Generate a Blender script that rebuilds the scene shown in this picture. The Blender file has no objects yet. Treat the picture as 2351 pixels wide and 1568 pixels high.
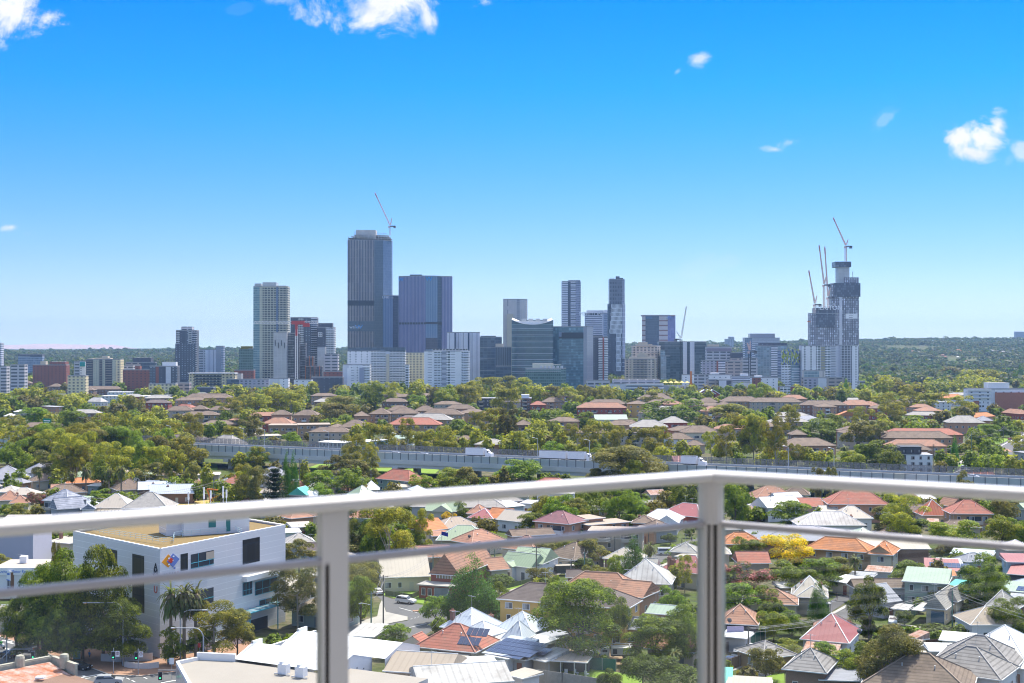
import bpy,math,random
import numpy as np
import mathutils
qa=mathutils.Vector
sc=bpy.context.scene
rad=math.radians
# ---------------- camera, sky, sun, exposure ----------------
F,H,CX,CY=3050.0,58.0,1175.5,795.0
cam=bpy.data.cameras.new('camera');camo=bpy.data.objects.new('camera',cam)
sc.collection.objects.link(camo);sc.camera=camo
camo.location=(0,0,H);camo.rotation_euler=(rad(90),0,0)
cam.sensor_width=36;cam.lens=F/2351*36;cam.shift_y=(CY-784)/2351
cam.clip_start=0.1;cam.clip_end=40000
cam.dof.use_dof=True;cam.dof.focus_distance=600;cam.dof.aperture_fstop=5.6
SUN_AZ,SUN_EL=32,60
w=bpy.data.worlds.new("World");sc.world=w;w.use_nodes=True
nt=w.node_tree;N=nt.nodes;Lk=nt.links;N.clear()
def nd(nt,t,**kw):
 n=nt.nodes.new(t)
 for k,v in kw.items():setattr(n,k,v)
 return n
def mth(nt,op,a,b=None,c=None,clamp=False):
 n=nt.nodes.new('ShaderNodeMath');n.operation=op;n.use_clamp=clamp
 for i,v in enumerate((a,b,c)):
  if v is None:continue
  if isinstance(v,(int,float)):n.inputs[i].default_value=v
  else:nt.links.new(v,n.inputs[i])
 return n.outputs[0]
def qi2(nt,f,a,b,bt='MIX'):
 n=nt.nodes.new('ShaderNodeMix');n.data_type='RGBA';n.blend_type=bt
 for s,v in((n.inputs[0],f),(n.inputs[6],a),(n.inputs[7],b)):
  if isinstance(v,(int,float)):s.default_value=v
  elif isinstance(v,tuple):s.default_value=v if len(v)==4 else(*v,1)
  else:nt.links.new(v,s)
 return n.outputs[2]
def qk1(nt,v,a,b,c=0.,d=1.,smooth=True):
 n=nt.nodes.new('ShaderNodeMapRange');n.interpolation_type='SMOOTHSTEP' if smooth else 'LINEAR'
 nt.links.new(v,n.inputs[0])
 for i,x in zip((1,2,3,4),(a,b,c,d)):n.inputs[i].default_value=x
 return n.outputs[0]
sky=nd(nt,'ShaderNodeTexSky',sky_type='NISHITA',sun_disc=False,sun_elevation=rad(SUN_EL),sun_rotation=rad(SUN_AZ))
sky.air_density=1.0;sky.dust_density=0.3;sky.ozone_density=4.0
tc=nd(nt,'ShaderNodeTexCoord');sp=nd(nt,'ShaderNodeSeparateXYZ');Lk.new(tc.outputs['Generated'],sp.inputs[0])
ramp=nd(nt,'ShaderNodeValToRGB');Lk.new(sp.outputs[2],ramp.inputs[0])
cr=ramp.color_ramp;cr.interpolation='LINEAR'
stops=[(0.0,(.72,.90,.96)),(.008,(.66,.76,.90)),(.031,(.53,.62,.8)),(.064,(.38,.52,.81)),(.096,(.27,.475,.83)),(.128,(.18,.45,.84)),(.16,(.10,.44,.855)),(.191,(.04,.43,.86)),(.248,(0,.385,.9)),(.29,(0,.37,.9)),(.5,(2.2,1.75,1.45)),(1.,(4.8,3.2,2.1))]  # last stops, above the view, are brightened as added fill for shade
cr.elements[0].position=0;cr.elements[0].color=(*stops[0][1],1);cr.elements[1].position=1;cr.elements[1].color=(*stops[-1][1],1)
for p,c in stops[1:-1]:
 e=cr.elements.new(p);e.color=(*c,1)
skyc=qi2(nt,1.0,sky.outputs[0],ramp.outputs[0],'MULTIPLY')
u=mth(nt,'DIVIDE',sp.outputs[0],mth(nt,'MAXIMUM',sp.outputs[1],.05));v=mth(nt,'DIVIDE',sp.outputs[2],mth(nt,'MAXIMUM',sp.outputs[1],.05))
cmb=nd(nt,'ShaderNodeCombineXYZ');Lk.new(u,cmb.inputs[0]);Lk.new(v,cmb.inputs[1])
noi=nd(nt,'ShaderNodeTexNoise');noi.inputs['Scale'].default_value=26;noi.inputs['Detail'].default_value=9;noi.inputs['Roughness'].default_value=.64;noi.inputs['Distortion'].default_value=.35
Lk.new(cmb.outputs[0],noi.inputs['Vector'])
noi2=nd(nt,'ShaderNodeTexNoise');noi2.inputs['Scale'].default_value=60;noi2.inputs['Detail'].default_value=6
Lk.new(cmb.outputs[0],noi2.inputs['Vector'])
tot=None
CL=[(10,20,105,95,-20,1.6,1.0),(880,-5,200,80,6,1.35,.93),(650,-6,50,22,0,.7,.35),(688,32,22,12,50,.7,.4),(550,18,42,16,10,.35,.14),(985,45,40,34,-60,1.0,.8),(1600,138,42,22,25,.9,.62),(1555,163,24,12,45,.7,.5),(1810,328,50,20,22,1.1,.85),(1780,343,40,12,-5,.9,.7),(2040,258,50,18,35,.35,.14),(2240,312,78,52,15,1.9,1.0),(2290,290,34,42,-10,1.5,1.0),(2225,345,60,30,-8,1.3,.9),(2345,345,26,30,30,.8,.55),(2318,368,24,12,60,.4,.2),(22,522,30,12,10,.95,.7),(66,536,26,6,0,.6,.3),(1625,612,90,34,10,.6,.2),(2040,270,60,16,40,.7,.3)]
for cx,cy,rx,ry,ro,g,mx in CL:
 du=mth(nt,'SUBTRACT',u,(cx-CX)/F);dv=mth(nt,'SUBTRACT',v,(CY-cy)/F)
 c,s=math.cos(rad(ro)),math.sin(rad(ro))
 a=mth(nt,'ADD',mth(nt,'MULTIPLY',du,c*F/rx),mth(nt,'MULTIPLY',dv,s*F/rx))
 b=mth(nt,'ADD',mth(nt,'MULTIPLY',du,-s*F/ry),mth(nt,'MULTIPLY',dv,c*F/ry))
 r=mth(nt,'SQRT',mth(nt,'ADD',mth(nt,'MULTIPLY',a,a),mth(nt,'MULTIPLY',b,b)))
 t=mth(nt,'SUBTRACT',mth(nt,'MULTIPLY_ADD',noi.outputs[0],3.6,-.85),r)
 m=mth(nt,'MINIMUM',mth(nt,'MULTIPLY',mth(nt,'MAXIMUM',t,0),g*.8),mx)
 tot=m if tot is None else mth(nt,'MAXIMUM',tot,m)
msk=mth(nt,'MULTIPLY',qk1(nt,tot,.03,1.0),mth(nt,'GREATER_THAN',sp.outputs[1],.1))
cb=mth(nt,'MULTIPLY_ADD',noi2.outputs[0],1.5,4.0)
cc=nd(nt,'ShaderNodeCombineColor');Lk.new(mth(nt,'MULTIPLY',cb,.985),cc.inputs[0]);Lk.new(cb,cc.inputs[1]);Lk.new(mth(nt,'MULTIPLY',cb,1.03),cc.inputs[2])
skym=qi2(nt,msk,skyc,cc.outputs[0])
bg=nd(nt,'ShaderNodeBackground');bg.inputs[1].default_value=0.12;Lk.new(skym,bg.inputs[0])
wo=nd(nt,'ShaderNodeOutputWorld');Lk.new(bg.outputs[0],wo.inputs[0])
sl=bpy.data.lights.new('sun','SUN');sl.energy=4.2;sl.angle=rad(.53);sl.color=(1,.925,.81)
so=bpy.data.objects.new('sun',sl);sc.collection.objects.link(so)
sd=qa((math.sin(rad(SUN_AZ))*math.cos(rad(SUN_EL)),math.cos(rad(SUN_AZ))*math.cos(rad(SUN_EL)),math.sin(rad(SUN_EL))))
so.rotation_euler=sd.to_track_quat('Z','Y').to_euler()
vs=sc.view_settings;vs.view_transform='Standard';vs.look='None';vs.exposure=0.85;vs.gamma=1;vs.use_curve_mapping=False
cy_=sc.cycles;cy_.pixel_filter_type='BLACKMAN_HARRIS';cy_.filter_width=1.1;cy_.use_denoising=True;cy_.max_bounces=6;cy_.diffuse_bounces=2;cy_.glossy_bounces=3;cy_.transparent_max_bounces=12;cy_.transmission_bounces=4;cy_.volume_bounces=0;cy_.volume_step_rate=4;cy_.caustics_reflective=False;cy_.caustics_refractive=False
cy_.use_adaptive_sampling=True;cy_.adaptive_threshold=.012
# ---------------- places read off survey sheets: each sheet is an enlarged piece of one 2351 px wide plan of view ----------------
REG=dict(D=(0,0,1),R1=(0,688.8,.25),R2=(516.6,401.8,.3477),R3=(1004.5,574,.24415),R4=(1377.6,602.7,.24415),R5=(1777,476.4,.3002),M1=(0,889.7,.25),M2=(574,889.7,.25),M3=(1148,889.7,.25),M4=(1722,861,.2676),Z1=(0,1176.7,.25),Z2=(574,1148,.268),Z3=(1119.3,1148,.268),Z4=(1635.9,1119.3,.3042),S1=(0,1406.3,.1709),S2=(344.4,1366.1,.1709),S3=(0,1119.3,.3174),C1=(1148,1320.2,.15813),C2=(1653.1,1366.1,.15137),C3=(1951.6,1308.7,.16993),C4=(2123.8,975.8,.10981))
def D(reg,x,y):
 a=REG[reg];return a[0]+x*a[2],a[1]+y*a[2]
def at(reg,x,y,z=0.0):
 px,py=D(reg,x,y);Y=(H-z)*F/(py-CY)
 return qa(((px-CX)*Y/F,Y,z))
def atY(reg,x,y,Y):
 px,py=D(reg,x,y);return qa(((px-CX)*Y/F,Y,H-(py-CY)*Y/F))
# ---------------- materials ----------------
MC={}
def qj2(name):
 m=bpy.data.materials.new(name);m.use_nodes=True;n=m.node_tree
 return m,n,n.nodes['Principled BSDF']
def mat(name,col=(.5,.5,.5),rough=.8,noise=.12,scale=.6,metal=0.,spec=.3,emit=None,bump=0.):
 if name in MC:return MC[name]
 m,n,b=qj2(name)
 b.inputs['Roughness'].default_value=rough;b.inputs['Metallic'].default_value=metal;b.inputs['Specular IOR Level'].default_value=spec
 if noise:
  t=nd(n,'ShaderNodeTexCoord');x=nd(n,'ShaderNodeTexNoise');x.inputs['Scale'].default_value=scale;x.inputs['Detail'].default_value=5;x.inputs['Roughness'].default_value=.65
  n.links.new(t.outputs['Object'],x.inputs['Vector'])
  f=mth(n,'MULTIPLY_ADD',x.outputs[0],noise*4,1-noise*2)
  n.links.new(qi2(n,1.0,col,grey(n,f),'MULTIPLY'),b.inputs['Base Color'])
 else:b.inputs['Base Color'].default_value=(*col,1)
 if emit:b.inputs['Emission Color'].default_value=(*col,1);b.inputs['Emission Strength'].default_value=emit
 MC[name]=m;return m
def grey(n,f):
 c=nd(n,'ShaderNodeCombineColor')
 for i in range(3):n.links.new(f,c.inputs[i])
 return c.outputs[0]
def uvxy(n):
 t=nd(n,'ShaderNodeUVMap');s=nd(n,'ShaderNodeSeparateXYZ');n.links.new(t.outputs[0],s.inputs[0]);return s.outputs[0],s.outputs[1]
def wn(n,a,b):
 c=nd(n,'ShaderNodeCombineXYZ');n.links.new(a,c.inputs[0]);n.links.new(b,c.inputs[1])
 x=nd(n,'ShaderNodeTexWhiteNoise',noise_dimensions='2D');n.links.new(c.outputs[0],x.inputs[0]);return x.outputs[0]
def qk(name,wall,qo2,fh=3.3,bw=3.0,wu=.6,wv=.55,rnd=.5,wall2=None,fin=0.,grough=.12,band=0.):
 """windows in a grid: wu, wv the shares of bay and storey that are glass; fin > 0: upright fins; wall2: second colour of some bays"""
 if name in MC:return MC[name]
 m,n,b=qj2(name);U,V=uvxy(n)
 su=mth(n,'DIVIDE',U,bw);sv=mth(n,'DIVIDE',V,fh)
 fu=mth(n,'FRACT',su);fv=mth(n,'FRACT',sv);iu=mth(n,'FLOOR',su);iv=mth(n,'FLOOR',sv)
 gu=mth(n,'LESS_THAN',mth(n,'ABSOLUTE',mth(n,'SUBTRACT',fu,.5)),wu/2)if wu<1 else mth(n,'ADD',1.0,0)
 gv=mth(n,'LESS_THAN',mth(n,'ABSOLUTE',mth(n,'SUBTRACT',fv,.5)),wv/2)if wv<1 else mth(n,'ADD',1.0,0)
 g=mth(n,'MULTIPLY',gu,gv)
 r1=wn(n,iu,iv);r2=wn(n,iu,mth(n,'FLOOR',mth(n,'DIVIDE',V,fh*4)))
 gl=qi2(n,mth(n,'MULTIPLY',mth(n,'POWER',r1,3),rnd),qo2,tuple(min(1,c*2.4+.14)for c in qo2))
 wc=wall
 if wall2:wc=qi2(n,mth(n,'GREATER_THAN',r2,.5),wall,wall2)
 tx=nd(n,'ShaderNodeTexCoord');no=nd(n,'ShaderNodeTexNoise');no.inputs['Scale'].default_value=.07;no.inputs['Detail'].default_value=4
 n.links.new(tx.outputs['Object'],no.inputs['Vector'])
 wcm=qi2(n,1.0,wc,grey(n,mth(n,'MULTIPLY_ADD',no.outputs[0],.35,.82)),'MULTIPLY')
 col=qi2(n,g,wcm,gl)
 n.links.new(col,b.inputs['Base Color'])
 n.links.new(mth(n,'MULTIPLY_ADD',g,grough-.75,.75),b.inputs['Roughness'])
 b.inputs['Specular IOR Level'].default_value=.5
 MC[name]=m;return m
def qj(name,col,col2=None,rows=.42,ribs=0.,amt=.3,rough=.8,patch=.5,pscale=.35,spec=.25,metal=0.):
 if name in MC:return MC[name]
 m,n,b=qj2(name);U,V=uvxy(n)
 fv=mth(n,'FRACT',mth(n,'DIVIDE',V,rows))if rows else None
 tx=nd(n,'ShaderNodeTexCoord');no=nd(n,'ShaderNodeTexNoise');no.inputs['Scale'].default_value=pscale;no.inputs['Detail'].default_value=6;no.inputs['Roughness'].default_value=.7
 n.links.new(tx.outputs['Object'],no.inputs['Vector'])
 c2=col2 or tuple(c*.6 for c in col)
 c=qi2(n,qk1(n,no.outputs[0],.62-patch*.3,.75),col,c2)
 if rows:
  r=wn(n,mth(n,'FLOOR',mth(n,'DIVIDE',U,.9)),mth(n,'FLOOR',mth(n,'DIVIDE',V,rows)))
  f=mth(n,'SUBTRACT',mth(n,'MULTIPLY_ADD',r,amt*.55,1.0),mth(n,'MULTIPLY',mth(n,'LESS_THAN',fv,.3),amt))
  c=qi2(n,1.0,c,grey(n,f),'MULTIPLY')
 if ribs:
  fu=mth(n,'FRACT',mth(n,'DIVIDE',U,ribs));r=wn(n,mth(n,'FLOOR',mth(n,'DIVIDE',U,ribs*2)),mth(n,'FLOOR',mth(n,'DIVIDE',V,6.)))
  f=mth(n,'SUBTRACT',mth(n,'MULTIPLY_ADD',r,amt*.4,1.0),mth(n,'MULTIPLY',mth(n,'LESS_THAN',fu,.25),amt))
  c=qi2(n,1.0,c,grey(n,f),'MULTIPLY')
 n.links.new(c,b.inputs['Base Color']);b.inputs['Roughness'].default_value=rough;b.inputs['Specular IOR Level'].default_value=spec;b.inputs['Metallic'].default_value=metal
 MC[name]=m;return m
def qi(name,col,col2,var=.42,trans=.45):
 if name in MC:return MC[name]
 m,n,b=qj2(name)
 g=nd(n,'ShaderNodeNewGeometry');oi=nd(n,'ShaderNodeObjectInfo');tx=nd(n,'ShaderNodeTexCoord')
 no=nd(n,'ShaderNodeTexNoise');no.inputs['Scale'].default_value=7;no.inputs['Detail'].default_value=2;n.links.new(tx.outputs['Object'],no.inputs['Vector'])
 c=qi2(n,qk1(n,no.outputs[0],.42,.56),col,col2)
 f=mth(n,'ADD',mth(n,'MULTIPLY_ADD',g.outputs['Random Per Island'],var*2,1-var),mth(n,'MULTIPLY_ADD',oi.outputs['Random'],.5,-.25))
 c=qi2(n,1.0,c,grey(n,f),'MULTIPLY')
 hs=nd(n,'ShaderNodeHueSaturation');n.links.new(c,hs.inputs['Color']);n.links.new(mth(n,'MULTIPLY_ADD',oi.outputs['Random'],.03,.487),hs.inputs['Hue'])
 c=hs.outputs[0]
 n.links.new(c,b.inputs['Base Color']);b.inputs['Roughness'].default_value=.6;b.inputs['Specular IOR Level'].default_value=.3
 t=nd(n,'ShaderNodeBsdfTranslucent');n.links.new(qi2(n,1.0,c,(1.5,1.45,.7,1),'MULTIPLY'),t.inputs[0])
 ms=nd(n,'ShaderNodeMixShader');ms.inputs[0].default_value=trans;n.links.new(b.outputs[0],ms.inputs[1]);n.links.new(t.outputs[0],ms.inputs[2])
 n.links.new(ms.outputs[0],n.nodes['Material Output'].inputs[0])
 MC[name]=m;return m
# ---------------- mesh building ----------------
class MB:
 def __init__(s):s.v=[];s.f=[];s.uv=[];s.mi=[]
 def face(s,pts,uv=None,mi=0):
  b=len(s.v);s.v+=[tuple(p)for p in pts];s.f.append(tuple(range(b,b+len(pts))))
  if uv is None:
   p0=qa(pts[0]);e=(qa(pts[1])-p0);e=e.normalized()if e.length>1e-9 else qa((1,0,0))
   nn=qa((0,0,0))
   for i in range(len(pts)):nn+=qa(pts[i]).cross(qa(pts[(i+1)%len(pts)]))
   nn=nn.normalized()if nn.length>1e-12 else qa((0,0,1));g=nn.cross(e)
   uv=[((qa(p)-p0).dot(e),(qa(p)-p0).dot(g))for p in pts]
  s.uv+=uv;s.mi.append(mi);return s
 def box(s,x0,y0,z0,x1,y1,z1,mi=0,top=None):
  a,b,c,d,e,f,g,h=(x0,y0,z0),(x1,y0,z0),(x1,y1,z0),(x0,y1,z0),(x0,y0,z1),(x1,y0,z1),(x1,y1,z1),(x0,y1,z1)
  for q in((a,b,f,e),(b,c,g,f),(c,d,h,g),(d,a,e,h)):s.face(q,None,mi)
  s.face((e,f,g,h),None,mi if top is None else top);s.face((d,c,b,a),None,mi);return s
 def qh1(s,pts,z0,z1,mi=0,top=None,u0=0.,cap=True):
  u=u0;n=len(pts)
  for i in range(n):
   p,q=pts[i],pts[(i+1)%n];l=math.dist(p[:2],q[:2])
   s.face(((p[0],p[1],z0),(q[0],q[1],z0),(q[0],q[1],z1),(p[0],p[1],z1)),[(u,z0),(u+l,z0),(u+l,z1),(u,z1)],mi);u+=l
  if cap:s.face([(p[0],p[1],z1)for p in pts],None,mi if top is None else top)
  return s
 def qi1(s,p,q,r,n=4,mi=0,r2=None):
  p=qa(p);q=qa(q);d=(q-p);L=d.length
  if L<1e-6:return s
  d.normalize();a=d.orthogonal().normalized()
  if abs(d.z)<.9:a=d.cross(qa((0,0,1))).normalized()
  b=d.cross(a);r2=r if r2 is None else r2
  o=math.pi/4 if n==4 else 0
  A=[p+(a*math.cos(o+2*math.pi*i/n)+b*math.sin(o+2*math.pi*i/n))*r for i in range(n)]
  B=[q+(a*math.cos(o+2*math.pi*i/n)+b*math.sin(o+2*math.pi*i/n))*r2 for i in range(n)]
  for i in range(n):j=(i+1)%n;s.face((A[i],A[j],B[j],B[i]),None,mi)
  s.face(A[::-1],None,mi);s.face(B,None,mi);return s
 def tube(s,pts,r,n=6,mi=0):
  for a,b in zip(pts[:-1],pts[1:]):s.qi1(a,b,r,n,mi)
  return s
 def lathe(s,c,prof,n=12,mi=0):
  for(r0,z0),(r1,z1)in zip(prof[:-1],prof[1:]):
   for i in range(n):
    a,b=2*math.pi*i/n,2*math.pi*(i+1)/n
    s.face(((c[0]+r0*math.cos(a),c[1]+r0*math.sin(a),c[2]+z0),(c[0]+r0*math.cos(b),c[1]+r0*math.sin(b),c[2]+z0),(c[0]+r1*math.cos(b),c[1]+r1*math.sin(b),c[2]+z1),(c[0]+r1*math.cos(a),c[1]+r1*math.sin(a),c[2]+z1)),None,mi)
  return s
 def mesh(s,name,mats,smooth=False):
  me=bpy.data.meshes.new(name);me.from_pydata(s.v,[],s.f)
  uvl=me.uv_layers.new(name='UVMap');uvl.data.foreach_set('uv',np.array(s.uv,dtype=np.float32).ravel())
  for m in(mats if isinstance(mats,(list,tuple))else[mats]):me.materials.append(m)
  if any(s.mi):me.polygons.foreach_set('material_index',s.mi)
  if smooth:me.polygons.foreach_set('use_smooth',[True]*len(s.f))
  me.update();return me
 def qg1(s,name,mats,parent=None,loc=None,smooth=False,**tags):
  o=bpy.data.objects.new(name,s.mesh(name,mats,smooth));sc.collection.objects.link(o)
  if parent:o.parent=parent
  if loc is not None:o.location=loc
  return tag(o,**tags)
def tag(o,label=None,cat=None,group=None,kind=None):
 if label:o['label']=label
 if cat:o['category']=cat
 if group:o['group']=group
 if kind:o['kind']=kind
 return o
def qj1(name,loc,rz=0.,**tags):
 o=bpy.data.objects.new(name,None);sc.collection.objects.link(o);o.location=loc;o.rotation_euler=(0,0,rz);o.empty_display_size=.5
 return tag(o,**tags)
def inst(name,me,parent=None,loc=(0,0,0),rz=0.,scale=None):
 o=bpy.data.objects.new(name,me);sc.collection.objects.link(o)
 if parent:o.parent=parent
 o.location=loc;o.rotation_euler=(0,0,rz)
 if scale:o.scale=scale
 return o
def text(s,size,m,parent,loc,rot,name='lettering',ext=.02,align='CENTER',sx=1.):
 c=bpy.data.curves.new(name,'FONT');c.body=s;c.size=size;c.extrude=ext;c.align_x=align;c.align_y='CENTER';c.materials.append(m);c.resolution_u=3
 o=bpy.data.objects.new(name,c);sc.collection.objects.link(o);o.parent=parent;o.location=loc;o.rotation_euler=rot;o.scale=(sx,1,1);qa2.append(o)
 return o
qa2=[]
qz1=[]
# ---------------- ground, haze, far hills ----------------
rng=np.random.default_rng(11)
RIDX=[-400,0,300,500,900,1400,1700,1980,2150,2351,2800];RIDY=[803,803,802,799,797,786,783,778,775,774,772]
def terr(X,Y):
 X=np.asarray(X,float);Y=np.asarray(Y,float)
 px=CX+X/np.maximum(Y,1)*F
 zr=H-(np.interp(px,RIDX,RIDY)-CY)*5200/F-13
 t=np.clip((Y-2050)/(5200-2050),0,1);s=t*t*(3-2*t)
 roll=np.sin(X*.0031+Y*.0017)*np.sin(Y*.0041-X*.0012)*6*np.clip((Y-2100)/1200,0,1)
 return zr*(.25*s+.75*t**1.5)*np.where(Y>2050,1,0)+roll*np.where(Y>5200,.3,1)
gx=np.linspace(-1,1,61);gy=np.concatenate([np.linspace(-300,2000,12),np.linspace(2060,5400,60),np.linspace(5600,15000,24)])
gm,gn,gb=qj2('ground_soil')
t_=nd(gn,'ShaderNodeTexCoord');n1=nd(gn,'ShaderNodeTexNoise');n1.inputs['Scale'].default_value=.035;n1.inputs['Detail'].default_value=8
n2=nd(gn,'ShaderNodeTexNoise');n2.inputs['Scale'].default_value=.4;n2.inputs['Detail'].default_value=6
gn.links.new(t_.outputs['Object'],n1.inputs['Vector']);gn.links.new(t_.outputs['Object'],n2.inputs['Vector'])
c_=qi2(gn,qk1(gn,n1.outputs[0],.42,.58),(.085,.12,.03),(.15,.13,.085))
c_=qi2(gn,qk1(gn,n2.outputs[0],.35,.7),c_,(.06,.075,.03))
gn.links.new(c_,gb.inputs['Base Color']);gb.inputs['Roughness'].default_value=.95;gb.inputs['Specular IOR Level'].default_value=.1
vx=[];
for y in gy:
 hw=420+max(y,0)*.62
 for a in gx:vx.append((a*hw,y))
vx=np.array(vx);zz=terr(vx[:,0],vx[:,1]);vv=np.column_stack([vx,zz])
fc=[(j*61+i,j*61+i+1,(j+1)*61+i+1,(j+1)*61+i)for j in range(len(gy)-1)for i in range(60)]
me=bpy.data.meshes.new('ground');me.from_pydata(vv.tolist(),[],fc);me.materials.append(gm)
go=bpy.data.objects.new('ground',me);sc.collection.objects.link(go);tag(go,kind='structure',label='suburban ground of grass and soil reaching to the far hills',cat='ground')
mb=MB();mp=[(-500,797),(-250,793),(0,791),(30,792),(90,789.5),(115,789),(150,790),(200,792),(235,790.5),(260,791),(285,796),(315,799.5),(350,803),(420,810)]
for(a,ya),(b,yb)in zip(mp[:-1],mp[1:]):
 for k in range(6):
  f0,f1=k/6,(k+1)/6
  q=[]
  for f in(f0,f1):
   x=a+(b-a)*f;y=ya+(yb-ya)*f+math.sin(x*.13)*.5
   q.append(((x-CX)*14000/F,H-(y-CY)*14000/F))
  (xa,za),(xb,zb)=q
  mb.face(((xa,12600,20),(xb,12600,20),(xb,13500,20+(zb-20)*.8),(xa,13500,20+(za-20)*.8)))
  mb.face(((xa,13500,20+(za-20)*.8),(xb,13500,20+(zb-20)*.8),(xb,14000,zb),(xa,14000,za)))
  mb.face(((xa,14000,za),(xb,14000,zb),(xb,14900,10),(xa,14900,10)))
mb.qg1('distant_hills',mat('far_scrub',(.42,.30,.26),.95,.1,.002),kind='structure',label='low pale pink mountain range on the left horizon',cat='hills')  # pale base colour: the fading by distance haze is put into it
hm=bpy.data.materials.new('haze');hm.use_nodes=True;hn=hm.node_tree;hn.nodes.clear()
pv=nd(hn,'ShaderNodeVolumePrincipled');pv.inputs['Color'].default_value=(.36,.60,.95,1);pv.inputs['Density'].default_value=.54e-4;pv.inputs['Anisotropy'].default_value=.25
ho=nd(hn,'ShaderNodeOutputMaterial');hn.links.new(pv.outputs[0],ho.inputs['Volume'])
MB().box(-9600,-290,-9,9600,14990,330).qg1('haze',hm,kind='stuff',label='thin blue haze in the air before the far hills',cat='haze')
# ---------------- foliage meshes ----------------
def qr1(C,Nn,size,r,elong=1.0):
 """one leaf-clump quad per centre C, facing about Nn"""
 n=len(C);Nn=Nn/np.maximum(np.linalg.norm(Nn,axis=1,keepdims=True),1e-6)
 t=r.normal(size=(n,3));t-=(t*Nn).sum(1,keepdims=True)*Nn;t/=np.maximum(np.linalg.norm(t,axis=1,keepdims=True),1e-6)
 b=np.cross(Nn,t);s=(size*r.uniform(.55,1.35,n))[:,None]*.5;q=s*elong
 V=np.stack([C-t*s-b*q*.6,C+t*s-b*q,C+t*s*.7+b*q,C-t*s+b*q*.8],1).reshape(-1,3)
 return V
def qq1(name,V,m):
 me=bpy.data.meshes.new(name);n=len(V)//4
 me.vertices.add(len(V));me.vertices.foreach_set('co',V.astype(np.float32).ravel())
 me.loops.add(len(V));me.loops.foreach_set('vertex_index',np.arange(len(V),dtype=np.int32))
 me.polygons.add(n);me.polygons.foreach_set('loop_start',np.arange(0,len(V),4,dtype=np.int32));me.polygons.foreach_set('loop_total',np.full(n,4,dtype=np.int32))
 if m:me.materials.append(m)
 me.update(calc_edges=True);return me
def qs1(n,r):
 d=r.normal(size=(n,3));return d/np.linalg.norm(d,axis=1,keepdims=True)
def qe3(cs,n,size,r,flat=.85,jit=.5):
 Vs=[]
 tot=sum(c[3]**2 for c in cs)
 for x,y,z,R in cs:
  k=max(8,int(n*R*R/tot));d=qs1(k,r);d[:,2]=np.where(d[:,2]<-.35,-d[:,2],d[:,2])
  rr=r.uniform(.72,1.06,(k,1))*R
  C=np.array([x,y,z])+d*rr*np.array([1,1,flat])
  Vs.append(qr1(C,d+np.array([0,0,.5])+r.normal(size=(k,3))*jit,size,r))
 return np.concatenate(Vs)
def shape_clumps(kind,r):
 """clump centres in a crown of height 1 (base at 0) and half-width .5 at most; (x, y, z, R)"""
 cs=[]
 if kind=='gum':
  for i in range(r.integers(18,25)):
   z=r.uniform(.26,.9);a=r.uniform(0,6.28);q=(.40*math.sqrt(max(0,1-((z-.55)/.45)**2))+.02)*r.uniform(.3,1);cs.append((q*math.cos(a),q*math.sin(a),z,r.uniform(.10,.16)))
 elif kind in('broad','fig','yellow','pink','olive'):
  for i in range(r.integers(17,24)):
   d=qs1(1,r)[0];q=r.uniform(.72,1);cs.append((d[0]*.38*q,d[1]*.38*q,.50+d[2]*.38*q,r.uniform(.10,.17)))
  cs.append((0,0,.48,.27))
 elif kind=='bush':
  for i in range(11):
   d=qs1(1,r)[0];cs.append((d[0]*.33,d[1]*.33,.42+abs(d[2])*.34*r.uniform(.2,1),r.uniform(.15,.22)))
  cs.append((0,0,.35,.34))
 elif kind=='cypress':
  for i in range(16):
   z=(i+.5)/16;R=.45*(1-z)**.72+.025
   for k in range(4 if z<.7 else 2):a=r.uniform(0,6.28);cs.append((math.cos(a)*R*.6,math.sin(a)*R*.6,.04+z*.92,R*.45+.015))
 elif kind=='pine':
  for i in range(9):
   z=.16+i*.095;L=.46*(1-z)+.05
   for k in range(6):a=k*1.047+i*.5+r.uniform(-.2,.2);
   for k in range(6):
    a=k*1.047+i*.5
    for q in(.15,.5,.9):cs.append((math.cos(a)*L*q,math.sin(a)*L*q,z+.03*q,.07))
 return cs
FM=dict(gum=qi('gum_leaves',(.37,.34,.03),(.17,.19,.025)),broad=qi('green_leaves',(.24,.31,.02),(.10,.155,.016)),fig=qi('dark_leaves',(.05,.09,.012),(.20,.24,.02)),olive=qi('olive_leaves',(.27,.245,.045),(.15,.155,.035)),yellow=qi('yellow_leaves',(.68,.46,.008),(.46,.38,.015)),pink=qi('pink_blossom',(.42,.16,.20),(.12,.14,.04),.5),bush=qi('bush_leaves',(.15,.21,.03),(.085,.12,.025)),cypress=qi('cypress_leaves',(.11,.23,.022),(.05,.12,.018)),pine=qi('pine_needles',(.022,.050,.020),(.014,.035,.014)),lime=qi('lime_leaves',(.30,.33,.02),(.17,.24,.02)),rust=qi('brown_green_leaves',(.22,.19,.055),(.11,.12,.035)))
bark=mat('bark',(.16,.13,.10),.95,.2,3.);pale_bark=mat('pale_bark',(.36,.31,.25),.9,.2,3.)
CROWN={};TRUNK={}
HS=dict(gum=14,broad=11,fig=14,olive=9,yellow=9,pink=7,bush=3.5,cypress=11,pine=13,lime=7,rust=9)
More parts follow.
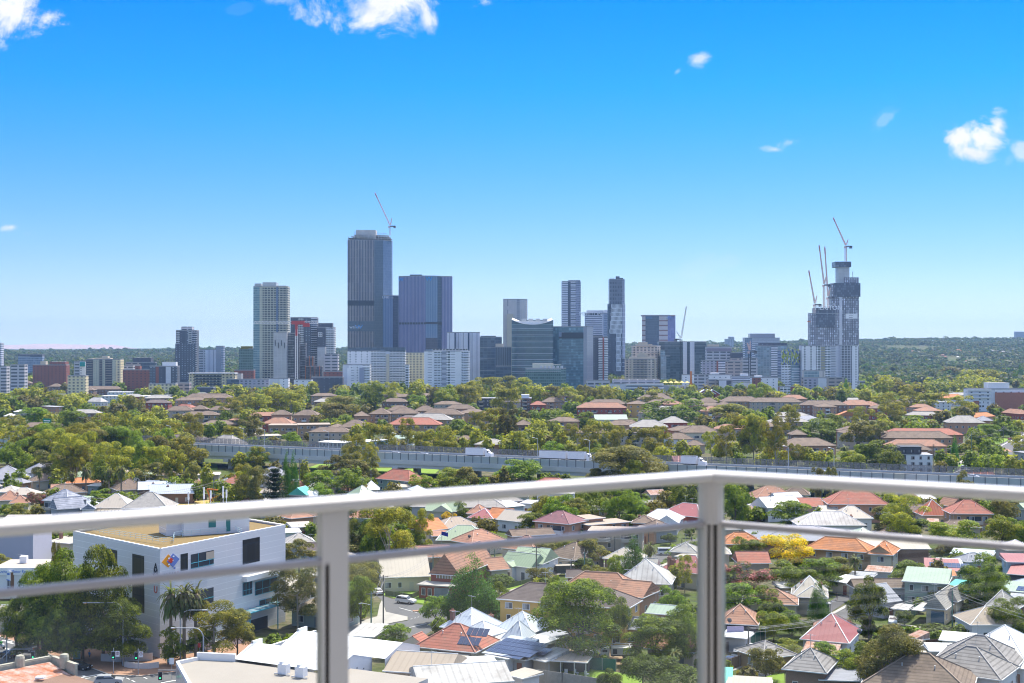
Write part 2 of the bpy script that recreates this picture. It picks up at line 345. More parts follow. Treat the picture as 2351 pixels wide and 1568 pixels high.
def crown_mesh(kind,lod,var):
 key=(kind,lod,var)
 if key in CROWN:return CROWN[key]
 r=np.random.default_rng(abs(hash((len(kind)*31+ord(kind[0])*7+ord(kind[-1]),var)))%99991)
 sh=kind if kind not in('lime','rust')else('broad' if kind=='lime' else 'gum')
 cs=shape_clumps(sh,r);n,sz={0:(900,.058),1:(3200,.034),2:(9000,.020),3:(22000,.0125)}[lod]
 if kind=='gum':n=int(n*.8)
 V=qe3(cs,n,sz,r,.8 if sh!='cypress' else 1.1)
 V=V*np.array([.5/np.percentile(np.abs(V[:,:2]),98)]*2+[1/np.percentile(V[:,2],99.7)])
 CROWN[key]=(qq1('crown',V,FM[kind]),cs);return CROWN[key]
def trunk_mesh(kind,var,cs):
 key=(kind,var)
 if key in TRUNK:return TRUNK[key]
 mb=MB();r=random.Random(var*7+3);th=.022 if kind in('gum','rust')else.03
 top=.55 if kind in('gum','rust')else.42
 if kind in('cypress','pine'):mb.qi1((0,0,-.02),(0,0,.9 if kind=='pine' else.3),.02,7,r2=.006)
 elif kind=='bush':mb.qi1((0,0,-.02),(0,0,.4),.03,6,r2=.015)
 else:
  p=[(0,0,-.02),(r.uniform(-.015,.015),r.uniform(-.015,.015),top*.45),(r.uniform(-.03,.03),r.uniform(-.03,.03),top)]
  mb.qi1(p[0],p[1],th,7,r2=th*.8);mb.qi1(p[1],p[2],th*.8,7,r2=th*.5)
  for i,c in enumerate(cs[:9]):mb.qi1(p[1]if i%2 else p[2],(c[0]*.9,c[1]*.9,c[2]),th*.45,5,r2=th*.15)
 TRUNK[key]=mb.mesh('trunk',pale_bark if kind in('gum','rust')else bark);return TRUNK[key]
qx1=[]
DESC=dict(gum='olive green gum tree',broad='bright green leafy tree',fig='dark green dense tree',olive='dull olive bushy tree',yellow='golden yellow flowering tree',pink='pink flowering crepe myrtle',bush='rounded green bush',cypress='dark narrow cypress',pine='dark tiered pine',lime='yellow green tree',rust='brownish green gum tree',palm='palm tree')
NM=dict(gum='gum_tree',broad='broadleaf_tree',fig='fig_tree',olive='olive_tree',yellow='yellow_tree',pink='crepe_myrtle',bush='bush',cypress='cypress_tree',pine='pine_tree',lime='broadleaf_tree',rust='gum_tree',palm='palm_tree')
def tree_at(kind,p,h,wd,rz=None,lod=None,label=None):
 """p on the ground, h height, wd crown width, in metres"""
 i=len(qx1);r=random.Random(i*13+5);qx1.append((kind,qa(p),h,wd,r.uniform(0,6.28)if rz is None else rz,lod,label,i))
def T(kind,reg,x,yt,wpx,h,label=None,lod=None,dz=0):
 """crown top seen at (x, yt), width in sheet pixels, height h"""
 q=at(reg,x,yt,h);wd=wpx*REG[reg][2]*q.y/F;tree_at(kind,(q.x,q.y,0),h,wd,None,lod,label)
# ---------------- skyline ----------------
W_=(.74,.74,.80);CRM=(.66,.58,.44);DK=(.07,.08,.11)
qe=mat('concrete',(.42,.42,.42),.9,.1,.05);qb2=mat('roof_grey',(.34,.34,.35),.9,.1,.05);qb=mat('white_paint',(.78,.78,.80),.7,.04,.3)
qc=mat('dark_metal',(.05,.055,.065),.6,.05,1.);qw=mat('steel',(.55,.56,.58),.5,.05,1.,metal=.3);qc2=mat('tan_render',(.50,.44,.36),.85,.05,.1)
qd=mat('sign_white',(.85,.85,.88),.6,0);sign_blue=mat('sign_blue',(.02,.30,.72),.6,0);qx=mat('beige_render',(.55,.47,.36),.85,.06,.1)
qv=mat('red_paint',(.55,.06,.05),.6,.05,1.);qu=mat('orange_paint',(.75,.22,.04),.6,.05,1.)
F_={}
def fc(k,*a,**kw):F_[k]=qk('facade_'+k,*a,**kw);return F_[k]
fc('fins_dark',(.33,.28,.28),(.035,.045,.07),fh=13,bw=2.4,wu=.5,wv=.985,rnd=.3,wall2=(.44,.38,.36))
fc('glass_slate',(.13,.16,.20),(.08,.11,.15),fh=4,bw=1.5,wu=.85,wv=.9,rnd=.12)
fc('glass_blue',(.22,.26,.36),(.12,.18,.28),fh=4,bw=1.6,wu=.7,wv=.92,rnd=.2)
fc('glass_navy',(.04,.06,.10),(.03,.05,.09),fh=4,bw=3,wu=.9,wv=.85,rnd=.1)
fc('fins_violet',(.30,.29,.42),(.13,.15,.30),fh=60,bw=2.2,wu=.55,wv=1,rnd=.1)
fc('fins_blue',(.20,.27,.38),(.12,.20,.32),fh=60,bw=2.6,wu=.6,wv=1,rnd=.1)
fc('teal_res',(.30,.40,.40),(.12,.22,.25),fh=3.1,bw=3,wu=.86,wv=.6,rnd=.3)
fc('cream_balc',(.60,.58,.47),(.06,.07,.08),fh=3.1,bw=4.2,wu=.75,wv=.6,rnd=.5)
fc('cream_col',(.58,.55,.42),(.3,.33,.3),fh=3.1,bw=3,wu=.3,wv=.4,rnd=.2)
fc('conc_panel',(.56,.56,.57),(.46,.46,.47),fh=4,bw=5,wu=.96,wv=.95,rnd=.1)
fc('scaff',(.10,.10,.12),(.05,.05,.06),fh=3.2,bw=2.5,wu=.8,wv=.75,rnd=.9)
fc('dark_apt',(.10,.11,.14),(.22,.25,.30),fh=3.1,bw=4,wu=.3,wv=.4,rnd=.9)
fc('dark_plain',(.085,.09,.12),(.13,.14,.18),fh=3.1,bw=6,wu=.2,wv=.35,rnd=.5)
fc('balc_light',(.60,.60,.63),(.04,.05,.06),fh=3.1,bw=4,wu=.8,wv=.6,rnd=.5)
fc('balc_white',(.84,.83,.85),(.045,.06,.08),fh=3.1,bw=4,wu=.78,wv=.6,rnd=.6)
fc('white_wall',(.86,.84,.86),(.12,.14,.18),fh=3.1,bw=7,wu=.22,wv=.35,rnd=.3)
fc('white_slot',(.86,.84,.86),(.12,.13,.17),fh=3.1,bw=14,wu=.36,wv=.18,rnd=.2)
fc('white_plain',(.86,.84,.86),(.66,.66,.73),fh=9,bw=9,wu=.98,wv=.98,rnd=.0)
fc('grey_stripe',(.30,.31,.36),(.55,.55,.62),fh=6.2,bw=40,wu=1,wv=.5,rnd=.0)
fc('cream_win',(.78,.66,.42),(.16,.15,.14),fh=3.3,bw=4.4,wu=.5,wv=.5,rnd=.5)
fc('slats',(.68,.67,.74),(.34,.34,.42),fh=90,bw=7,wu=.16,wv=1,rnd=.0,wall2=(.74,.73,.78))
fc('office_dark',(.10,.14,.19),(.055,.085,.13),fh=3.9,bw=5,wu=.93,wv=.8,rnd=.35)
fc('office_fin',(.16,.19,.25),(.05,.07,.10),fh=40,bw=2.4,wu=.6,wv=1,rnd=.1)
fc('tan_plain',(.62,.57,.54),(.30,.29,.30),fh=60,bw=15,wu=.08,wv=.9,rnd=.0)
fc('tan_win',(.58,.54,.53),(.16,.17,.22),fh=3.2,bw=7,wu=.7,wv=.5,rnd=.3)
fc('glass_green',(.26,.36,.40),(.055,.10,.13),fh=7.8,bw=60,wu=1,wv=.94,rnd=.2,grough=.08)
fc('green_office',(.16,.25,.23),(.06,.12,.12),fh=3.6,bw=2.5,wu=.8,wv=.7,rnd=.3)
fc('glass_teal',(.10,.17,.22),(.10,.19,.25),fh=3.9,bw=3,wu=.95,wv=.85,rnd=.5)
fc('frame_grey',(.34,.35,.42),(.30,.31,.38),fh=8,bw=8,wu=.97,wv=.97,rnd=.0)
fc('res_purple',(.30,.30,.40),(.07,.08,.12),fh=3.1,bw=3,wu=.7,wv=.62,rnd=.6)
fc('res_bars',(.74,.73,.80),(.08,.09,.13),fh=3.1,bw=30,wu=1,wv=.58,rnd=.1)
fc('banded',(.80,.79,.84),(.14,.16,.22),fh=3.1,bw=30,wu=1,wv=.48,rnd=.1)
fc('dark_grid',(.17,.18,.23),(.07,.08,.11),fh=6.2,bw=2.6,wu=.55,wv=.62,rnd=.5)
fc('balc_red',(.62,.62,.68),(.05,.06,.08),fh=3.1,bw=5,wu=1,wv=.55,rnd=.3)
fc('tan_band',(.64,.57,.53),(.30,.17,.15),fh=8,bw=60,wu=1,wv=.25,rnd=.0)
fc('violet_glass',(.24,.22,.40),(.22,.22,.42),fh=4,bw=3,wu=.95,wv=.85,rnd=.2)
fc('deco',(.68,.56,.46),(.09,.08,.08),fh=3.2,bw=5,wu=.55,wv=.55,rnd=.4)
fc('glass_site',(.09,.13,.16),(.05,.085,.11),fh=3.8,bw=4,wu=.95,wv=.75,rnd=.4)
fc('grey_office',(.54,.52,.55),(.09,.10,.13),fh=4,bw=9,wu=.8,wv=.45,rnd=.2)
fc('brown_office',(.42,.35,.33),(.10,.10,.13),fh=4,bw=9,wu=.75,wv=.4,rnd=.2)
fc('blue_office',(.30,.34,.44),(.12,.17,.25),fh=3.8,bw=3,wu=.85,wv=.55,rnd=.4)
fc('glass_pale',(.36,.43,.47),(.16,.24,.29),fh=3.1,bw=4,wu=.9,wv=.7,rnd=.6)
fc('panel_mix',(.44,.43,.47),(.08,.09,.12),fh=3.1,bw=5,wu=.5,wv=.45,rnd=.8,wall2=(.42,.40,.48))
fc('brick_red',(.30,.10,.07),(.09,.07,.07),fh=3.2,bw=5,wu=.3,wv=.4,rnd=.3)
fc('navy_mesh',(.06,.07,.11),(.09,.10,.14),fh=3.2,bw=2.4,wu=.8,wv=.85,rnd=.5)
fc('half_clad',(.13,.12,.15),(.30,.31,.36),fh=3.2,bw=2.6,wu=.6,wv=.8,rnd=1.0,wall2=(.20,.18,.22))
fc('meriton_white',(.82,.80,.82),(.07,.08,.10),fh=3.1,bw=8,wu=.25,wv=.5,rnd=.3)
fc('meriton_grid',(.60,.59,.63),(.06,.07,.10),fh=3.1,bw=3.6,wu=.7,wv=.68,rnd=.4)
fc('yellow_wall',(.60,.52,.30),(.5,.44,.28),fh=3.1,bw=8,wu=.1,wv=.3,rnd=0)
PTS={}
def ql(P,Q,z0,z1,step,out,th,m,name,parent,par=0.,first=0.):
 P=qa((P[0],P[1],0));Q=qa((Q[0],Q[1],0));d=(Q-P).normalized();n=qa((d.y,-d.x,0));mb=MB();z=z0+(first or step)
 while z<=z1+.01:
  a,b=P+n*out,Q+n*out
  mb.qh1([a,b,Q-n*.1,P-n*.1],z-th,z)
  if par:c=n*(out+.1);mb.qh1([P+c,Q+c,b,a],z-th,z+par)
  z+=step
 return mb.qg1(name,m,parent)
def fins(P,Q,z0,z1,step,out,th,m,name,parent):
 P=qa((P[0],P[1],0));Q=qa((Q[0],Q[1],0));L=(Q-P).length;d=(Q-P)/L;n=qa((d.y,-d.x,0));mb=MB();t=0
 while t<=L-th+.01:
  a=P+d*t;b=a+d*th;mb.qh1([a+n*out,b+n*out,b,a],z0,z1);t+=step
 return mb.qg1(name,m,parent)
def qy(label,cat,reg,Y,yt,faces,qg2=28,z0=0.,roofm=None,qm=(),name='tower_block',group=None,parent=None,par=1.0,qn=()):
 """faces: (sheet x, distance beyond Y[, facade]) from left to right; crown: (x0, x1, ytop, facade, setback)"""
 P=[];h=H-(D(reg,0,yt)[1]-CY)*Y/F
 for f in faces:
  px=D(reg,f[0],0)[0];yy=Y+f[1];P.append(((px-CX)*yy/F,yy))
 cx=sum(p[0]for p in P)/len(P);root=parent or qj1(name,(cx,Y,0),0,label=label,cat=cat,group=group)
 ox,oy=(cx,Y)if not parent else(parent.location.x,parent.location.y)
 L=[(p[0]-ox,p[1]-oy)for p in P];bk=max(l[1]for l in L)+qg2*.6
 B=[(L[-1][0],bk if L[-1][1]<bk else L[-1][1]+5),(L[0][0],bk)]
 allp=L+B;u=0.
 for i,f in enumerate(faces[1:]):
  a,b=L[i],L[i+1];l=math.dist(a,b);mb=MB()
  mb.face(((a[0],a[1],z0),(b[0],b[1],z0),(b[0],b[1],h),(a[0],a[1],h)),[(u,z0),(u+l,z0),(u+l,h),(u,h)]);u+=l
  mb.qg1('facade',F_[f[2]]if isinstance(f[2],str)else f[2],root)
 mb=MB();n=len(allp);bm_=F_[faces[-1][2]]if isinstance(faces[-1][2],str)else faces[-1][2]
 for i in range(len(L)-1,n):
  a,b=allp[i],allp[(i+1)%n];l=math.dist(a,b)
  if l>.01:mb.face(((a[0],a[1],z0),(b[0],b[1],z0),(b[0],b[1],h),(a[0],a[1],h)),[(u,z0),(u+l,z0),(u+l,h),(u,h)])
  u+=l
 mb.qg1('side_wall',bm_,root)
 mb=MB();mb.qh1([(x*.997,y+.2)for x,y in allp],h-.5,h+.05)
 for i in range(n):
  a,b=qa((*allp[i],0)),qa((*allp[(i+1)%n],0))
  if(b-a).length>.5:d=(b-a).normalized();q=qa((-d.y,d.x,0))*.35;mb.qh1([a,b,b+q,a+q],h+.05,h+.05+par)
 mb.qg1('roof',roofm or qb2,root)
 for c in qm:
  x0,x1,y1,m,sb=c[:5];yy=Y+sb;a=(D(reg,x0,0)[0]-CX)*yy/F-ox;b=(D(reg,x1,0)[0]-CX)*yy/F-ox;h2=H-(D(reg,0,y1)[1]-CY)*yy/F
  dd=c[5]if len(c)>5 else 12
  MB().qh1([(a,sb+Y-oy),(b,sb+Y-oy),(b,sb+Y-oy+dd),(a,sb+Y-oy+dd)],h+.1,h2,top=1).qg1('plant_room',[F_[m]if isinstance(m,str)else m,qb2],root)
 for(i,ya,yb,m)in qn:
  za,zb=H-(D(reg,0,yb)[1]-CY)*Y/F,H-(D(reg,0,ya)[1]-CY)*Y/F
  a,b=qa((*L[i],0)),qa((*L[i+1],0));d=(b-a).normalized();q=qa((d.y,-d.x,0))*.3
  MB().qh1([a+q,b+q,b,a],za,zb).qg1('dark_band',m,root)
 PTS[label]=(root,[qa((*l,0))for l in L],h)
 qz1.append(((P[0][0]+P[-1][0])/2,Y+qg2/2,max(abs(P[-1][0]-P[0][0])/2,8)+4))
 return root,L,h
def sign(root,L,i,reg,x,y,Y,s,m,size,off=.5,sx=1.):
 """lettering on face i, centred where the sheet shows it"""
 a,b=qa((*L[i],0)),qa((*L[i+1],0));d=(b-a).normalized();n=qa((d.y,-d.x,0));w=root.location
 px,py=D(reg,x,y);kx=(px-CX)/F
 ax,ay=a.x+w.x,a.y+w.y;t=(kx*ay-ax)/(d.x-kx*d.y);p=a+d*t;yy=p.y+w.y;z=H-(py-CY)*yy/F
 return text(s,size,m,root,(p.x+n.x*off,p.y+n.y*off,z),(rad(90),0,math.atan2(d.y,d.x)),'lettering',.1,sx=sx)
def zat(reg,y,Y):return H-(D(reg,0,y)[1]-CY)*Y/F
r,L,h=qy('tallest dark glass tower with open construction storeys and a crane on top','tower','R2',2050,430,[(809,0),(885,2,'fins_dark'),(889,2,'glass_navy'),(985,4,'fins_dark'),(1045,5,'glass_slate'),(1101,24,'glass_blue')],30,qn=((0,828,862,qc),(2,828,862,qc),(0,965,1032,F_['glass_slate']),(2,965,1032,F_['glass_slate'])))
t0=H-(D('R2',0,430)[1]-CY)*2050/F
mb=MB()
for k in range(4):
 z=t0+.6+k*2.7;s=(0,0,5,8)[k]
 mb.qh1([(L[0][0]+s,1+s),(L[-1][0]-s*.6,14+s),(L[-1][0]-s*.6,40),(L[0][0]+s,40)],z,z+.5)
 if k<3:
  for i in range(15):x=L[0][0]+s+1+(L[-1][0]-L[0][0]-1.6*s-2)*i/14;yb=2+s+(i/14)*12;mb.box(x-.3,yb,z+.5,x+.3,yb+.6,z+2.7)
mb.qg1('bare_floor_slabs',qe,r)
MB().qh1([(L[0][0]+11,14),(L[0][0]+42,14),(L[0][0]+42,34),(L[0][0]+11,34)],t0+3,t0+17).qg1('core_formwork',mat('formwork',(.56,.53,.50),.9,.2,.2),r)
mb=MB()
for i in range(20):x=L[0][0]+9+i*2.6;mb.qi1((x,12,t0+8),(x,12,t0+12+(i%3)+(4 if i<3 else 0)),.2)
for z in(t0+9,t0+11.5):mb.qi1((L[0][0]+9,12,z),(L[0][0]+60,12,z),.18)
mb.qg1('scaffold',qw,r)
sign(r,L,0,'R2',862,1004,2050,'walker',qd,7);sign(r,L,0,'R2',884,1004,2050,'W',sign_blue,9,sx=1.3)
r,L,h=qy('slim blue glass annexe with white lettering between the two big dark towers','tower','R2',2035,797,[(1043,0),(1108,6,'fins_blue'),(1147,12,'glass_navy')],24)
sign(r,L,0,'R2',1060,808,2035,'LINK',qd,5);sign(r,L,0,'R2',1090,808,2035,'Group',mat('sign_grey',(.35,.37,.42),.6,0),4.5)
r,L,h=qy('broad violet blue glass office tower with blue W signs at its top corners','tower','R2',1960,668,[(1147,14),(1325,0,'fins_violet'),(1403,5,'fins_blue'),(1431,14,'glass_navy'),(1499,18,'fins_violet')],40,qm=((1220,1300,657,'glass_navy',14),),qn=((0,972,986,qc),(1,970,984,qc),(2,970,990,qc),(1,1075,1150,F_['glass_navy'])))
fins(L[0],L[1],0,h,4.4,.5,.5,F_['fins_violet'],'fins',r)
sign(r,L,0,'R2',1162,692,1960,'W',sign_blue,8,sx=1.);sign(r,L,1,'R2',1346,686,1960,'W',sign_blue,9,sx=1.1)
r,L,h=qy('tall cream and teal apartment tower behind the red and white hammerhead crane','tower','R2',1760,738,[(187,6),(228,2,'teal_res'),(248,0,'cream_col'),(338,0,'cream_balc'),(352,2,'glass_blue'),(413,5,'cream_balc')],30,qm=((195,238,716,'conc_panel',4),(248,338,708,'conc_panel',4,18),(345,405,730,'cream_col',8)))
for i in(2,4):ql(L[i],L[i+1],12,h,3.1,1.2,.35,mat('cream_slab',(.55,.52,.42),.8,.05,.1),'balconies',r,.9)
r,L,h=qy('bare grey concrete lift core with slit openings beside the crane mast','tower','R2',1660,1043,[(320,0),(407,3,'conc_panel')],16,name='concrete_core')
mb=MB()
for i,x in enumerate((.14,.38,.62,.86)):mb.box(L[0][0]+(L[1][0]-L[0][0])*x-.4,-.15,h-16-(i%2)*3,L[0][0]+(L[1][0]-L[0][0])*x+.4,.5,h-9-(i%2)*3)
mb.qg1('slit_openings',qc,r)
r,L,h=qy('half built floors wrapped in dark scaffold mesh behind the crane mast','tower','R2',1672,1048,[(407,0),(458,1,'scaff'),(488,3,'scaff')],18,name='scaffolded_building');ql(L[0],L[1],8,h,3.2,.9,.4,qe,'bare_floor_slabs',r)
r,L,h=qy('lower scaffolded frame of a building right of the crane mast','tower','R2',1690,1118,[(484,0),(532,1,'scaff')],18,name='scaffolded_building');ql(L[0],L[1],8,h,3.2,.9,.3,qw,'bare_floor_slabs',r)
r,L,h=qy('dark apartment tower with dotted light balconies behind the red crane head','tower','R2',1860,943,[(432,0),(484,1,'dark_plain'),(519,1,'balc_light'),(565,3,'dark_apt'),(607,12,'dark_apt')],24,qm=((470,545,940,'dark_plain',4),));ql(L[3],L[4],10,h,3.1,1.1,.3,qb,'balconies',r,.5)
r,L,h=qy('dark and white apartment tower marked with a white window frame outline','tower','R2',1850,1008,[(607,0),(665,0,'dark_plain'),(722,8,'balc_white')],24,qm=((617,708,978,'dark_plain',4),));ql(L[1],L[2],10,h,3.1,1.6,.35,qb,'balconies',r,.6)
q=MB();z1=zat('R2',1037,1850);z0_=zat('R2',1070,1850);xa=(D('R2',614,0)[0]-CX)*1850/F-r.location.x;xb=(D('R2',643,0)[0]-CX)*1850/F-r.location.x
for a in((xa,z0_,xb,z0_+1),(xa,z1-1,xb,z1),(xa,z0_,xa+1,z1),(xb-1,z0_,xb,z1),((xa+xb)/2-.5,z0_,(xa+xb)/2+.5,z1),(xa,(z0_+z1)/2-.5,xb,(z0_+z1)/2+.5)):q.box(a[0],-.6,a[1],a[2],-.2,a[3])
q.qg1('window_emblem',qd,r)
qy('grey stepped office block with small square windows under the twin dark towers','office','R2',1740,1186,[(655,0),(745,3,'grey_office')],22,name='office_block')
qy('plain grey rooftop block left of the stepped grey office','office','R2',1765,1140,[(610,0),(662,2,'conc_panel')],18,name='office_block')
r,L,h=qy('dark red building shell with orange scaffold poles beneath the dark towers','building','R2',1700,1205,[(485,0),(530,0,'brick_red'),(585,2,'scaff')],18,name='building_shell');fins(L[0],L[2],8,h+2,4.5,1.2,.5,qu,'scaffold_poles',r)
r,L,h=qy('low brown building shell with orange poles, right of the dark red one','building','R2',1690,1266,[(530,0),(640,2,'scaff')],16,name='building_shell');fins(L[0],L[1],8,h+1,6,1.2,.4,qu,'scaffold_poles',r)
qy('red brown flat roofed block left of the white slab flats','building','R2',1650,1300,[(650,0),(776,2,'brick_red')],18,name='brick_block')
r,L,h=qy('black clad building with pale zigzag screen below the red block','building','R2',1560,1338,[(570,0),(776,3,'dark_plain')],20,name='black_block');fins(L[0]if 0 else(L[0][0]+42,L[0][1]),(L[0][0]+70,1),12,h-6,3,.6,.9,qd,'screen',r)
qy('small white office with blue roof edge left of the black block','office','R2',1540,1355,[(455,0),(571,1,'white_wall')],16,name='white_block')
qy('white box building with violet shade left of the small white office','building','R2',1530,1347,[(292,2),(360,0,'white_plain'),(418,6,'white_wall')],16,name='white_block')
qy('low dark flat block with patterned panels at the foot of the cream tower','building','R2',1560,1352,[(10,0),(92,1,'office_dark'),(290,2,'panel_mix')],16,name='dark_block')
r,L,h=qy('cream building with a green square hotel sign beside dark low block','building','R2',1480,1398,[(190,0),(285,1,'cream_win')],14,name='cream_block')
MB().box(L[0][0]+3,-.4,h-6,L[0][0]+8,-.1,h-1).qg1('sign',mat('sign_green',(.05,.42,.16),.6,0),r);sign(r,L,0,'R2',211,1411,1480,'H',qd,4,.6)
r,L,h=qy('black green glass office with planted roof left of the cream tower','office','R2',1800,1150,[(91,3),(187,0,'green_office')],24,name='office_block')
MB().box(L[0][0]+3,1,h+.1,L[1][0]-2,8,h+4).qg1('roof_garden',FM['olive'],r)
def crane_hammer(label,reg,x,yb,ym,xl,xr,Y,group='tower cranes'):
 p=atY(reg,x,ym,Y);z0=max(0,zat(reg,yb,Y));r=qj1('tower_crane',(p.x,Y,0),0,label=label,cat='crane',group=group)
 s=1.3;mb=MB();zt=p.z;n=int(zt/3)
 for a in(-s,s):
  for b in(-s,s):mb.qi1((a,b,0),(a,b,zt),.34)
 for i in range(n):
  z=i*3;mb.qi1((-s,-s,z),(s,-s,z+3),.14);mb.qi1((s,-s,z),(-s,-s,z+3),.14);mb.qi1((s,-s,z),(s,s,z+3),.12)
 mb.qg1('mast',mat('crane_white',(.82,.76,.72),.6,.05,1.),r)
 a,b=atY(reg,xl,ym-6,Y).x-p.x,atY(reg,xr,ym-6,Y).x-p.x;mb=MB();z=zt+3
 for yy,zz in((-1,0),(1,0),(0,2.8)):mb.qi1((a,yy,z+zz),(b,yy,z+zz),.36)
 i=a;k=0
 while i<b-3:mb.qi1((i,-1,z),(i+2.2,0,z+2.8),.26);mb.qi1((i+2.2,0,z+2.8),(i+4.4,-1,z),.26);i+=4.4
 mb.qg1('jib',MC['crane_white'],r)
 MB().box(-6,-1.6,z-1,10,1.6,z+3.4).box(8,-1.5,z-4,16,1.5,z+.5).qg1('counterweight_arm',qv,r)
 MB().box(-1.6,-2.4,zt-4,1.6,-.2,zt+2).qg1('cab',qv,r)
 MB().box(-1.5,-1.5,zt-12,1.5,1.5,zt-4).qg1('slewing_ring',qv,r);return r
crane_hammer('red and white hammerhead crane in front of the cream and teal tower','R2',472,1350,997,190,610,1640)
def qf1(label,reg,x,yb,yc,tip,tail,Y,col=(.70,.62,.60),red=True,mastcol=None,z0=None):
 """mast from yb up to yc at x; jib tip and tail point on the sheet"""
 p=atY(reg,x,yc,Y);zb=max(0,zat(reg,yb,Y))if z0 is None else z0;r=qj1('tower_crane',(p.x,Y,zb),0,label=label,cat='crane',group='tower cranes');zt=p.z-zb
 cm=mat('crane_pale_%d'%int(col[0]*100),col,.6,.05,1.);mm=mastcol or cm;s=1.1;mb=MB();n=max(2,int(zt/2.6));st=zt/n
 for a in(-s,s):
  for b in(-s,s):mb.qi1((a,b,0),(a,b,zt),.3)
 for i in range(n):mb.qi1((-s,-s,i*st),(s,-s,i*st+st),.13);mb.qi1((s,-s,i*st),(-s,-s,i*st+st),.13)
 mb.qg1('mast',mm,r)
 t=atY(reg,tip[0],tip[1],Y)-qa((p.x,Y,zb));b0=qa((0,0,zt+1.5));d=(t-b0);Lj=d.length;d.normalize();nn=qa((-d.z,0,d.x));mb=MB()
 for o in(-.7,.7):
  for q in(-.8,.8):mb.qi1(b0+nn*o+qa((0,q,0)),t+nn*o*.5+qa((0,q*.4,0)),.34)
 k=int(Lj/2.8)
 for i in range(k):a=b0+d*(Lj*i/k);c=b0+d*(Lj*(i+1)/k);sg=.7 if i%2 else-.7;mb.qi1(a+nn*sg,c-nn*sg,.26)
 mb.qg1('jib',cm,r)
 if red:a=b0+d*Lj*.84;mb=MB();mb.qi1(a,b0+d*Lj*.97,.95);mb.qg1('jib_tip',mat('crane_red',(.45,.10,.09),.6,0),r)
 q=atY(reg,tail[0],tail[1],Y)-qa((p.x,Y,zb));mb=MB();mb.qi1(b0,q,.5);mb.qi1(b0+qa((1.5 if q.x>0 else-1.5,0,0)),q,.3);mb.qg1('a_frame',cm,r)
 sg=1 if q.x>0 else-1
 MB().box(min(0,sg*8),-1.6,zt-1.2,max(0,sg*8),1.6,zt+.8).box(sg*7-1.8,-1.6,zt-3,sg*7+1.8,1.6,zt+.5).qg1('counterweight',mat('crane_grey',(.22,.22,.24),.7,.1,1.),r)
 MB().box(-2.6,-2.4,zt-2.6,-.4,-.4,zt).qg1('cab',cm,r)
 return r
qf1('pale luffing crane on the roof edge of the tallest tower','R2',1090,400,338,(989,116),(1101,284),2052,(.74,.50,.42),True,MC['crane_white'])
r,L,h=qy('rear white flats with dark top storey below the tallest tower','apartment building','R2',1640,1165,[(808,0),(965,0,'white_wall'),(1060,3,'balc_white'),(1088,3,'white_plain'),(1190,6,'balc_white')],24,name='apartment_block',qm=((812,1188,1138,'office_dark',3,14),))
ql(L[1],L[2],10,h,3.1,1.4,.3,qb,'balconies',r,.9);ql(L[3],L[4],10,h,3.1,1.4,.3,qb,'balconies',r,.9)
MB().box(L[2][0]+1,2.2,4,L[3][0]-.5,2.9,h-3).qg1('cream_panel',mat('cream_panel',CRM,.8,.04,.1),r)
r,L,h=qy('front white flats with lavender grey strips, lower than the flats behind','apartment building','R2',1590,1256,[(777,0),(817,0,'white_plain'),(912,1,'white_wall'),(958,3,'balc_white')],22,name='apartment_block');ql(L[2],L[3],8,h,3.1,1.3,.3,qb,'balconies',r,.9)
for a,b in((.17,.42),(.62,.8)):
 MB().box(L[0][0]+(L[3][0]-L[0][0])*a,-.5,6,L[0][0]+(L[3][0]-L[0][0])*b,-.1 if a<.3 else 1.2,h-3).qg1('grey_panel',mat('lav_panel',(.34,.36,.46),.8,.03,.1)if a>.3 else F_['white_slot'],r)
qy('narrow white balcony wing joining the rear white flats to the cream office','apartment building','R2',1600,1258,[(1190,0),(1215,2,'balc_white')],16,name='apartment_block')
qy('cream office with small dark square windows between two white apartment blocks','office','R2',1720,1176,[(1192,0),(1312,2,'cream_win')],22,name='cream_block')
r,L,h=qy('white apartment tower with stacked dark and white squares and slot windows','apartment building','R2',1600,1165,[(1315,2),(1380,0,'white_slot'),(1430,0,'balc_white'),(1462,-.5,'grey_stripe'),(1492,0,'balc_white'),(1562,1,'white_slot'),(1612,8,'balc_white')],26,name='apartment_block',qm=((1370,1600,1148,'balc_light',4,12),));ql(L[5],L[6],8,h,3.1,1.6,.3,qb,'balconies',r,.9);ql(L[1],L[2],8,h,3.1,.8,.3,qb,'balconies',r,.6)
r,L,h=qy('pale lavender block of tall upright panels behind the striped white flats','office','R3',1850,778,[(90,0),(160,0,'slats'),(172,3,'glass_navy'),(285,0,'slats'),(299,3,'glass_navy'),(397,0,'slats')],30,name='office_block');
r,L,h=qy('dark blue glass office between the lavender panels and the curved office','office','R3',1800,822,[(398,0),(548,2,'office_dark'),(604,8,'office_dark')],28,name='office_block',qm=((405,548,806,'office_dark',2,16),));ql(L[0],L[1],10,h,15.6,.3,.4,qw,'floor_line',r)
r,L,h=qy('lower finned dark office with cream lift room left of the curved office','office','R3',1760,916,[(545,0),(694,1,'office_fin')],26,name='office_block',qm=((545,620,880,mat('cream_lift',(.56,.50,.42),.8,.05,.1),4,10),))
qy('dark green glass podium at the foot of the finned dark office','office','R3',1700,1096,[(548,0),(694,1,'office_dark')],22,name='office_block')
r,L,h=qy('tan slab tower with blank walls and one column of windows','tower','R3',2150,465,[(617,0),(722,2,'tan_plain'),(735,2,'tan_plain'),(787,3,'tan_win'),(822,4,'tan_plain'),(845,12,'tan_win')],26,qm=((730,768,459,qc2,5),))
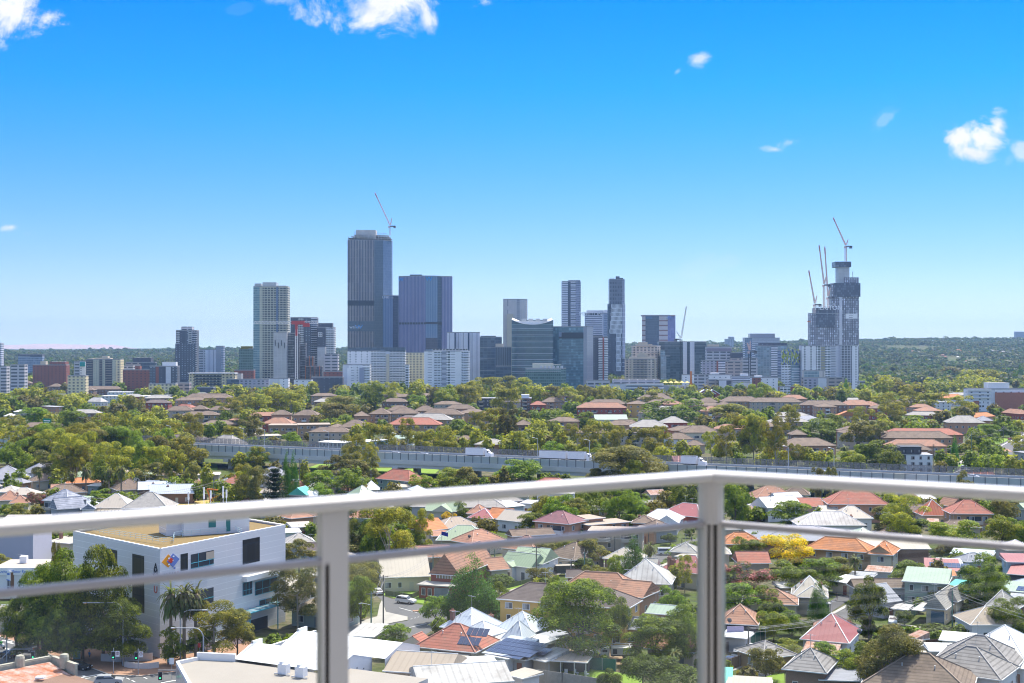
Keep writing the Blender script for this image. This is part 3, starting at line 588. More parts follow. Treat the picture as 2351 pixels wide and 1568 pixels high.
MB().qh1([((D('R3',653,0)[0]-CX)*2146/F-r.location.x,-4),((D('R3',712,0)[0]-CX)*2146/F-r.location.x,-4),((D('R3',712,0)[0]-CX)*2146/F-r.location.x,1),((D('R3',653,0)[0]-CX)*2146/F-r.location.x,1)],0,zat('R3',600,2146)).qg1('cream_wing',mat('cream_wing',(.62,.54,.40),.8,.04,.1),r)
Yc=1680;xs=np.linspace(697,1088,17);Pc=[]
for x in xs:
 t=(x-892)/196;yy=Yc+16*t*t+0;Pc.append(((D('R3',x,0)[0]-CX)*yy/F,yy))
cx=(Pc[0][0]+Pc[-1][0])/2;r=qj1('curved_office',(cx,Yc,0),0,label='curved dark green glass office with a scooped white rimmed roof',cat='office')
def ctop(i):return zat('R3',700,Yc)+((i-8)/8)**2*6.5
mb=MB();u=0
for i in range(16):
 a,b=Pc[i],Pc[i+1];l=math.dist(a,b);mb.face(((a[0]-cx,a[1]-Yc,0),(b[0]-cx,b[1]-Yc,0),(b[0]-cx,b[1]-Yc,ctop(i+1)),(a[0]-cx,a[1]-Yc,ctop(i))),[(u,0),(u+l,0),(u+l,ctop(i+1)),(u,ctop(i))]);u+=l
b_=Yc+45;e0,e1=Pc[0],Pc[-1]
mb.face(((e1[0]-cx,e1[1]-Yc,0),(e1[0]-cx-4,45,0),(e1[0]-cx-4,45,ctop(16)),(e1[0]-cx,e1[1]-Yc,ctop(16))));mb.face(((e0[0]-cx+4,45,0),(e0[0]-cx,e0[1]-Yc,0),(e0[0]-cx,e0[1]-Yc,ctop(0)),(e0[0]-cx+4,45,ctop(0))))
mb.face(((e1[0]-cx-4,45,0),(e0[0]-cx+4,45,0),(e0[0]-cx+4,45,ctop(0)),(e1[0]-cx-4,45,ctop(16))));mb.qg1('facade',F_['glass_green'],r)
mb=MB()
for i in range(16):
 a,b=Pc[i],Pc[i+1];f=lambda p,s:(p[0]-cx)*s
 mb.face(((f(a,1),a[1]-Yc,ctop(i)-1),(f(b,1),b[1]-Yc,ctop(i+1)-1),(f(b,.95),44,ctop(i+1)+3),(f(a,.95),44,ctop(i)+3)))
mb.qg1('roof',mat('pale_roof',(.62,.62,.60),.8,.05,.1),r)
mb=MB()
for i in range(16):
 a,b=qa((Pc[i][0]-cx,Pc[i][1]-Yc-.4,ctop(i))),qa((Pc[i+1][0]-cx,Pc[i+1][1]-Yc-.4,ctop(i+1)));mb.qi1(a,b,.45)
mb.qg1('roof_rim',qb,r)
z=10
mb=MB()
while z<ctop(8)-2:
 for i in range(16):mb.qi1((Pc[i][0]-cx,Pc[i][1]-Yc-.3,z),(Pc[i+1][0]-cx,Pc[i+1][1]-Yc-.3,z),.42)
 z+=7.8
mb.qg1('sunshade_rims',mat('rim_grey',(.52,.55,.60),.6,.02,1.),r)
MB().box(-22,14,ctop(8),24,26,ctop(8)+5).qg1('plant_room',qb,r);qz1.append((cx,Yc+20,60))
for i in range(4):mb=MB();mb.box(-14+i*9,12,ctop(8)+4.9,-8+i*9,15,ctop(8)+7.5);mb.qg1('roof_vent',qw,r)
r,L,h=qy('low green glass office with roof plant in front of the curved office','office','R3',1610,1118,[(828,0),(1160,0,'green_office'),(1210,10,'green_office')],30,name='office_block',qm=((895,1090,1068,mat('cream_top',(.55,.55,.45),.8,.05,.1),8,14),(1090,1165,1076,'green_office',8)))
ql(L[0],L[1],h-5,h+1,2.5,.6,.5,qb,'cornice',r)
for i in range(6):MB().lathe((-12+i*5,3,h+.3),[(0,0),(1.6,0),(1.6,3.4),(0,3.4)],10).qg1('roof_vent',qw,r)
r,L,h=qy('glass office in a grey frame right of the curved office','office','R3',1700,724,[(1088,10),(1140,6,'glass_teal'),(1372,0,'glass_teal'),(1405,0,'frame_grey'),(1464,16,'frame_grey')],30,name='office_block')
a,b=L[1],L[2]
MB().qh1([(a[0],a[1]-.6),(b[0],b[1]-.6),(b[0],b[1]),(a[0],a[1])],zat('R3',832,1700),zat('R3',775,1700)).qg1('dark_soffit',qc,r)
MB().qh1([(a[0],a[1]-1.2),(a[0]+38,a[1]-2),(a[0]+38,a[1]-.7),(a[0],a[1]-.7)],zat('R3',815,1700),zat('R3',772,1700)).qg1('angled_glass',F_['glass_blue'],r)
ql(L[1],L[2],10,zat('R3',840,1700),3.9,.25,.3,qc,'floor_line',r)
r,L,h=qy('slim purple grey twin slab apartment tower, left of two thin towers','tower','R3',2280,297,[(1170,4),(1226,3,'banded'),(1234,3,'glass_navy'),(1252,0,'dark_plain'),(1298,0,'res_bars'),(1347,14,'res_purple')],26,qm=((1230,1340,283,'res_purple',6),));ql(L[3],L[4],20,h,6.2,.8,.8,qb,'balconies',r)
r,L,h=qy('white banded tower with dark name board near its top','tower','R3',2200,596,[(1393,0),(1548,4,'banded'),(1560,4,'white_plain'),(1602,12,'blue_office')],26,qm=((1405,1560,567,'white_plain',4),(1562,1602,564,qb,12)),qn=((0,594,612,qc),))
ql(L[0],L[1],60,h-12,3.1,.7,.5,mat('band_white',W_,.7,.03,.2),'balconies',r);sign(r,L,0,'R3',1440,603,2200,'MERITON',qd,9,1.)
r,L,h=qy('thin tall dark tower whose lower half wears a white hexagon lattice','tower','R3',2100,278,[(1617,0),(1738,1,'dark_grid'),(1760,8,'res_purple')],22,qm=((1620,1665,268,mat('cream_cap',(.55,.50,.36),.8,.05,.1),1),(1680,1712,247,'dark_plain',4),(1712,1745,262,'dark_plain',3)))
hl=zat('R3',507,2098);xl=lambda x,yy=2098:(D('R3',x,0)[0]-CX)*yy/F-r.location.x
MB().qh1([(xl(1605),-3),(xl(1738),-3),(xl(1768),4),(xl(1768),20),(xl(1605),20)],0,hl).qg1('lower_block',F_['dark_plain'],r)
mb=MB();fl=0;z=hl-6.6
while z>14:
 yy=CY+(H-z)*F/2097;sy=(yy-574)/.24415;f=min(1,max(0,(sy-510)/310))
 x0=1640-24*f if sy<820 else 1680;x1=1734 if sy<820 else 1725
 off=(fl%2)*5.5;x=x0+off;mb.box(xl(x0),-3.6,z-.5,xl(x1),-3.05,z+.5)
 while x<x1:mb.box(xl(x)-.5,-3.55,z+.5,xl(x)+.5,-3.05,z+6.1);x+=11
 z-=6.6;fl+=1
mb.qg1('white_lattice',qd,r)
mb=MB();z=hl
while z>10:a=qa((xl(1738),-3,z));b=qa((xl(1768),4,z));mb.qi1(a+qa((0,-.2,0)),b+qa((0,-.2,0)),.35);z-=6.6
mb.qg1('side_lattice',qd,r);MB().qh1([(xl(1738.5),-3.1),(xl(1767.5),3.9),(xl(1767.5),3.5),(xl(1738.5),-2.9)],40,hl).qg1('side_panel',mat('side_panel',(.45,.45,.52),.7,.05,.1),r)
MB().box(xl(1600),-4,0,xl(1616),6,hl).qg1('edge_slab',F_['office_dark'],r)
r,L,h=qy('apartment slab with a red stripe between stacks of white balconies','apartment building','R3',1750,820,[(1408,0),(1445,0,'white_wall'),(1515,1,'dark_plain'),(1553,0,'balc_red'),(1566,0,'brick_red'),(1600,1,'balc_red')],24,name='apartment_block',qm=((1410,1555,803,'dark_plain',3),))
ql(L[2],L[3],8,h,3.1,2.2,.3,qb,'balconies',r,1.);ql(L[4],L[5],8,h,3.1,1.8,.3,qb,'balconies',r,1.)
MB().box(L[3][0],-.6,0,L[4][0],-.05,h).qg1('red_stripe',mat('stripe_red',(.42,.12,.10),.7,.03,.2),r)
qy('low violet grey block at the foot of the striped apartment slab','building','R3',1560,1232,[(1405,0),(1620,2,'grey_office')],20,name='grey_block')
r,L,h=qy('square tan and glass tower with a round blue emblem','tower','R3',2180,618,[(1923,4),(1955,0,'tan_band'),(2083,-2,'glass_slate'),(2165,0,'tan_band'),(2237,10,'violet_glass')],30,qm=((1925,2235,610,mat('pink_rim',(.60,.42,.36),.7,.05,.2),3,20),))
for x,i,s in((1990,1,1),(2180,3,1)):
 px=(D('R3',x,0)[0]-CX)*2178/F-r.location.x;MB().lathe((0,0,0),[(2.6,0),(5.2,0),(5.2,.5),(2.6,.5)],16).qg1('emblem',sign_blue,r).location=(px,-2.8 if i==1 else 1,zat('R3',641,2178));r.children[-1].rotation_euler=(rad(90),0,0)
r,L,h=qy('cream stepped art deco style apartment tower, tall rear part','apartment building','R3',1800,902,[(1835,3),(1870,0,'deco'),(2060,0,'deco'),(2098,8,'deco')],26,name='apartment_block',qm=((1870,1990,888,qx,3,14),(1890,1975,866,qx,6,8),(1998,2020,885,qx,4)))
ql(L[1],L[2],20,h,9.6,1.,.5,mat('cream_slab2',(.56,.47,.40),.8,.04,.1),'balconies',r,.8)
r,L,h=qy('cream stepped apartment tower, lower front part with tall pilasters','apartment building','R3',1760,1030,[(1768,4),(1815,0,'deco'),(1850,0,'deco'),(1975,-1,'deco'),(2065,1,'deco')],24,name='apartment_block',qm=((1810,2050,1005,qx,3,14),(1876,1975,978,qx,5,9),(1895,1955,963,qx,7,6)))
ql(L[2],L[3],8,h,3.2,1.2,.35,mat('deco_dark',(.20,.17,.16),.8,.04,.1),'balconies',r,.7);fins(L[1],L[4],6,h,16,1.4,1.6,qx,'pilasters',r)
r,L,h=qy('round cornered blue glass flats right of the cream stepped tower','apartment building','R3',1790,1000,[(2098,0),(2150,2,'glass_pale'),(2190,8,'glass_site')],22,name='apartment_block',qm=((2098,2140,945,'glass_pale',3),));ql(L[0],L[1],8,h,3.1,1.3,.3,qb,'balconies',r)
r,L,h=qy('dark glass office under construction with white wall strips behind a crane','office','R4',1850,748,[(555,8),(780,0,'glass_site'),(818,0,'white_plain'),(845,0,'glass_navy'),(888,0,'white_plain'),(1000,2,'glass_site')],34,name='office_block');ql(L[0],L[1],h-9,h,4,1.2,.6,qe,'bare_floor_slabs',r);ql(L[4],L[5],h-9,h,4,1.2,.6,qe,'bare_floor_slabs',r)
qf1('white luffing crane with dark mast in front of the unfinished glass office','R4',763,1190,722,(812,413),(716,645),1700,(.78,.76,.74),False,qc,0)
qf1('short crane with a pink white jib before the pale blue office','R4',1407,1175,835,(1385,757),(1412,735),1600,(.72,.50,.45),False,qc,0)
r=qj1('piling_rig',(atY('R4',855,1195,1560).x,1560,0),0,label='orange piling rig on the building site behind the red gables',cat='construction rig');hz=zat('R4',1022,1560)
MB().box(-1,-1,2,1,1,hz).box(-1.6,-1.6,hz*.45,1.6,1.6,hz*.52).qg1('mast',qu,r);MB().box(-3,-2,.8,5,2,4).qg1('body',qu,r);MB().box(-4,-2.4,0,5,-1.2,1).qg1('track',qc,r);MB().box(-4,1.2,0,5,2.4,1).qg1('track',qc,r)
qy('building site shell with netting and umbrellas in front of the dark glass office','building','R4',1570,1200,[(690,0),(1010,1,'scaff')],18,name='building_shell')
r=qj1('market_umbrellas',(atY('R4',716,1130,1585).x,1585,0),0,label='yellow shade umbrellas on the site terrace',cat='umbrellas');zu=zat('R4',1130,1585)
MB().box(-17,-3,0,17,3,zu-3).qg1('terrace',qe,r)
for i in range(5):MB().lathe((-13+i*6.5,-1,zu),[(3.3,0),(0,2.2)],6).qi1((-13+i*6.5,-1,zu-3),(-13+i*6.5,-1,zu+1),.15).qg1('umbrella',mat('umbrella_yellow',(.75,.62,.22),.8,0),r)
def W(label,reg,Y,yt,faces,qm=(),cat='building',name='office_block',qg2=18,**k):return qy(label,cat,reg,Y,yt,faces,qg2,qm=qm,name=name,**k)
r,L,h=W('white low apartment block with long ribbon balconies behind the brown roofs','R4',1440,1145,[(98,2),(245,0,'white_plain'),(597,2,'banded')],((120,563,1098,'grey_office',6,12),),'apartment building','apartment_block');ql(L[1],L[2],3.1,h,3.3,1.5,.3,qb,'balconies',r,.9)
qy('small cream block right of the white ribbon balcony flats','building','R4',1430,1228,[(597,0),(690,1,'cream_win')],12,name='cream_block')
W('grey hotel block with pink sign strip on its parapet','R4',1780,797,[(1000,0),(1237,1,'grey_office')],((1015,1118,770,qc2,5),),'hotel',qn=((0,806,835,mat('mauve',(.30,.25,.30),.7,.05,.1)),))
W('small black block right of the grey hotel','R4',1760,852,[(1238,0),(1345,1,'dark_plain')])
W('pale patchwork clad flats with a red blue striped end','R4',1690,925,[(960,0),(1095,0,'panel_mix'),(1112,0,'brick_red'),(1190,2,'banded')],cat='apartment building',name='apartment_block')
W('brown office with square windows left of the blue grey office','R4',1650,935,[(1193,0),(1340,1,'brown_office')],((1230,1330,905,'brown_office',5),),'office')
W('blue grey office with long windows behind the dark crane mast','R4',1660,902,[(1340,0),(1482,1,'grey_office')],cat='office')
r,L,h=W('long low grey white flats with roof pavilions behind the orange rig','R4',1620,1060,[(780,0),(885,0,'white_wall'),(1020,1,'grey_office'),(1238,2,'white_wall')],((1050,1120,1035,qb,4),),'apartment building','apartment_block')
W('brown panelled low block right of the orange rig','R4',1560,1108,[(1015,0),(1118,1,'brown_office')]);W('plain white and slate low block beside the brown panelled one','R4',1555,1110,[(1118,0),(1188,0,'white_plain'),(1252,2,'dark_plain')])
W('low white building with blue ribbon window left of the brick and white block','R4',1580,1075,[(1240,0),(1455,1,'banded')],((1330,1395,1045,qb,4),));W('dull white shed walls below the ribbon window building','R4',1530,1130,[(1252,0),(1420,1,'white_plain')])
W('brick and pale render block beside the green tree, right of the crane','R4',1500,1086,[(1430,0),(1512,0,'brick_red'),(1673,2,'white_wall')],((1465,1525,1062,qb,4),))
r,L,h=W('tall blue grey stepped office left of the colourful panel tower','R4',2150,712,[(1362,0),(1430,2,'blue_office'),(1690,3,'banded')],((1413,1645,668,'frame_grey',8,20),),'office','tower_block',30)
r,L,h=W('pale green glass apartment block with dark roof line','R4',1800,787,[(1482,0),(1610,0,'glass_pale'),(1670,2,'banded'),(1757,3,'glass_pale')],((1508,1757,757,'dark_plain',4,16),),'apartment building','apartment_block',24);ql(L[0],L[1],8,h,3.1,.9,.3,qw,'balconies',r)
r,L,h=W('white balcony block topped with yellow, blue and white chequered panels','R4',1650,832,[(1705,0),(1792,0,'balc_white'),(1873,3,'glass_pale'),(1905,12,'blue_office')],cat='apartment building',name='apartment_block',qg2=20);ql(L[0],L[2],8,h-22,3.1,1.2,.35,qb,'balconies',r,.7)
rr=random.Random(3);cols=[(.62,.60,.03),(.05,.12,.45),(.75,.75,.78),(.20,.28,.30),(.45,.50,.06)];zt=zat('R4',828,1648);zb=zat('R4',960,1648)
for ci,c in enumerate(cols):
 mb=MB()
 for i in range(22):
  for j in range(6):
   if(i*7+j*3+i*j)%5==ci:
    a=L[0][0]+(L[2][0]-L[0][0])*i/22;b=L[0][0]+(L[2][0]-L[0][0])*(i+1)/22;z_=zb+(zt-zb)*j/6;mb.box(a+.1,-1.2+i*.12,z_+(i%3),b-.1,-.6+i*.12,z_+(zt-zb)/6+(i%3)-.4)
 if mb.v:mb.qg1('cladding_panels',mat('clad_%d'%ci,c,.6,.03,1.),r)
r,L,h=W('broad white and grey apartment base standing before the two unfinished dark towers','R4',1640,787,[(1897,4),(1945,0,'meriton_white'),(2030,0,'meriton_white'),(2075,1,'balc_white'),(2117,0,'yellow_wall'),(2170,1,'balc_white'),(2215,0,'meriton_white'),(2264,2,'white_plain')],cat='apartment building',name='apartment_block',qg2=26)
for i in(3,5):ql(L[i],L[i+1],8,h,3.1,1.2,.3,mat('grey_slab',(.40,.40,.45),.8,.03,.2),'balconies',r,.7)
r,L,h=W('grey grid fronted apartment slab right of the white apartment base','R5',1635,1057,[(515,2),(597,0,'meriton_grid'),(642,6,'meriton_white')],cat='apartment building',name='apartment_block',qg2=24);fins(L[0],L[1],0,h,3.6,.8,.5,mat('grid_fin',(.50,.50,.56),.8,.03,.2),'fins',r)
r,L,h=W('unfinished dark twin tower, lower left one, with white name letters','R5',1780,812,[(279,4),(318,0,'half_clad'),(466,0,'half_clad'),(500,4,'half_clad')],((318,466,768,'navy_mesh',1,20),),'tower','unfinished_tower',26)
sign(r,L,1,'R5',416,768,1780,'MERITON',qd,8.5,1.5)
MB().box(L[1][0],-.7,zat('R5',915,1780),L[2][0],-.1,h).qg1('netting',F_['navy_mesh'],r);MB().box(L[0][0]-4,4,zat('R5',875,1780),L[0][0]+.5,7,zat('R5',869,1780)).qg1('loading_platform',qu,r)
MB().box(L[1][0]+40,-.9,zat('R5',850,1780),L[1][0]+56,-.72,zat('R5',812,1780)).qg1('banner',F_['white_slot'],r)
r,L,h=W('unfinished dark twin tower, taller right one, wrapped in navy netting','R5',1850,583,[(440,8),(500,0,'half_clad'),(520,0,'white_plain'),(650,4,'half_clad')],((540,648,534,'half_clad',2,18),),'tower','unfinished_tower',28)
MB().box(L[0][0]+1,-.9,zat('R5',683,1850),L[3][0]+.8,-.2,h+1).qg1('netting',F_['navy_mesh'],r);xx=lambda x:(D('R5',x,0)[0]-CX)*1855/F-r.location.x
MB().box(xx(492),5,h,xx(577),22,zat('R5',450,1855)).qg1('concrete_core',F_['conc_panel'],r);MB().box(xx(467),3,zat('R5',456,1855),xx(588),24,zat('R5',414,1855)).qg1('climbing_screen',F_['navy_mesh'],r)
mb=MB()
for q in(478,488):mb.qi1((xx(q),6,h),(xx(q),6,zat('R5',456,1855)),.4)
for k in range(9):z=h+k*7;mb.qi1((xx(478),6,z),(xx(488),6,z),.3)
mb.qg1('hoist',qw,r);MB().qi1((xx(602),5,h),(xx(602),5,zat('R5',490,1855)),.5).qg1('pole',qw,r)
for k,s in enumerate(('NOW','SELLING')):sign(r,L,2,'R5',594,628+k*18,1850,s,mat('sign_dim',(.45,.46,.52),.6,0),6,1.2)
qf1('crane highest in the skyline, on the taller unfinished tower','R5',549,412,297,(452,76),(568,240),1853,(.72,.62,.60))
qf1('leftmost of the four cranes at the unfinished towers','R5',312,812,742,(266,480),(328,674),1782,(.72,.62,.60))
qf1('second crane from the left at the unfinished towers, thick white mast','R5',383,768,592,(345,288),(400,520),1790,(.74,.66,.62))
qf1('third crane from the left at the unfinished towers, red jib tip','R5',413,768,688,(388,298),(432,615),1800,(.72,.62,.60))
W('long low grey flats with pale joints under the white apartment base','R4',1480,1088,[(1912,2),(2050,0,'panel_mix'),(2130,0,'white_plain'),(2305,3,'brown_office')],cat='apartment building',name='apartment_block')
W('grey cream pavilion roof block behind the long low grey flats','R4',1560,1022,[(1920,0),(2060,1,'glass_pale'),(2120,1,'tan_plain')]);W('white balcony block with brown corner under the chequered panel tower','R4',1450,1172,[(1690,0),(1790,0,'balc_white'),(1830,2,'brick_red')],qg2=12)
W('small grey block right of the grid fronted slab','R5',1600,1332,[(650,0),(697,1,'grey_office')],qg2=10)
for k,x in enumerate((985,1022,1062)):
 p=atY('R4',x,1262,1400);r=qj1('gabled_house',(p.x,1400,0),0,label=('left','middle','right')[k]+' one of three steep white edged red gables by the site',cat='house',group='red gabled terrace');hh=zat('R4',1232,1400);ha=zat('R4',1200,1400)
 MB().box(-7,0,0,7,10,hh).face(((-7,0,hh),(7,0,hh),(0,0,ha))).qg1('wall',mat('gable_red',(.42,.10,.08),.8,.05,.2),r)
 MB().qh1([(-7.6,-.4),(0,-.4),(0,11),(-7.6,11)],0,.01).v;mb=MB();mb.face(((-7.8,-.5,hh-.6),(0,-.5,ha+.4),(0,11,ha+.4),(-7.8,11,hh-.6)));mb.face(((0,-.5,ha+.4),(7.8,-.5,hh-.6),(7.8,11,hh-.6),(0,11,ha+.4)));mb.qi1((-7.8,-.6,hh-.6),(0,-.6,ha+.4),.5);mb.qi1((7.8,-.6,hh-.6),(0,-.6,ha+.4),.5);mb.qg1('roof',qb,r)
r,L,h=W('dark apartment tower standing alone on the left skyline','R1',1900,282,[(1615,3),(1650,0,'balc_light'),(1700,0,'dark_plain'),(1730,0,'dark_apt'),(1760,0,'balc_light'),(1805,8,'dark_apt')],((1663,1762,244,'grey_office',6,14),),'tower','tower_block',24);ql(L[4],L[5],10,h,3.1,1.1,.3,qb,'balconies',r,.4)
MB().box(L[0][0],-.4,10,L[5][0],-.1,zat('R1',400,1900)).qg1('dark_cladding',F_['dark_apt'],r)
W('pale grey office slab, left half, behind the lone dark tower','R1',2150,458,[(1820,0),(1885,0,'grey_office'),(1985,2,'slats')],cat='office',qg2=20);W('pale grey office slab, taller right end, behind the lone dark tower','R1',2130,426,[(1984,0),(2030,0,'frame_grey'),(2052,5,'blue_office')],cat='office',qg2=20)
r,L,h=W('tan and brown tower block with dark balcony columns on the left','R1',1700,548,[(788,0),(855,0,'dark_apt'),(880,0,'cream_col'),(912,1,'cream_col'),(940,0,'dark_apt'),(965,0,'cream_col'),(1030,0,'dark_apt'),(1062,1,'cream_col'),(1106,4,'cream_win')],((870,1012,532,qx,5,12),(935,990,514,qx,6,8),(812,850,536,qx,4,8)),'apartment building','apartment_block',26)
for i in(0,3,5):ql(L[i],L[i+1],8,h,3.1,1.,.3,mat('tan_slab',(.45,.38,.30),.8,.05,.2),'balconies',r,.6)
r,L,h=W('stepped red brick block on the far left, left of the tan tower block','R1',1800,600,[(300,3),(455,0,'brick_red'),(608,2,'brick_red')],((455,600,566,'brick_red',2,14),(370,420,562,qx,5,8)),name='brick_block',qg2=22)
W('hazy blue glass office with dark parapet near a thin crane, far left','R1',2350,520,[(165,0),(388,2,'blue_office')],((165,385,498,'dark_plain',1,16),),'office');
r,L,h=W('grey flats with a green blue mural panel left of the tan tower','R1',1730,568,[(680,3),(735,0,'grey_office'),(786,2,'white_wall')],cat='apartment building',name='apartment_block');MB().box(L[1][0],-1,zat('R1',610,1730),L[2][0],-.3,zat('R1',570,1730)).qg1('mural',qj('mural',(.02,.30,.32),(.10,.45,.15),rows=0,pscale=.2,patch=.8),r)
W('dark brown office with stepped black roof behind the large tree, left','R1',1850,575,[(1150,0),(1290,0,'brown_office'),(1425,3,'office_dark')],((1220,1385,530,'dark_plain',3,14),),'office');W('low white topped building right of the tan tower block','R1',1760,608,[(1106,0),(1220,1,'grey_office')],name='grey_block')
W('brick walled low building behind the big round tree, left','R1',1650,645,[(1128,0),(1372,1,'brick_red')],((1240,1285,605,'brick_red',4,8),),name='brick_block')
r,L,h=W('dark block with orange balcony columns and a white lift tower','R1',1600,612,[(1373,2),(1430,0,'dark_apt'),(1458,0,'brick_red'),(1522,0,'dark_plain'),(1568,-2,'white_plain'),(1628,0,'dark_apt')],((1490,1616,570,qb,4,8),),cat='apartment building',name='apartment_block')
r,L,h=W('long pale yellow hotel with rows of dark balconies','R1',1560,676,[(1735,4),(1787,2,'cream_win'),(2035,0,'cream_balc'),(2158,4,'cream_win')],cat='hotel',name='hotel',qg2=22);ql(L[1],L[2],3,h,3.2,1.3,.3,qc,'balconies',r,.9);MB().box(L[0][0],-1.6,h,L[3][0]+1,18,h+.8).qg1('roof_slab',qb,r)
W('grey tiled flats with cream ribbed walls below the dark block with lift tower','R1',1480,775,[(1365,0),(1612,1,'cream_win')],cat='apartment building',name='apartment_block')
W('low brown gallery building right of the ribbed flats','R1',1500,765,[(1612,0),(1738,1,'brown_office')],name='brown_block');W('slate grey roofed shed below the yellow hotel','R1',1430,808,[(1808,0),(1960,1,'dark_plain')],name='grey_block')
W('violet grey box right of the yellow hotel','R1',1580,685,[(2140,0),(2215,2,'conc_panel')],name='grey_block');W('red brick wall building below the black green office','R1',1700,648,[(2150,0),(2330,1,'brick_red')],name='brick_block')
W('small cream shop row with low roof far left of the tan tower','R1',1450,700,[(620,0),(785,1,'cream_win')],name='cream_block');W('far pale block among trees on the left edge','R1',1650,615,[(0,0),(60,2,'grey_office')],name='grey_block')
W('grey terrace of modern houses behind trees on the far left','R1',1600,598,[(95,0),(225,2,'grey_office')],name='grey_block')
W('pale banded tower cut off by the left edge of the picture','R1',2150,400,[(-40,0),(12,2,'banded')],cat='tower',name='tower_block')
W('far hospital block on the ridge right of centre','R4',4600,722,[(1176,0),(1212,0,'frame_grey'),(1262,3,'grey_office')],((1210,1262,698,'grey_office',2,20),));W('hazy pale tower block on the right horizon','D',5300,762,[(2331,0),(2351,2,'frame_grey'),(2366,4,'banded')],cat='tower',name='tower_block')
r,L,h=W('white and red brick apartment house with planted balconies at the right edge','R5',1180,1392,[(1480,3),(1660,0,'white_wall'),(1690,0,'white_plain'),(1912,2,'white_wall'),(1990,4,'white_wall')],((1640,1800,1340,qb,5,12),),'apartment building','apartment_block',16)
bk=mat('brick_orange',(.42,.17,.11),.85,.08,.5)
MB().box(L[0][0]+5,1.5,0,L[1][0],2.9,9.5).qg1('brick_front',bk,r);MB().box(L[2][0],-.8,0,L[2][0]+26,.2,17).qg1('brick_front',bk,r);MB().box(L[2][0]+26,-.3,0,L[3][0]+10,.8,9).qg1('brick_front',bk,r);ql(L[0],L[1],9,h,3.3,1.4,.4,qb,'balconies',r,.9)
rx=random.Random(9)
for i in range(11):
 fx=rx.uniform(.05,.9);fz=rx.choice([4,7.5,11,14.5]);MB().box(L[0][0]+(L[4][0]-L[0][0])*fx,-.5 if fx>.3 else.9,fz,L[0][0]+(L[4][0]-L[0][0])*fx+rx.uniform(1.6,3.2),.1 if fx>.3 else 2,fz+1.5).qg1('window',mat('glass_dark',(.05,.06,.08),.15,0,spec=.6),r)
# ---------------- houses and flats ----------------
qo2=mat('glass_dark',(.05,.06,.08),.15,0,spec=.6);qp2=mat('frame_white',(.72,.72,.72),.6,0);curtain=mat('curtain',(.35,.36,.38),.5,.1,2.)
WALL=dict(cream=mat('wall_cream',(.60,.54,.42),.85,.05,.4),white=mat('wall_white',(.74,.74,.76),.8,.04,.3),tanbrick=mat('wall_tan_brick',(.40,.27,.16),.9,.08,.6),yellow=mat('wall_yellow_brick',(.60,.38,.13),.9,.05,.3),orange=mat('wall_orange_brick',(.50,.28,.18),.9,.06,.5),brown=mat('wall_brown_brick',(.23,.14,.10),.9,.08,.6),red=mat('wall_red_brick',(.34,.10,.07),.9,.08,.5),grey=mat('wall_grey',(.40,.41,.43),.85,.05,.4),green=mat('wall_green',(.28,.36,.32),.85,.05,.4),blue=mat('wall_pale_blue',(.42,.52,.60),.85,.04,.4),dark=mat('wall_dark',(.10,.10,.12),.8,.05,.4),fawn=mat('wall_fawn',(.48,.40,.32),.85,.05,.4),sage=mat('wall_sage',(.33,.40,.38),.85,.05,.4),teal=mat('wall_teal',(.10,.34,.32),.8,.1,.5))
ROOF=dict(orange=qj('tiles_orange',(.50,.20,.085),(.33,.155,.09),rows=.7,patch=.7),terracotta=qj('tiles_terracotta',(.37,.19,.125),(.25,.16,.12),patch=1.,rows=.7),redtile=qj('tiles_red',(.37,.135,.095),(.27,.15,.11),rows=.7,patch=.8),pinkmetal=qj('metal_pink',(.34,.125,.125),(.30,.115,.115),rows=0,ribs=.8,amt=.1,rough=.5),browntile=qj('tiles_brown',(.20,.15,.115),(.13,.10,.08),patch=.9,rows=.7),darktile=qj('tiles_dark',(.13,.105,.10),(.17,.14,.13),patch=.7),purpletile=qj('tiles_purple',(.22,.11,.12),(.16,.10,.11)),greytile=qj('tiles_grey',(.25,.235,.225),(.17,.16,.15),rows=.8,amt=.4),bluetile=qj('tiles_slate',(.22,.24,.29),(.36,.38,.43),patch=.9,rows=.8,amt=.4),white=qj('metal_white',(.74,.74,.73),(.52,.51,.49),rows=0,ribs=1.,amt=.08,rough=.5,patch=.6,pscale=.25),galv=qj('metal_galvanised',(.46,.51,.57),(.36,.40,.46),rows=0,ribs=.7,amt=.14,rough=.45,patch=.4),cream=qj('metal_cream',(.43,.385,.32),(.36,.325,.27),rows=0,ribs=.9,amt=.08,rough=.6),green=qj('metal_pale_green',(.29,.37,.25),(.25,.33,.23),rows=0,ribs=.8,amt=.1,rough=.5),aqua=qj('metal_aqua',(.10,.45,.38),(.12,.38,.33),rows=0,ribs=.8,amt=.15,rough=.5),mint=qj('metal_mint',(.29,.37,.29),(.25,.32,.25),rows=0,ribs=.8,amt=.1,rough=.5),rust=qj('metal_rusty',(.46,.41,.38),(.30,.11,.045),rows=0,ribs=.9,amt=.25,patch=1.6,pscale=.5),rustred=qj('metal_rust_red',(.36,.10,.06),(.30,.14,.08),rows=0,ribs=.9,amt=.25,patch=1.),weather=qj('metal_weathered',(.50,.49,.47),(.33,.31,.29),rows=0,ribs=1.2,amt=.2,patch=1.,pscale=.25),grey=qj('metal_grey',(.34,.35,.38),(.28,.29,.32),rows=0,ribs=.8,amt=.15),lightgrey=qj('tiles_pale_grey',(.34,.325,.30),(.26,.25,.235),patch=.8),fawn=qj('sheet_fawn',(.36,.30,.24),(.31,.26,.21),rows=0,ribs=1.1,amt=.1),slategrey=qj('tiles_blue_grey',(.27,.28,.32),(.22,.23,.27)))
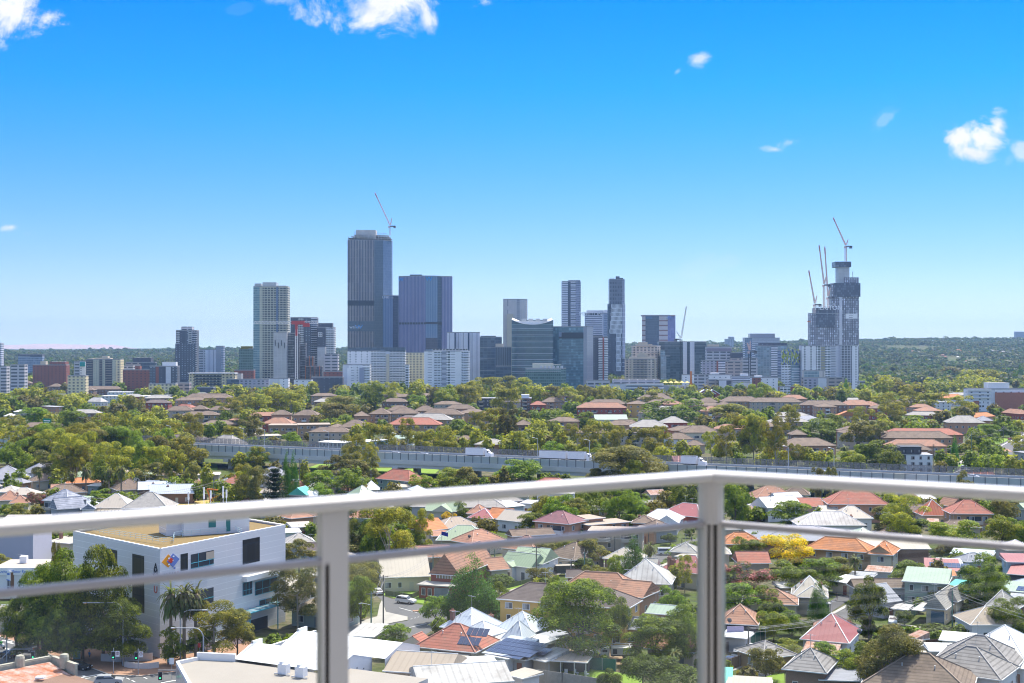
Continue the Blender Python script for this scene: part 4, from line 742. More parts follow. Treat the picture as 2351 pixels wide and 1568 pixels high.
RIDGE=dict(orange=(.66,.32,.18),terracotta=(.50,.33,.25),redtile=(.46,.22,.17),browntile=(.32,.24,.19),darktile=(.24,.17,.15),purpletile=(.30,.17,.17),greytile=(.36,.34,.33),bluetile=(.50,.52,.58),lightgrey=(.5,.49,.46),slategrey=(.35,.36,.4))
WC={}
def win_mesh(wd,ht,bars=1,fr='w'):
 k=(round(wd,1),round(ht,1),bars,fr)
 if k not in WC:
  mb=MB();t=.09;mb.box(-wd/2,-.05,0,-wd/2+t,.02,ht).box(wd/2-t,-.05,0,wd/2,.02,ht).box(-wd/2,-.05,ht-t,wd/2,.02,ht).box(-wd/2-.08,-.10,-t,wd/2+.08,.02,0.02)
  for i in range(bars):x=-wd/2+wd*(i+1)/(bars+1);mb.box(x-.035,-.045,0,x+.035,.02,ht)
  p=MB().box(-wd/2+.04,-.025,.02,wd/2-.04,.01,ht-.04)
  if bars:p.box(-wd/2+.1,-.03,.1,-wd/2+wd*.42,0,ht-.1,mi=1)
  WC[k]=(mb.mesh('window_frame',{'w':qp2,'b':mat('frame_blue',(.12,.38,.45),.5,0),'d':qc}[fr]),p.mesh('pane',[qo2,curtain]))
 return WC[k]
def qq2(parent,x,y,z,rz,wd=1.6,ht=1.3,bars=1,fr='w',deep=True):
 a,b=win_mesh(wd,ht,bars,fr);o=inst('window',a,parent,(x,y,z),rz);inst('pane',b,o);return o
def qt1(mb,W,Dp,ez,rh,kind,qs2,oh=0.,x0=0.,y0=0.,skew=0.):
 """roof planes over a W x Dp rectangle; returns ridge and hip lines"""
 x1,y1=x0+W,y0+Dp;t=.18;A,B,C,E=(x0,y0,ez),(x1,y0,ez),(x1,y1,ez),(x0,y1,ez);lines=[]
 if kind=='hip':
  if qs2=='x':s=min(Dp/2,W/2-.01);R1,R2=(x0+s,(y0+y1)/2,ez+rh),(x1-s,(y0+y1)/2,ez+rh)
  else:s=min(W/2,Dp/2-.01);R1,R2=((x0+x1)/2,y0+s,ez+rh),((x0+x1)/2,y1-s,ez+rh)
  def fcs(pts):
   p0=qa(pts[0]);e=(qa(pts[1])-p0).normalized();nn=(qa(pts[1])-p0).cross(qa(pts[-1])-p0).normalized();g=nn.cross(e);mb.face(pts,[((qa(p)-p0).dot(e),(qa(p)-p0).dot(g))for p in pts])
  if qs2=='x':fcs((A,B,R2,R1));fcs((B,C,R2));fcs((C,E,R1,R2));fcs((E,A,R1));lines=[(R1,R2),(A,R1),(E,R1),(B,R2),(C,R2)]
  else:fcs((A,B,R1));fcs((B,C,R2,R1));fcs((C,E,R2));fcs((E,A,R1,R2));lines=[(R1,R2),(A,R1),(B,R1),(C,R2),(E,R2)]
 elif kind=='gable':
  if qs2=='x':R1,R2=(x0,(y0+y1)/2,ez+rh),(x1,(y0+y1)/2,ez+rh);mb.face((A,B,R2,R1));mb.face((C,E,R1,R2));mb.face((B,C,R2));mb.face((E,A,R1));lines=[(R1,R2)]
  else:R1,R2=((x0+x1)/2,y0,ez+rh),((x0+x1)/2,y1,ez+rh);mb.face((B,C,R2,R1));mb.face((E,A,R1,R2));lines=[(R1,R2)];mb.face((A,B,R1));mb.face((C,E,R2))
 else:
  A2,B2,C2,E2=A,B,(x1,y1,ez+rh),(x0,y1,ez+rh);mb.face((A2,B2,C2,E2));mb.face((B2,C,C2));mb.face((C,E,E2,C2));mb.face((E,A2,E2))
 for p,q in((A,B),(B,C),(C,E),(E,A)):mb.face(((p[0],p[1],ez-t),(q[0],q[1],ez-t),q,p))
 mb.face(((x0,y1,ez-t),(x1,y1,ez-t),(x1,y0,ez-t),(x0,y0,ez-t)))
 return lines
qy1=[];qm2=[]
def qz(label,reg,l,r,ez,dp,kind='hip',rh=None,wall='cream',rc='browntile',qs2='x',chim=(),qf=None,nwin=None,oh=.5,rot=None,cat='house',name='house',group=None,qq=True,wing=None,qo=(),door=True,fr='w',qr=True,qs=0,ww=1.6,qp=(),qr2=None):
 """l, r: left and right ends of the front eave on the sheet, ez: its height, dp: depth, rot: turn (degrees) when only the width is read off"""
 A=at(reg,l[0],l[1],ez)
 if rot is None:B=at(reg,r[0],r[1],ez);d=B-A;Wd=qa((d.x,d.y)).length;ang=math.atan2(d.y,d.x)
 else:ang=rad(rot);Wd=(D(reg,r[0],0)[0]-D(reg,l[0],0)[0])*A.y/F/max(.3,math.cos(ang)+.0)
 root=qj1(name,(A.x,A.y,0),ang,label=label,cat=cat,group=group);rh=rh or min(Wd,dp)*.27
 qf=qf or max(1,int(ez/2.6+.2));wm=qr2 or WALL[wall]
 mb=MB();mb.qh1([(oh,oh),(Wd-oh,oh),(Wd-oh,dp-oh),(oh,dp-oh)],0,ez-.19)
 if kind=='gable' and qs2=='y':mb.face(((oh,oh,ez-.19),(Wd-oh,oh,ez-.19),(Wd/2,oh,ez-.25+rh*(1-2*oh/Wd))))
 mb.qg1('wall',wm,root)
 mb=MB();lines=qt1(mb,Wd,dp,ez,rh if kind!='flat' else(rh or.4),kind,qs2)
 if wing:
  for(wx,ww_,fw,wk)in wing:
   lines+=qt1(mb,ww_,fw+dp/2,ez,min(rh,ww_*.3),wk,'y',x0=wx,y0=-fw)
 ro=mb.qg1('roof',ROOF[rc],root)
 if wing:
  mb=MB()
  for(wx,ww_,fw,wk)in wing:
   mb.qh1([(wx+oh,-fw+oh),(wx+ww_-oh,-fw+oh),(wx+ww_-oh,oh),(wx+oh,oh)],0,ez-.19)
   if wk=='gable':mb.face(((wx+.1,-fw-.012,ez),(wx+ww_-.1,-fw-.012,ez),(wx+ww_/2,-fw-.012,ez+min(rh,ww_*.3)-.1)))
  mb.qg1('bay_wall',wm,root)
 if kind!='flat' and rc in RIDGE:
  mb=MB()
  for a,b in lines:mb.qi1(qa(a)+qa((0,0,.03)),qa(b)+qa((0,0,.03)),.13)
  mb.qg1('ridge_tiles',mat('ridge_'+rc,RIDGE[rc],.8,.08,2.),ro)
 elif kind!='flat':
  mb=MB()
  for a,b in lines:mb.qi1(qa(a)+qa((0,0,.02)),qa(b)+qa((0,0,.02)),.09)
  mb.qg1('ridge_capping',mat('cap_white',(.76,.77,.78),.5,0),ro)
 if qr and A.y<620:
  mb=MB();mb.box(-.08,-.12,ez-.16,Wd+.08,-.002,ez+.02).box(Wd+.002,0,ez-.16,Wd+.12,dp,ez+.02).box(-.12,0,ez-.16,-.002,dp,ez+.02);mb.qg1('gutter',qp2,ro)
 for cx_,cy_2,ch in chim:
  o=MB().box(-.4,-.35,0,.4,.35,ch).box(-.5,-.45,ch,.5,.45,ch+.25).qg1('chimney',mat('chimney_brick',(.26,.14,.11),.9,.1,1.),ro);o.location=(cx_*Wd,cy_2*dp,ez+.2);MB().lathe((-.15,0,ch+.25),[(.12,0),(.10,.4)],6).lathe((.18,0,ch+.25),[(.12,0),(.10,.4)],6).qg1('chimney_pot',mat('pot',(.42,.2,.12),.9,0),o)
 if A.y<520 and kind in('hip','gable')and len(qy1)%2:
  q=lines[0][0];MB().qi1((0,0,-.4),(0,0,2.4),.035,4).qi1((-.9,0,2.2),(.9,0,2.2),.03,4).qi1((-.4,-.4,2.2),(-.4,.4,2.2),.025,4).qi1((.3,-.4,2.2),(.3,.4,2.2),.025,4).qg1('tv_aerial',qw,ro).location=(q[0]+(Wd/2-q[0])*.4,q[1],q[2])
 if A.y<520 and kind=='hip':
  for i in range(2):MB().lathe((0,0,-.3),[(.09,0),(.09,.7),(.15,.72),(0,.8)],6).qg1('roof_vent',qw,ro).location=(Wd*(.35+.3*i),dp*.3,ez+rh*.6*min(1,dp/Wd+.2))
 for i in range(qs):a,b=qa(lines[0][0]),qa(lines[0][1]);p=a.lerp(b,(i+.5)/qs);MB().lathe((0,0,0),[(.3,0),(.3,.35),(.4,.4),(0,.6)],7).qg1('roof_vent',qw,ro).location=(p.x,p.y-.4,p.z-.1)
 for sx,sy,sw,sd_ in qo:
  sl_=rh/(dp/2)if kind!='flat' else rh/dp
  def S(x,y):return(x*Wd,y*dp,ez+.12+y*dp*sl_)
  for i in range(int(sw)):
   for j in range(int(sd_)):
    x0_,y0_=sx*Wd+i*1.05,sy*dp+j*1.7;P_=lambda x,y:(x,y,ez+.10+y*sl_)
    MB().face((P_(x0_,y0_),P_(x0_+1,y0_),P_(x0_+1,y0_+1.6),P_(x0_,y0_+1.6))).face(((x0_,y0_,ez+.02+y0_*sl_),(x0_+1,y0_,ez+.02+y0_*sl_),P_(x0_+1,y0_),P_(x0_,y0_))).qg1('solar_panel',mat('solar_navy',(.035,.05,.11),.18,0,spec=.7),ro)
 if qq:
  n=nwin if nwin is not None else max(1,int((Wd-1)/3.6));sh=(ez-.3)/qf;nd_=max(1,int((dp-1)/4.2));cosr=math.cos(ang)
  rr=random.Random(int(A.x*7+A.y));far=A.y>640
  for s in range(qf):
   zb=s*sh+.95
   for i in range(n):
    x=oh+(Wd-2*oh)*(i+.5)/n
    if wing and any(wx<x<wx+w2 for wx,w2,_,_ in wing):continue
    if door and s==0 and i==n//2 and qf<3:
     MB().box(-.5,-.05,0,.5,.02,2.1).qg1('door',mat('door_%d'%(i%3),[(.25,.09,.06),(.12,.16,.2),(.5,.48,.42)][i%3],.6,0),root,(x,oh,.1));continue
    wdt=ww if rr.random()<.7 else ww*.6
    qq2(root,x,oh,zb,0,wdt,min(1.3,sh*.5),1 if wdt>1.2 else 0,fr)
   if ang>rad(-1)and False:pass
   px=D(reg,0,0);sidevis=(A.x+Wd*math.cos(ang))/(A.y+Wd*math.sin(ang))<(A.x+Wd*math.cos(ang)-dp*math.sin(ang))/(A.y+Wd*math.sin(ang)+dp*math.cos(ang))
   for i in range(nd_):
    y=oh+(dp-2*oh)*(i+.5)/nd_
    if sidevis:qq2(root,Wd-oh,y,zb,rad(90),min(ww,1.4),min(1.3,sh*.5),1,fr)
    else:qq2(root,oh,y,zb,rad(-90),min(ww,1.4),min(1.3,sh*.5),1,fr)
  if wing:
   for(wx,w2,fw,wk)in wing:
    for s in range(qf):qq2(root,wx+w2/2,-fw+oh,s*sh+.95,0,1.8,1.3,1,fr)
 for(bx,bw)in qp:
  for s in range(qf):
   z=s*(ez-.3)/qf+.1
   if s==0:continue
   mb=MB();mb.box(0,-1.1,z-.15,bw,oh,z).box(0,-1.1,z,bw,-1.03,z+.95).box(0,-1.1,z,.06,oh,z+.95).box(bw-.06,-1.1,z,bw,oh,z+.95);mb.qg1('balcony',qb if wall in('white','orange')else mat('balc_fawn',(.5,.44,.38),.8,.04,.5),root,(bx*Wd,0,0));MB().box(.3,-.03,z,bw-.3,.03,z+2.1).qg1('balcony_door',qo2,root,(bx*Wd,oh,0))
 c=qa((math.cos(ang),math.sin(ang),0))*Wd/2+qa((-math.sin(ang),math.cos(ang),0))*dp/2+qa((A.x,A.y,0));qz1.append((c.x,c.y,max(Wd,dp)*.5));qm2.append((A.x,A.y,A.x+Wd*math.cos(ang),A.y+Wd*math.sin(ang),ez));
 qy1.append(root);return root,Wd,ang
# ---------------- mid distance: brown roofed flats beyond the motorway ----------------
def qa1(label,reg,xl,xr,y,ez=9.,dp=13,rc='browntile',wall='tanbrick',rot=0,rh=None,kind='hip',qs2='x',**k):
 k={**dict(qp=((.38,3.2),)),**k};return qz(label,reg,(xl,y),(xr,y),ez,dp,kind,rh,wall,rc,qs2,rot=rot,cat='apartment building',name='apartment_block',group='walk up flats beyond the motorway',qf=max(1,int(ez/2.9)),door=False,**k)
qa1('brown brick flats with a row of bright upper windows beside the tall dark gum','M2',1205,1440,130,8,14,wall='brown',rot=-8,rh=3.2)
qa1('dark roofed flats behind the grey green bushes, left of the brown brick flats','M2',610,830,120,7,12,rc='browntile')
qa1('low brown flats partly behind gums at the left of the flats area','M2',190,380,250,8,12,wall='orange',rot=6);qa1('brown roofed brick flats with blank side, right of the gum clump','M2',385,630,255,8.5,14,wall='orange',rot=-6)
qa1('pinkish roofed long low flats left of the flat roofed tan units','M2',105,385,330,6,14,rc='terracotta',wall='red',rot=-5)
qa1('twin flat roofed tan units with balconies on short walls','M2',160,440,345,8.5,12,rc='fawn',wall='tanbrick',kind='flat',rh=.3,qp=((.1,4),(.6,4)));qa1('taller flat roofed tan units with blank brown flank','M2',440,735,342,9.5,14,rc='fawn',wall='tanbrick',kind='flat',rh=.3,rot=12)
qa1('tan brick flats with white window rows, brown roof, left of the red roofed flats','M2',700,800,368,8.5,20,rot=-12);qa1('tan brick flats under a wide brown roof just left of the red roofed flats','M2',805,1090,365,9,16,rot=-4)
qa1('tan flats under a bright red tiled roof','M2',1255,1750,340,9.5,16,rc='redtile',wall='tanbrick',rot=-3,rh=4,qp=((.2,3),(.75,3)))
qa1('flats under a pale grey tiled roof right behind the red tiled one','M2',1440,1850,295,9,14,rc='lightgrey',wall='tanbrick',rot=-6)
qa1('brown roofed flats in the back row left of the grey tiled roof','M2',960,1100,262,8.5,16,wall='orange',rot=10);qa1('wide brown flats, centre of the back row with little balconies','M2',1088,1290,243,9,16,rot=-3,qp=((.3,3),(.7,3)))
qa1('brown flats behind the small palm','M2',1285,1560,240,9,14,rot=5);qa1('rearmost brown roof peak among the centre flats','M2',1250,1480,212,9.5,14);qa1('brown roof flats behind the palm, further right','M2',1500,1710,214,9,14)
qa1('long brown flats right of the palm with small white windows','M2',1570,1955,247,9,15,rot=-4,wall='tanbrick');qa1('orange brick flats stepping back with balconies at their right end','M2',1790,2060,195,10,12,wall='orange',rot=-4,qp=((.8,3),));qa1('short orange brick flats with balcony stack beside dark modern flats','M2',1985,2095,222,9,12,wall='orange',rot=8)
qa1('modern dark grey flats with white penthouse behind the tall gum','M3',-295,-180,60,10,14,rc='grey',wall='dark',kind='flat',rh=.2);qa1('dark modern flats with penthouse, behind the black trunked gum','M2',2080,2290,98,11,14,rc='grey',wall='dark',kind='flat',rh=.2,qp=((.1,4),(.6,4)))
r,Wd,a_=qa1('four storey brown flats with white balcony frames right of the tall gum','M3',185,292,98,13,14,rc='grey',wall='brown',kind='flat',rh=.2,qp=((.2,4),))
MB().box(1,2,13,8,9,16).qg1('penthouse',qb,r)
qa1('red tiled narrow flats next to the four storey brown flats','M3',275,425,160,7.5,12,rc='redtile',wall='red');qa1('grey brown gabled flats between red roofed flats and the round tree','M3',375,590,132,9,14,rc='browntile',wall='tanbrick',rot=-5)
qa1('long flats with faded pink red roof and dark red brick walls','M3',700,1165,185,8.5,15,rc='terracotta',wall='red',rot=-3,rh=4,qp=((.3,4),(.62,3)));qa1('long brown roof behind the faded red roofed flats','M3',800,1170,152,10,14)
qa1('bright yellow three storey flats with small square windows','M3',1165,1365,150,11,16,wall='yellow',rc='browntile',rot=-3,rh=2.4,nwin=3,qp=());qa1('low fawn flats in front of the yellow ones','M3',1275,1410,232,6.5,10,wall='fawn')
qa1('widest brown roof rising behind the dark fig tree','M3',1270,1600,108,9,20);qa1('brown flats left of the fig tree top','M3',1700,1850,130,8,12,wall='tanbrick',rot=-5);qa1('tan flats with brown pyramid roof, right of the fig tree','M3',1820,2005,132,8,14,rot=-4)
qa1('small brown roofed flats with balcony right of the pyramid roof','M3',1995,2125,160,8,12,rot=-4,qp=((.5,3),));qa1('broad tan flats under a brown roof with a low ridge, rear right of centre','M3',2030,2400,128,9,16,rot=-3)
qa1('pinkish brown brick flats under a weathered brown roof, right of the fig tree','M3',1840,2040,218,9,14,rc='terracotta',wall='orange',rot=-6);qa1('pale roofed single storey hall with a skillion roof before the yellow flats','M3',870,1175,295,4,12,rc='mint',wall='white',kind='flat',rh=3.2,qp=(),qq=True)
qa1('brown tiled flats behind the gum row, left of the grey weathered roof','M3',1010,1320,350,7.5,13,rot=6);qa1('red brick flats under a pale weathered metal roof','M3',1190,1545,362,9.5,16,rc='lightgrey',wall='red',rot=-4,rh=4);qa1('red brick wing under a dark weathered roof going right','M3',1500,1735,325,10,14,rc='lightgrey',wall='red',rot=8)
qa1('cream flats with arched porch under a brown roof, right middle','M3',1690,2020,415,8,14,wall='cream',rot=6,qp=((.3,3),));qa1('low brown roofed flats in front of the cream arched flats','M3',1530,1790,475,7,12,wall='white',rot=4);qa1('brown house roof between gums below the cream flats','M3',1710,1890,530,4.5,9,wall='fawn')
qa1('brown flats among gums on the left of centre','M3',130,300,345,8,12,wall='brown')
qa1('brown flats with two storey verandas, left of the brick flats','M4',5,450,232,9,14,wall='fawn',rot=-3,qp=((.35,5),(.7,4)));qa1('long dark brick flats with five roof vents','M4',440,835,258,9,14,wall='brown',rot=-3,qs=5,qp=((.25,6),))
qa1('flats with pinkish red pyramid roof behind the long dark brick flats','M4',275,495,205,8,14,rc='terracotta',wall='orange');qa1('orange brown hip roofed flats with a gable porch','M4',800,1075,258,9,15,rc='terracotta',wall='orange',rot=6,qp=((.5,3),));qa1('small tan roofed block right of the gable porch flats','M4',1035,1140,270,8,10,rc='terracotta',wall='orange')
qz('bright orange gabled house roof among the trees, right','M4',(740,350),(935,350),5,10,'gable',3.5,'orange','orange','y',rot=-4);qz('grey roofed house with a white gable below the long dark brick flats','M4',(430,390),(600,375),5,10,'hip',2.5,'white','slategrey')
qa1('brown flats behind the big gum at the right, weathered roof','M4',350,495,512,7,12,wall='brown');r,Wd,a_=qa1('large brown roofed flats with orange brick walls above the motorway wall','M4',285,755,608,7,16,wall='orange',rot=4,rh=3.6,qp=((.15,4),(.5,4)))
qa1('long low brown roofed flats with many windows in one row','M4',1135,1745,540,6.5,13,wall='orange',rc='browntile',rot=-2,qp=());qa1('red tiled flats directly behind the long low brown ones','M4',1160,1830,512,7,14,wall='orange',rc='redtile',rot=-2,rh=3.4,qp=());qa1('third parallel flats with faded tan tiled roof','M4',1180,1690,610,6,12,wall='orange',rc='terracotta',rot=-3,qp=());qa1('grey brown hipped roof beside the black and white flats','M4',1200,1560,640,4.5,10,wall='orange',rc='browntile',rot=-3,qp=())
r,Wd,a_=qz('modern white and black flats with a roof deck above the motorway','M4',(1225,682),(1560,682),8.5,11,'flat',.2,'white','grey',rot=-4,cat='apartment building',name='apartment_block',qf=3,nwin=5,oh=.05,fr='d',door=False)
MB().box(.2,.2,8.8,Wd*.72,9,11.8).qg1('upper_storey',WALL['dark'],r);MB().box(-.06,-.06,5.6,Wd*.33,10,8.4).qg1('dark_cladding',WALL['dark'],r);MB().box(Wd*.2,.1,11.8,Wd*.74,9.2,12.1).qg1('upper_roof',qc,r)
for i in range(4):qq2(r,2+i*3.4,.2,9.4,0,1.4,1.4,1,'d')
qa1('grey hipped roof with brick balconies by the street, right','M4',1690,2005,408,8.5,16,rc='lightgrey',wall='orange',rot=-8,qp=((.75,4),));qa1('grey roof wing beyond the brick balconies','M4',1945,2090,392,8,12,rc='slategrey',wall='orange',rot=-5)
qz('orange tiled cottage near the planted balcony house','M4',(1920,365),(2110,352),4,10,'hip',3,'orange','orange');qz('terracotta gabled house with a red chimney at the right street corner','M4',(2150,320),(2310,335),4.5,10,'hip',3.4,'red','terracotta',chim=((.5,.4,1.8),));qz('orange roof white walled house behind the feathery gum, right','M4',(1650,200),(1860,195),8,12,'hip',3.5,'white','orange',qf=3)
qz('blue white cubic house partly hidden behind the feathery gum','M4',(1590,232),(1730,232),8,10,'flat',.2,'white','grey',qf=3);qz('white modern house beside the street, dark roof, right edge','M4',(2255,655),(2400,672),4,10,'flat',.5,'grey','grey',fr='d');qz('small pink roofed house above the orange gable','M4',(1320,100),(1400,100),7,8,'hip',3,'red','redtile')
qa1('brick flats with white window bays among far trees, right','R5',895,1060,1300,9,14,wall='brown',rc='browntile');qa1('long pinkish brick building among trees, far right','R5',1715,1870,1262,8,14,wall='orange',rc='terracotta')
for i,(a,b,y,rc,wl,lb)in enumerate([(460,640,745,'orange','cream','bright orange roof cluster below the red brick block'),(145,285,765,'browntile','brown','dull brown roof at the far left among trees'),(0,100,700,'redtile','brown','reddish roof by the left edge below the pale block'),(600,860,828,'browntile','brown','long brown roof in the left trees, nearest row'),(720,1110,820,'browntile','brown','brown roofs with orange chimneys right of the long brown roof'),(530,720,690,'browntile','fawn','brown roofed flats left of the tan tower foot'),(0,130,770,'browntile','brown','low brown roof at the very left'),(850,1000,780,'terracotta','cream','small tiled roof before the tan tower block'),(440,560,795,'browntile','brown','low brown roof between two rows of trees'),(1610,1740,750,'browntile','fawn','brown roof right of the ribbed flats')]):
 qa1(lb,'R1',a,b,y,7,14,rc=rc,wall=wl)
qz('white walled units with a grey brown front, left of the eucalypts','M1',(925,78),(1105,78),7.5,16,'flat',.2,'white','white',rot=0,cat='apartment building',name='apartment_block');qz('white boxy rooftop rooms over the left units','M1',(980,42),(1205,42),10,12,'flat',.2,'white','white',rot=0,name='apartment_block');qz('white units with dark brick right end, left middle','M1',(1255,75),(1385,75),7.5,12,'flat',.2,'white','white',rot=0,name='apartment_block')
qz('dark brick flat roofed units right of the white ones','M1',(1385,72),(1560,72),7,12,'flat',.2,'brown','grey',rot=0,name='apartment_block');qa1('brown tiled flats with zigzag roofline, left middle','M1',1690,2120,92,8,14,wall='tanbrick',rc='browntile');qz('cream cottage with a white pyramid roof by the left units','M1',(790,128),(925,132),4,10,'hip',4,'white','weather');qz('pale cottage with a white pyramid roof in front of the dark brick units','M1',(1300,160),(1480,160),5,9,'hip',3.5,'white','weather',rot=0)
qa1('tan tiled flats with white trims at left middle','M1',1515,1765,212,6.5,13,wall='fawn',rot=4);qa1('brown tiled long roof behind the tan tiled flats','M1',1750,1900,200,7,12,wall='brown');qa1('brown roofed cream flats with white balcony, left of the dark gums','M1',1905,2120,207,6,12,wall='cream');qa1('fawn low units with flat brown roof in front of the cream flats','M1',1840,2030,272,5.5,10,wall='fawn')
qz('red roofed cottage with twin red chimneys, left middle','M1',(1600,180),(1750,185),4.5,9,'hip',2.6,'orange','redtile',chim=((.35,.5,1.6),(.8,.5,1.6)));qz('cream walled shed with white roof among the left trees','M1',(120,222),(280,222),4,8,'hip',1.5,'cream','white',rot=0);qz('white roof left of the shed at the left edge','M1',(30,262),(130,262),3.5,8,'hip',2,'cream','white',rot=0);qz('brick building with flat parapet in the left trees','M1',(360,170),(510,178),6,9,'flat',.2,'orange','grey')
qz('pale tiled large roof behind the motorway wall, left','M1',(1880,520),(2130,535),4.5,14,'hip',5,'grey','lightgrey');qz('pale flat roofed units above the motorway, left centre','M1',(2215,435),(2351,435),5,12,'flat',.3,'fawn','cream',rot=0,name='apartment_block');qz('cream flat roofed units above the motorway, right of the pale ones','M2',(0,448),(295,440),5,12,'flat',.3,'fawn','cream',name='apartment_block')
qz('white two storey building with seven blue shuttered windows above the motorway','M2',(620,500),(870,508),5.5,9,'flat',.4,'white','white',nwin=7,qf=2,ww=1.2,name='apartment_block',fr='b',door=False);qz('white building with blue flat roof edge half behind the gum','M2',(1080,498),(1280,478),5.5,9,'flat',.3,'blue','white',fr='b')
qz('white roofed low building right of the gum above the motorway','M2',(1300,468),(1500,470),4,9,'flat',1.4,'white','mint')
qz('tiny tiled house above the wall by the gum row, centre','M2',(1950,485),(2080,478),4,8,'hip',2.5,'brown','browntile');qz('pink signboard coloured shed roof behind the small truck','M3',(1598,690),(1690,690),5.5,8,'flat',2.5,'red','pinkmetal',rot=0)
# ---------------- motorway viaduct ----------------
def qy2(px,hz=11.0):
 ax,ay,bx,by=-267.,692.,181.7,471.5;k=(px-CX)/F;dx,dy=bx-ax,by-ay
 t=(k*ay-ax)/(dx-k*dy);return qa((ax+dx*t,ay+dy*t,0))
mA,mB_=qy2(-260),qy2(2600);md=(mB_-mA).normalized();mn=qa((md.y,-md.x,0));Lm=(mB_-mA).length
r=qj1('motorway_viaduct',mA,math.atan2(md.y,md.x),label='long grey concrete motorway viaduct crossing the whole view',cat='viaduct');Wm=26
conc2=mat('viaduct_concrete',(.60,.60,.58),.85,.12,.12);panel=mat('noise_panel',(.47,.50,.50),.7,.06,.2)
MB().box(0,0,4.6,Lm,Wm,7.0).qg1('girder',conc2,r);MB().box(0,-.5,6.1,Lm,.3,8.1).qg1('parapet',conc2,r);MB().box(0,.3,7.0,Lm,Wm-.3,8.9).qg1('deck',mat('asphalt_deck',(.12,.12,.125),.9,.1,.3),r);MB().box(0,Wm-.3,6.1,Lm,Wm+.4,9.6).qg1('parapet',conc2,r)
mb=MB();ps=MB();k=0;x=0
while x<Lm:mb.box(x+.12,-.2,8.1,min(Lm,x+3.88),.05,11.0,mi=1 if k%14==9 else 0);ps.box(x-.14,-.3,8.0,x+.14,.2,11.1);x+=4;k+=1
mb.qg1('noise_wall',[panel,mat('noise_panel_pale',(.50,.50,.44),.7,.04,.2)],r);ps.qg1('wall_posts',mat('post_grey',(.12,.13,.15),.7,0),r)
mb=MB();x=0
while x<Lm:mb.box(x,Wm,9.6,min(Lm,x+2.3),Wm+.06,12.2);x+=2.5
for z in(10,12.1):mb.box(0,Wm-.1,z,Lm,Wm,z+.12)
sm,sn,sb_=qj2('mesh_screen');sb_.inputs['Base Color'].default_value=(.25,.24,.24,1);tr=nd(sn,'ShaderNodeBsdfTransparent');mx=nd(sn,'ShaderNodeMixShader');mx.inputs[0].default_value=.45;sn.links.new(tr.outputs[0],mx.inputs[1]);sn.links.new(sb_.outputs[0],mx.inputs[2]);sn.links.new(mx.outputs[0],sn.nodes['Material Output'].inputs[0])
mb.qg1('far_screen',sm,r);x=15
while x<Lm:
 MB().box(-1.2,3,0,1.2,6,4.6).box(-1.4,-.3,3.4,1.4,Wm,4.6).qg1('pier',conc2,r,(x,0,0));MB().box(-1.2,18,0,1.2,21,4.6).qg1('pier',conc2,r,(x,0,0));x+=31
MB().box(0,2.5,8.9,Lm,2.7,9.6).box(0,12.8,8.9,Lm,13.2,9.7).qg1('barrier',conc2,r)
for px,lb in((1204+0,0),(1325,1),(568+574*0,2),(350,3),(1790,4),(1897,5),(520,6),(716,7),(876,8)):
 q=qy2(px)-mn*13.2;rr_=qj1('street_lamp',(q.x,q.y,8.9),0,label='grey motorway lamp post '+('left of the white long trailer truck','in front of the long white trailer truck','near the noise wall at centre left','in the left trees','right of the small delivery truck','near the orange brick flats','by the pale tiled roof','left of the white blue windowed building','beside the tall gum at the viaduct')[lb],cat='lamp post',group='motorway lamp posts')
 MB().qi1((0,0,-.1),(0,0,9.5),.16,6,r2=.09).qg1('pole',qw,rr_);MB().qi1((0,0,9.4),(-1.6,0,9.9),.07,5).qi1((-1.4,0,9.9),(-2.3,0,9.9),.16,5).qg1('lamp_arm',qw,rr_)
def qx2(px,off):q=qy2(px)-mn*off;return q.x,q.y,8.9
def qz2(label,px,L1,L2=0,big=True):
 x,y,z=qx2(px-28,17);o=qj1('truck',(x,y,z),math.atan2(md.y,md.x),label=label,cat='truck');s=mat('truck_white',(.78,.78,.80),.45,.03,.5);X=0
 for Lx in((L2,L1)if L2 else(L1,)):
  t=MB().box(X,-1.25,1.1,X+Lx,1.25,4.25).qg1('trailer',s,o);MB().box(X,-1.27,.75,X+Lx,1.27,1.05).box(X+.01,-1.28,4.22,X+Lx-.01,1.28,4.34).qg1('trailer_rail',qc,t)
  for w_ in(X+1.5,X+2.8,X+Lx-1.6):MB().box(w_-.45,-1.2,0,w_+.45,1.2,.9).qg1('wheel_set',mat('tyre',(.02,.02,.02),.9,0),t)
  X+=Lx+1
 cab=MB();cab.face(((X,-1.2,.6),(X,-1.2,3.6),(X+.9,-1.2,3.5),(X+1.9,-1.2,2.3),(X+3,-1.2,2.1),(X+3.1,-1.2,.6))[::-1]).face(((X,1.2,.6),(X,1.2,3.6),(X+.9,1.2,3.5),(X+1.9,1.2,2.3),(X+3,1.2,2.1),(X+3.1,1.2,.6)))
 pr=[(X,.6),(X,3.6),(X+.9,3.5),(X+1.9,2.3),(X+3,2.1),(X+3.1,.6)]
 for a,b in zip(pr[:-1],pr[1:]):cab.face(((a[0],-1.2,a[1]),(b[0],-1.2,b[1]),(b[0],1.2,b[1]),(a[0],1.2,a[1])))
 c=cab.qg1('cab',s,o);MB().box(X+.9,-1.22,2.4,X+1.5,1.22,3.1).qg1('cab_window',qo2,c);MB().box(X+.4,-1.15,0,X+1.3,1.15,.9).box(X+2.0,-1.15,0,X+2.9,1.15,.9).qg1('wheel_set',MC['tyre'],o)
qz2('long white articulated truck with two box trailers on the motorway',1229,7.6,12.5);qz2('white rear half of a covered truck on the motorway, left of the long one',1057,8.8);qz2('small white delivery truck with green lettering on the motorway near the corner post',1561,6.5)
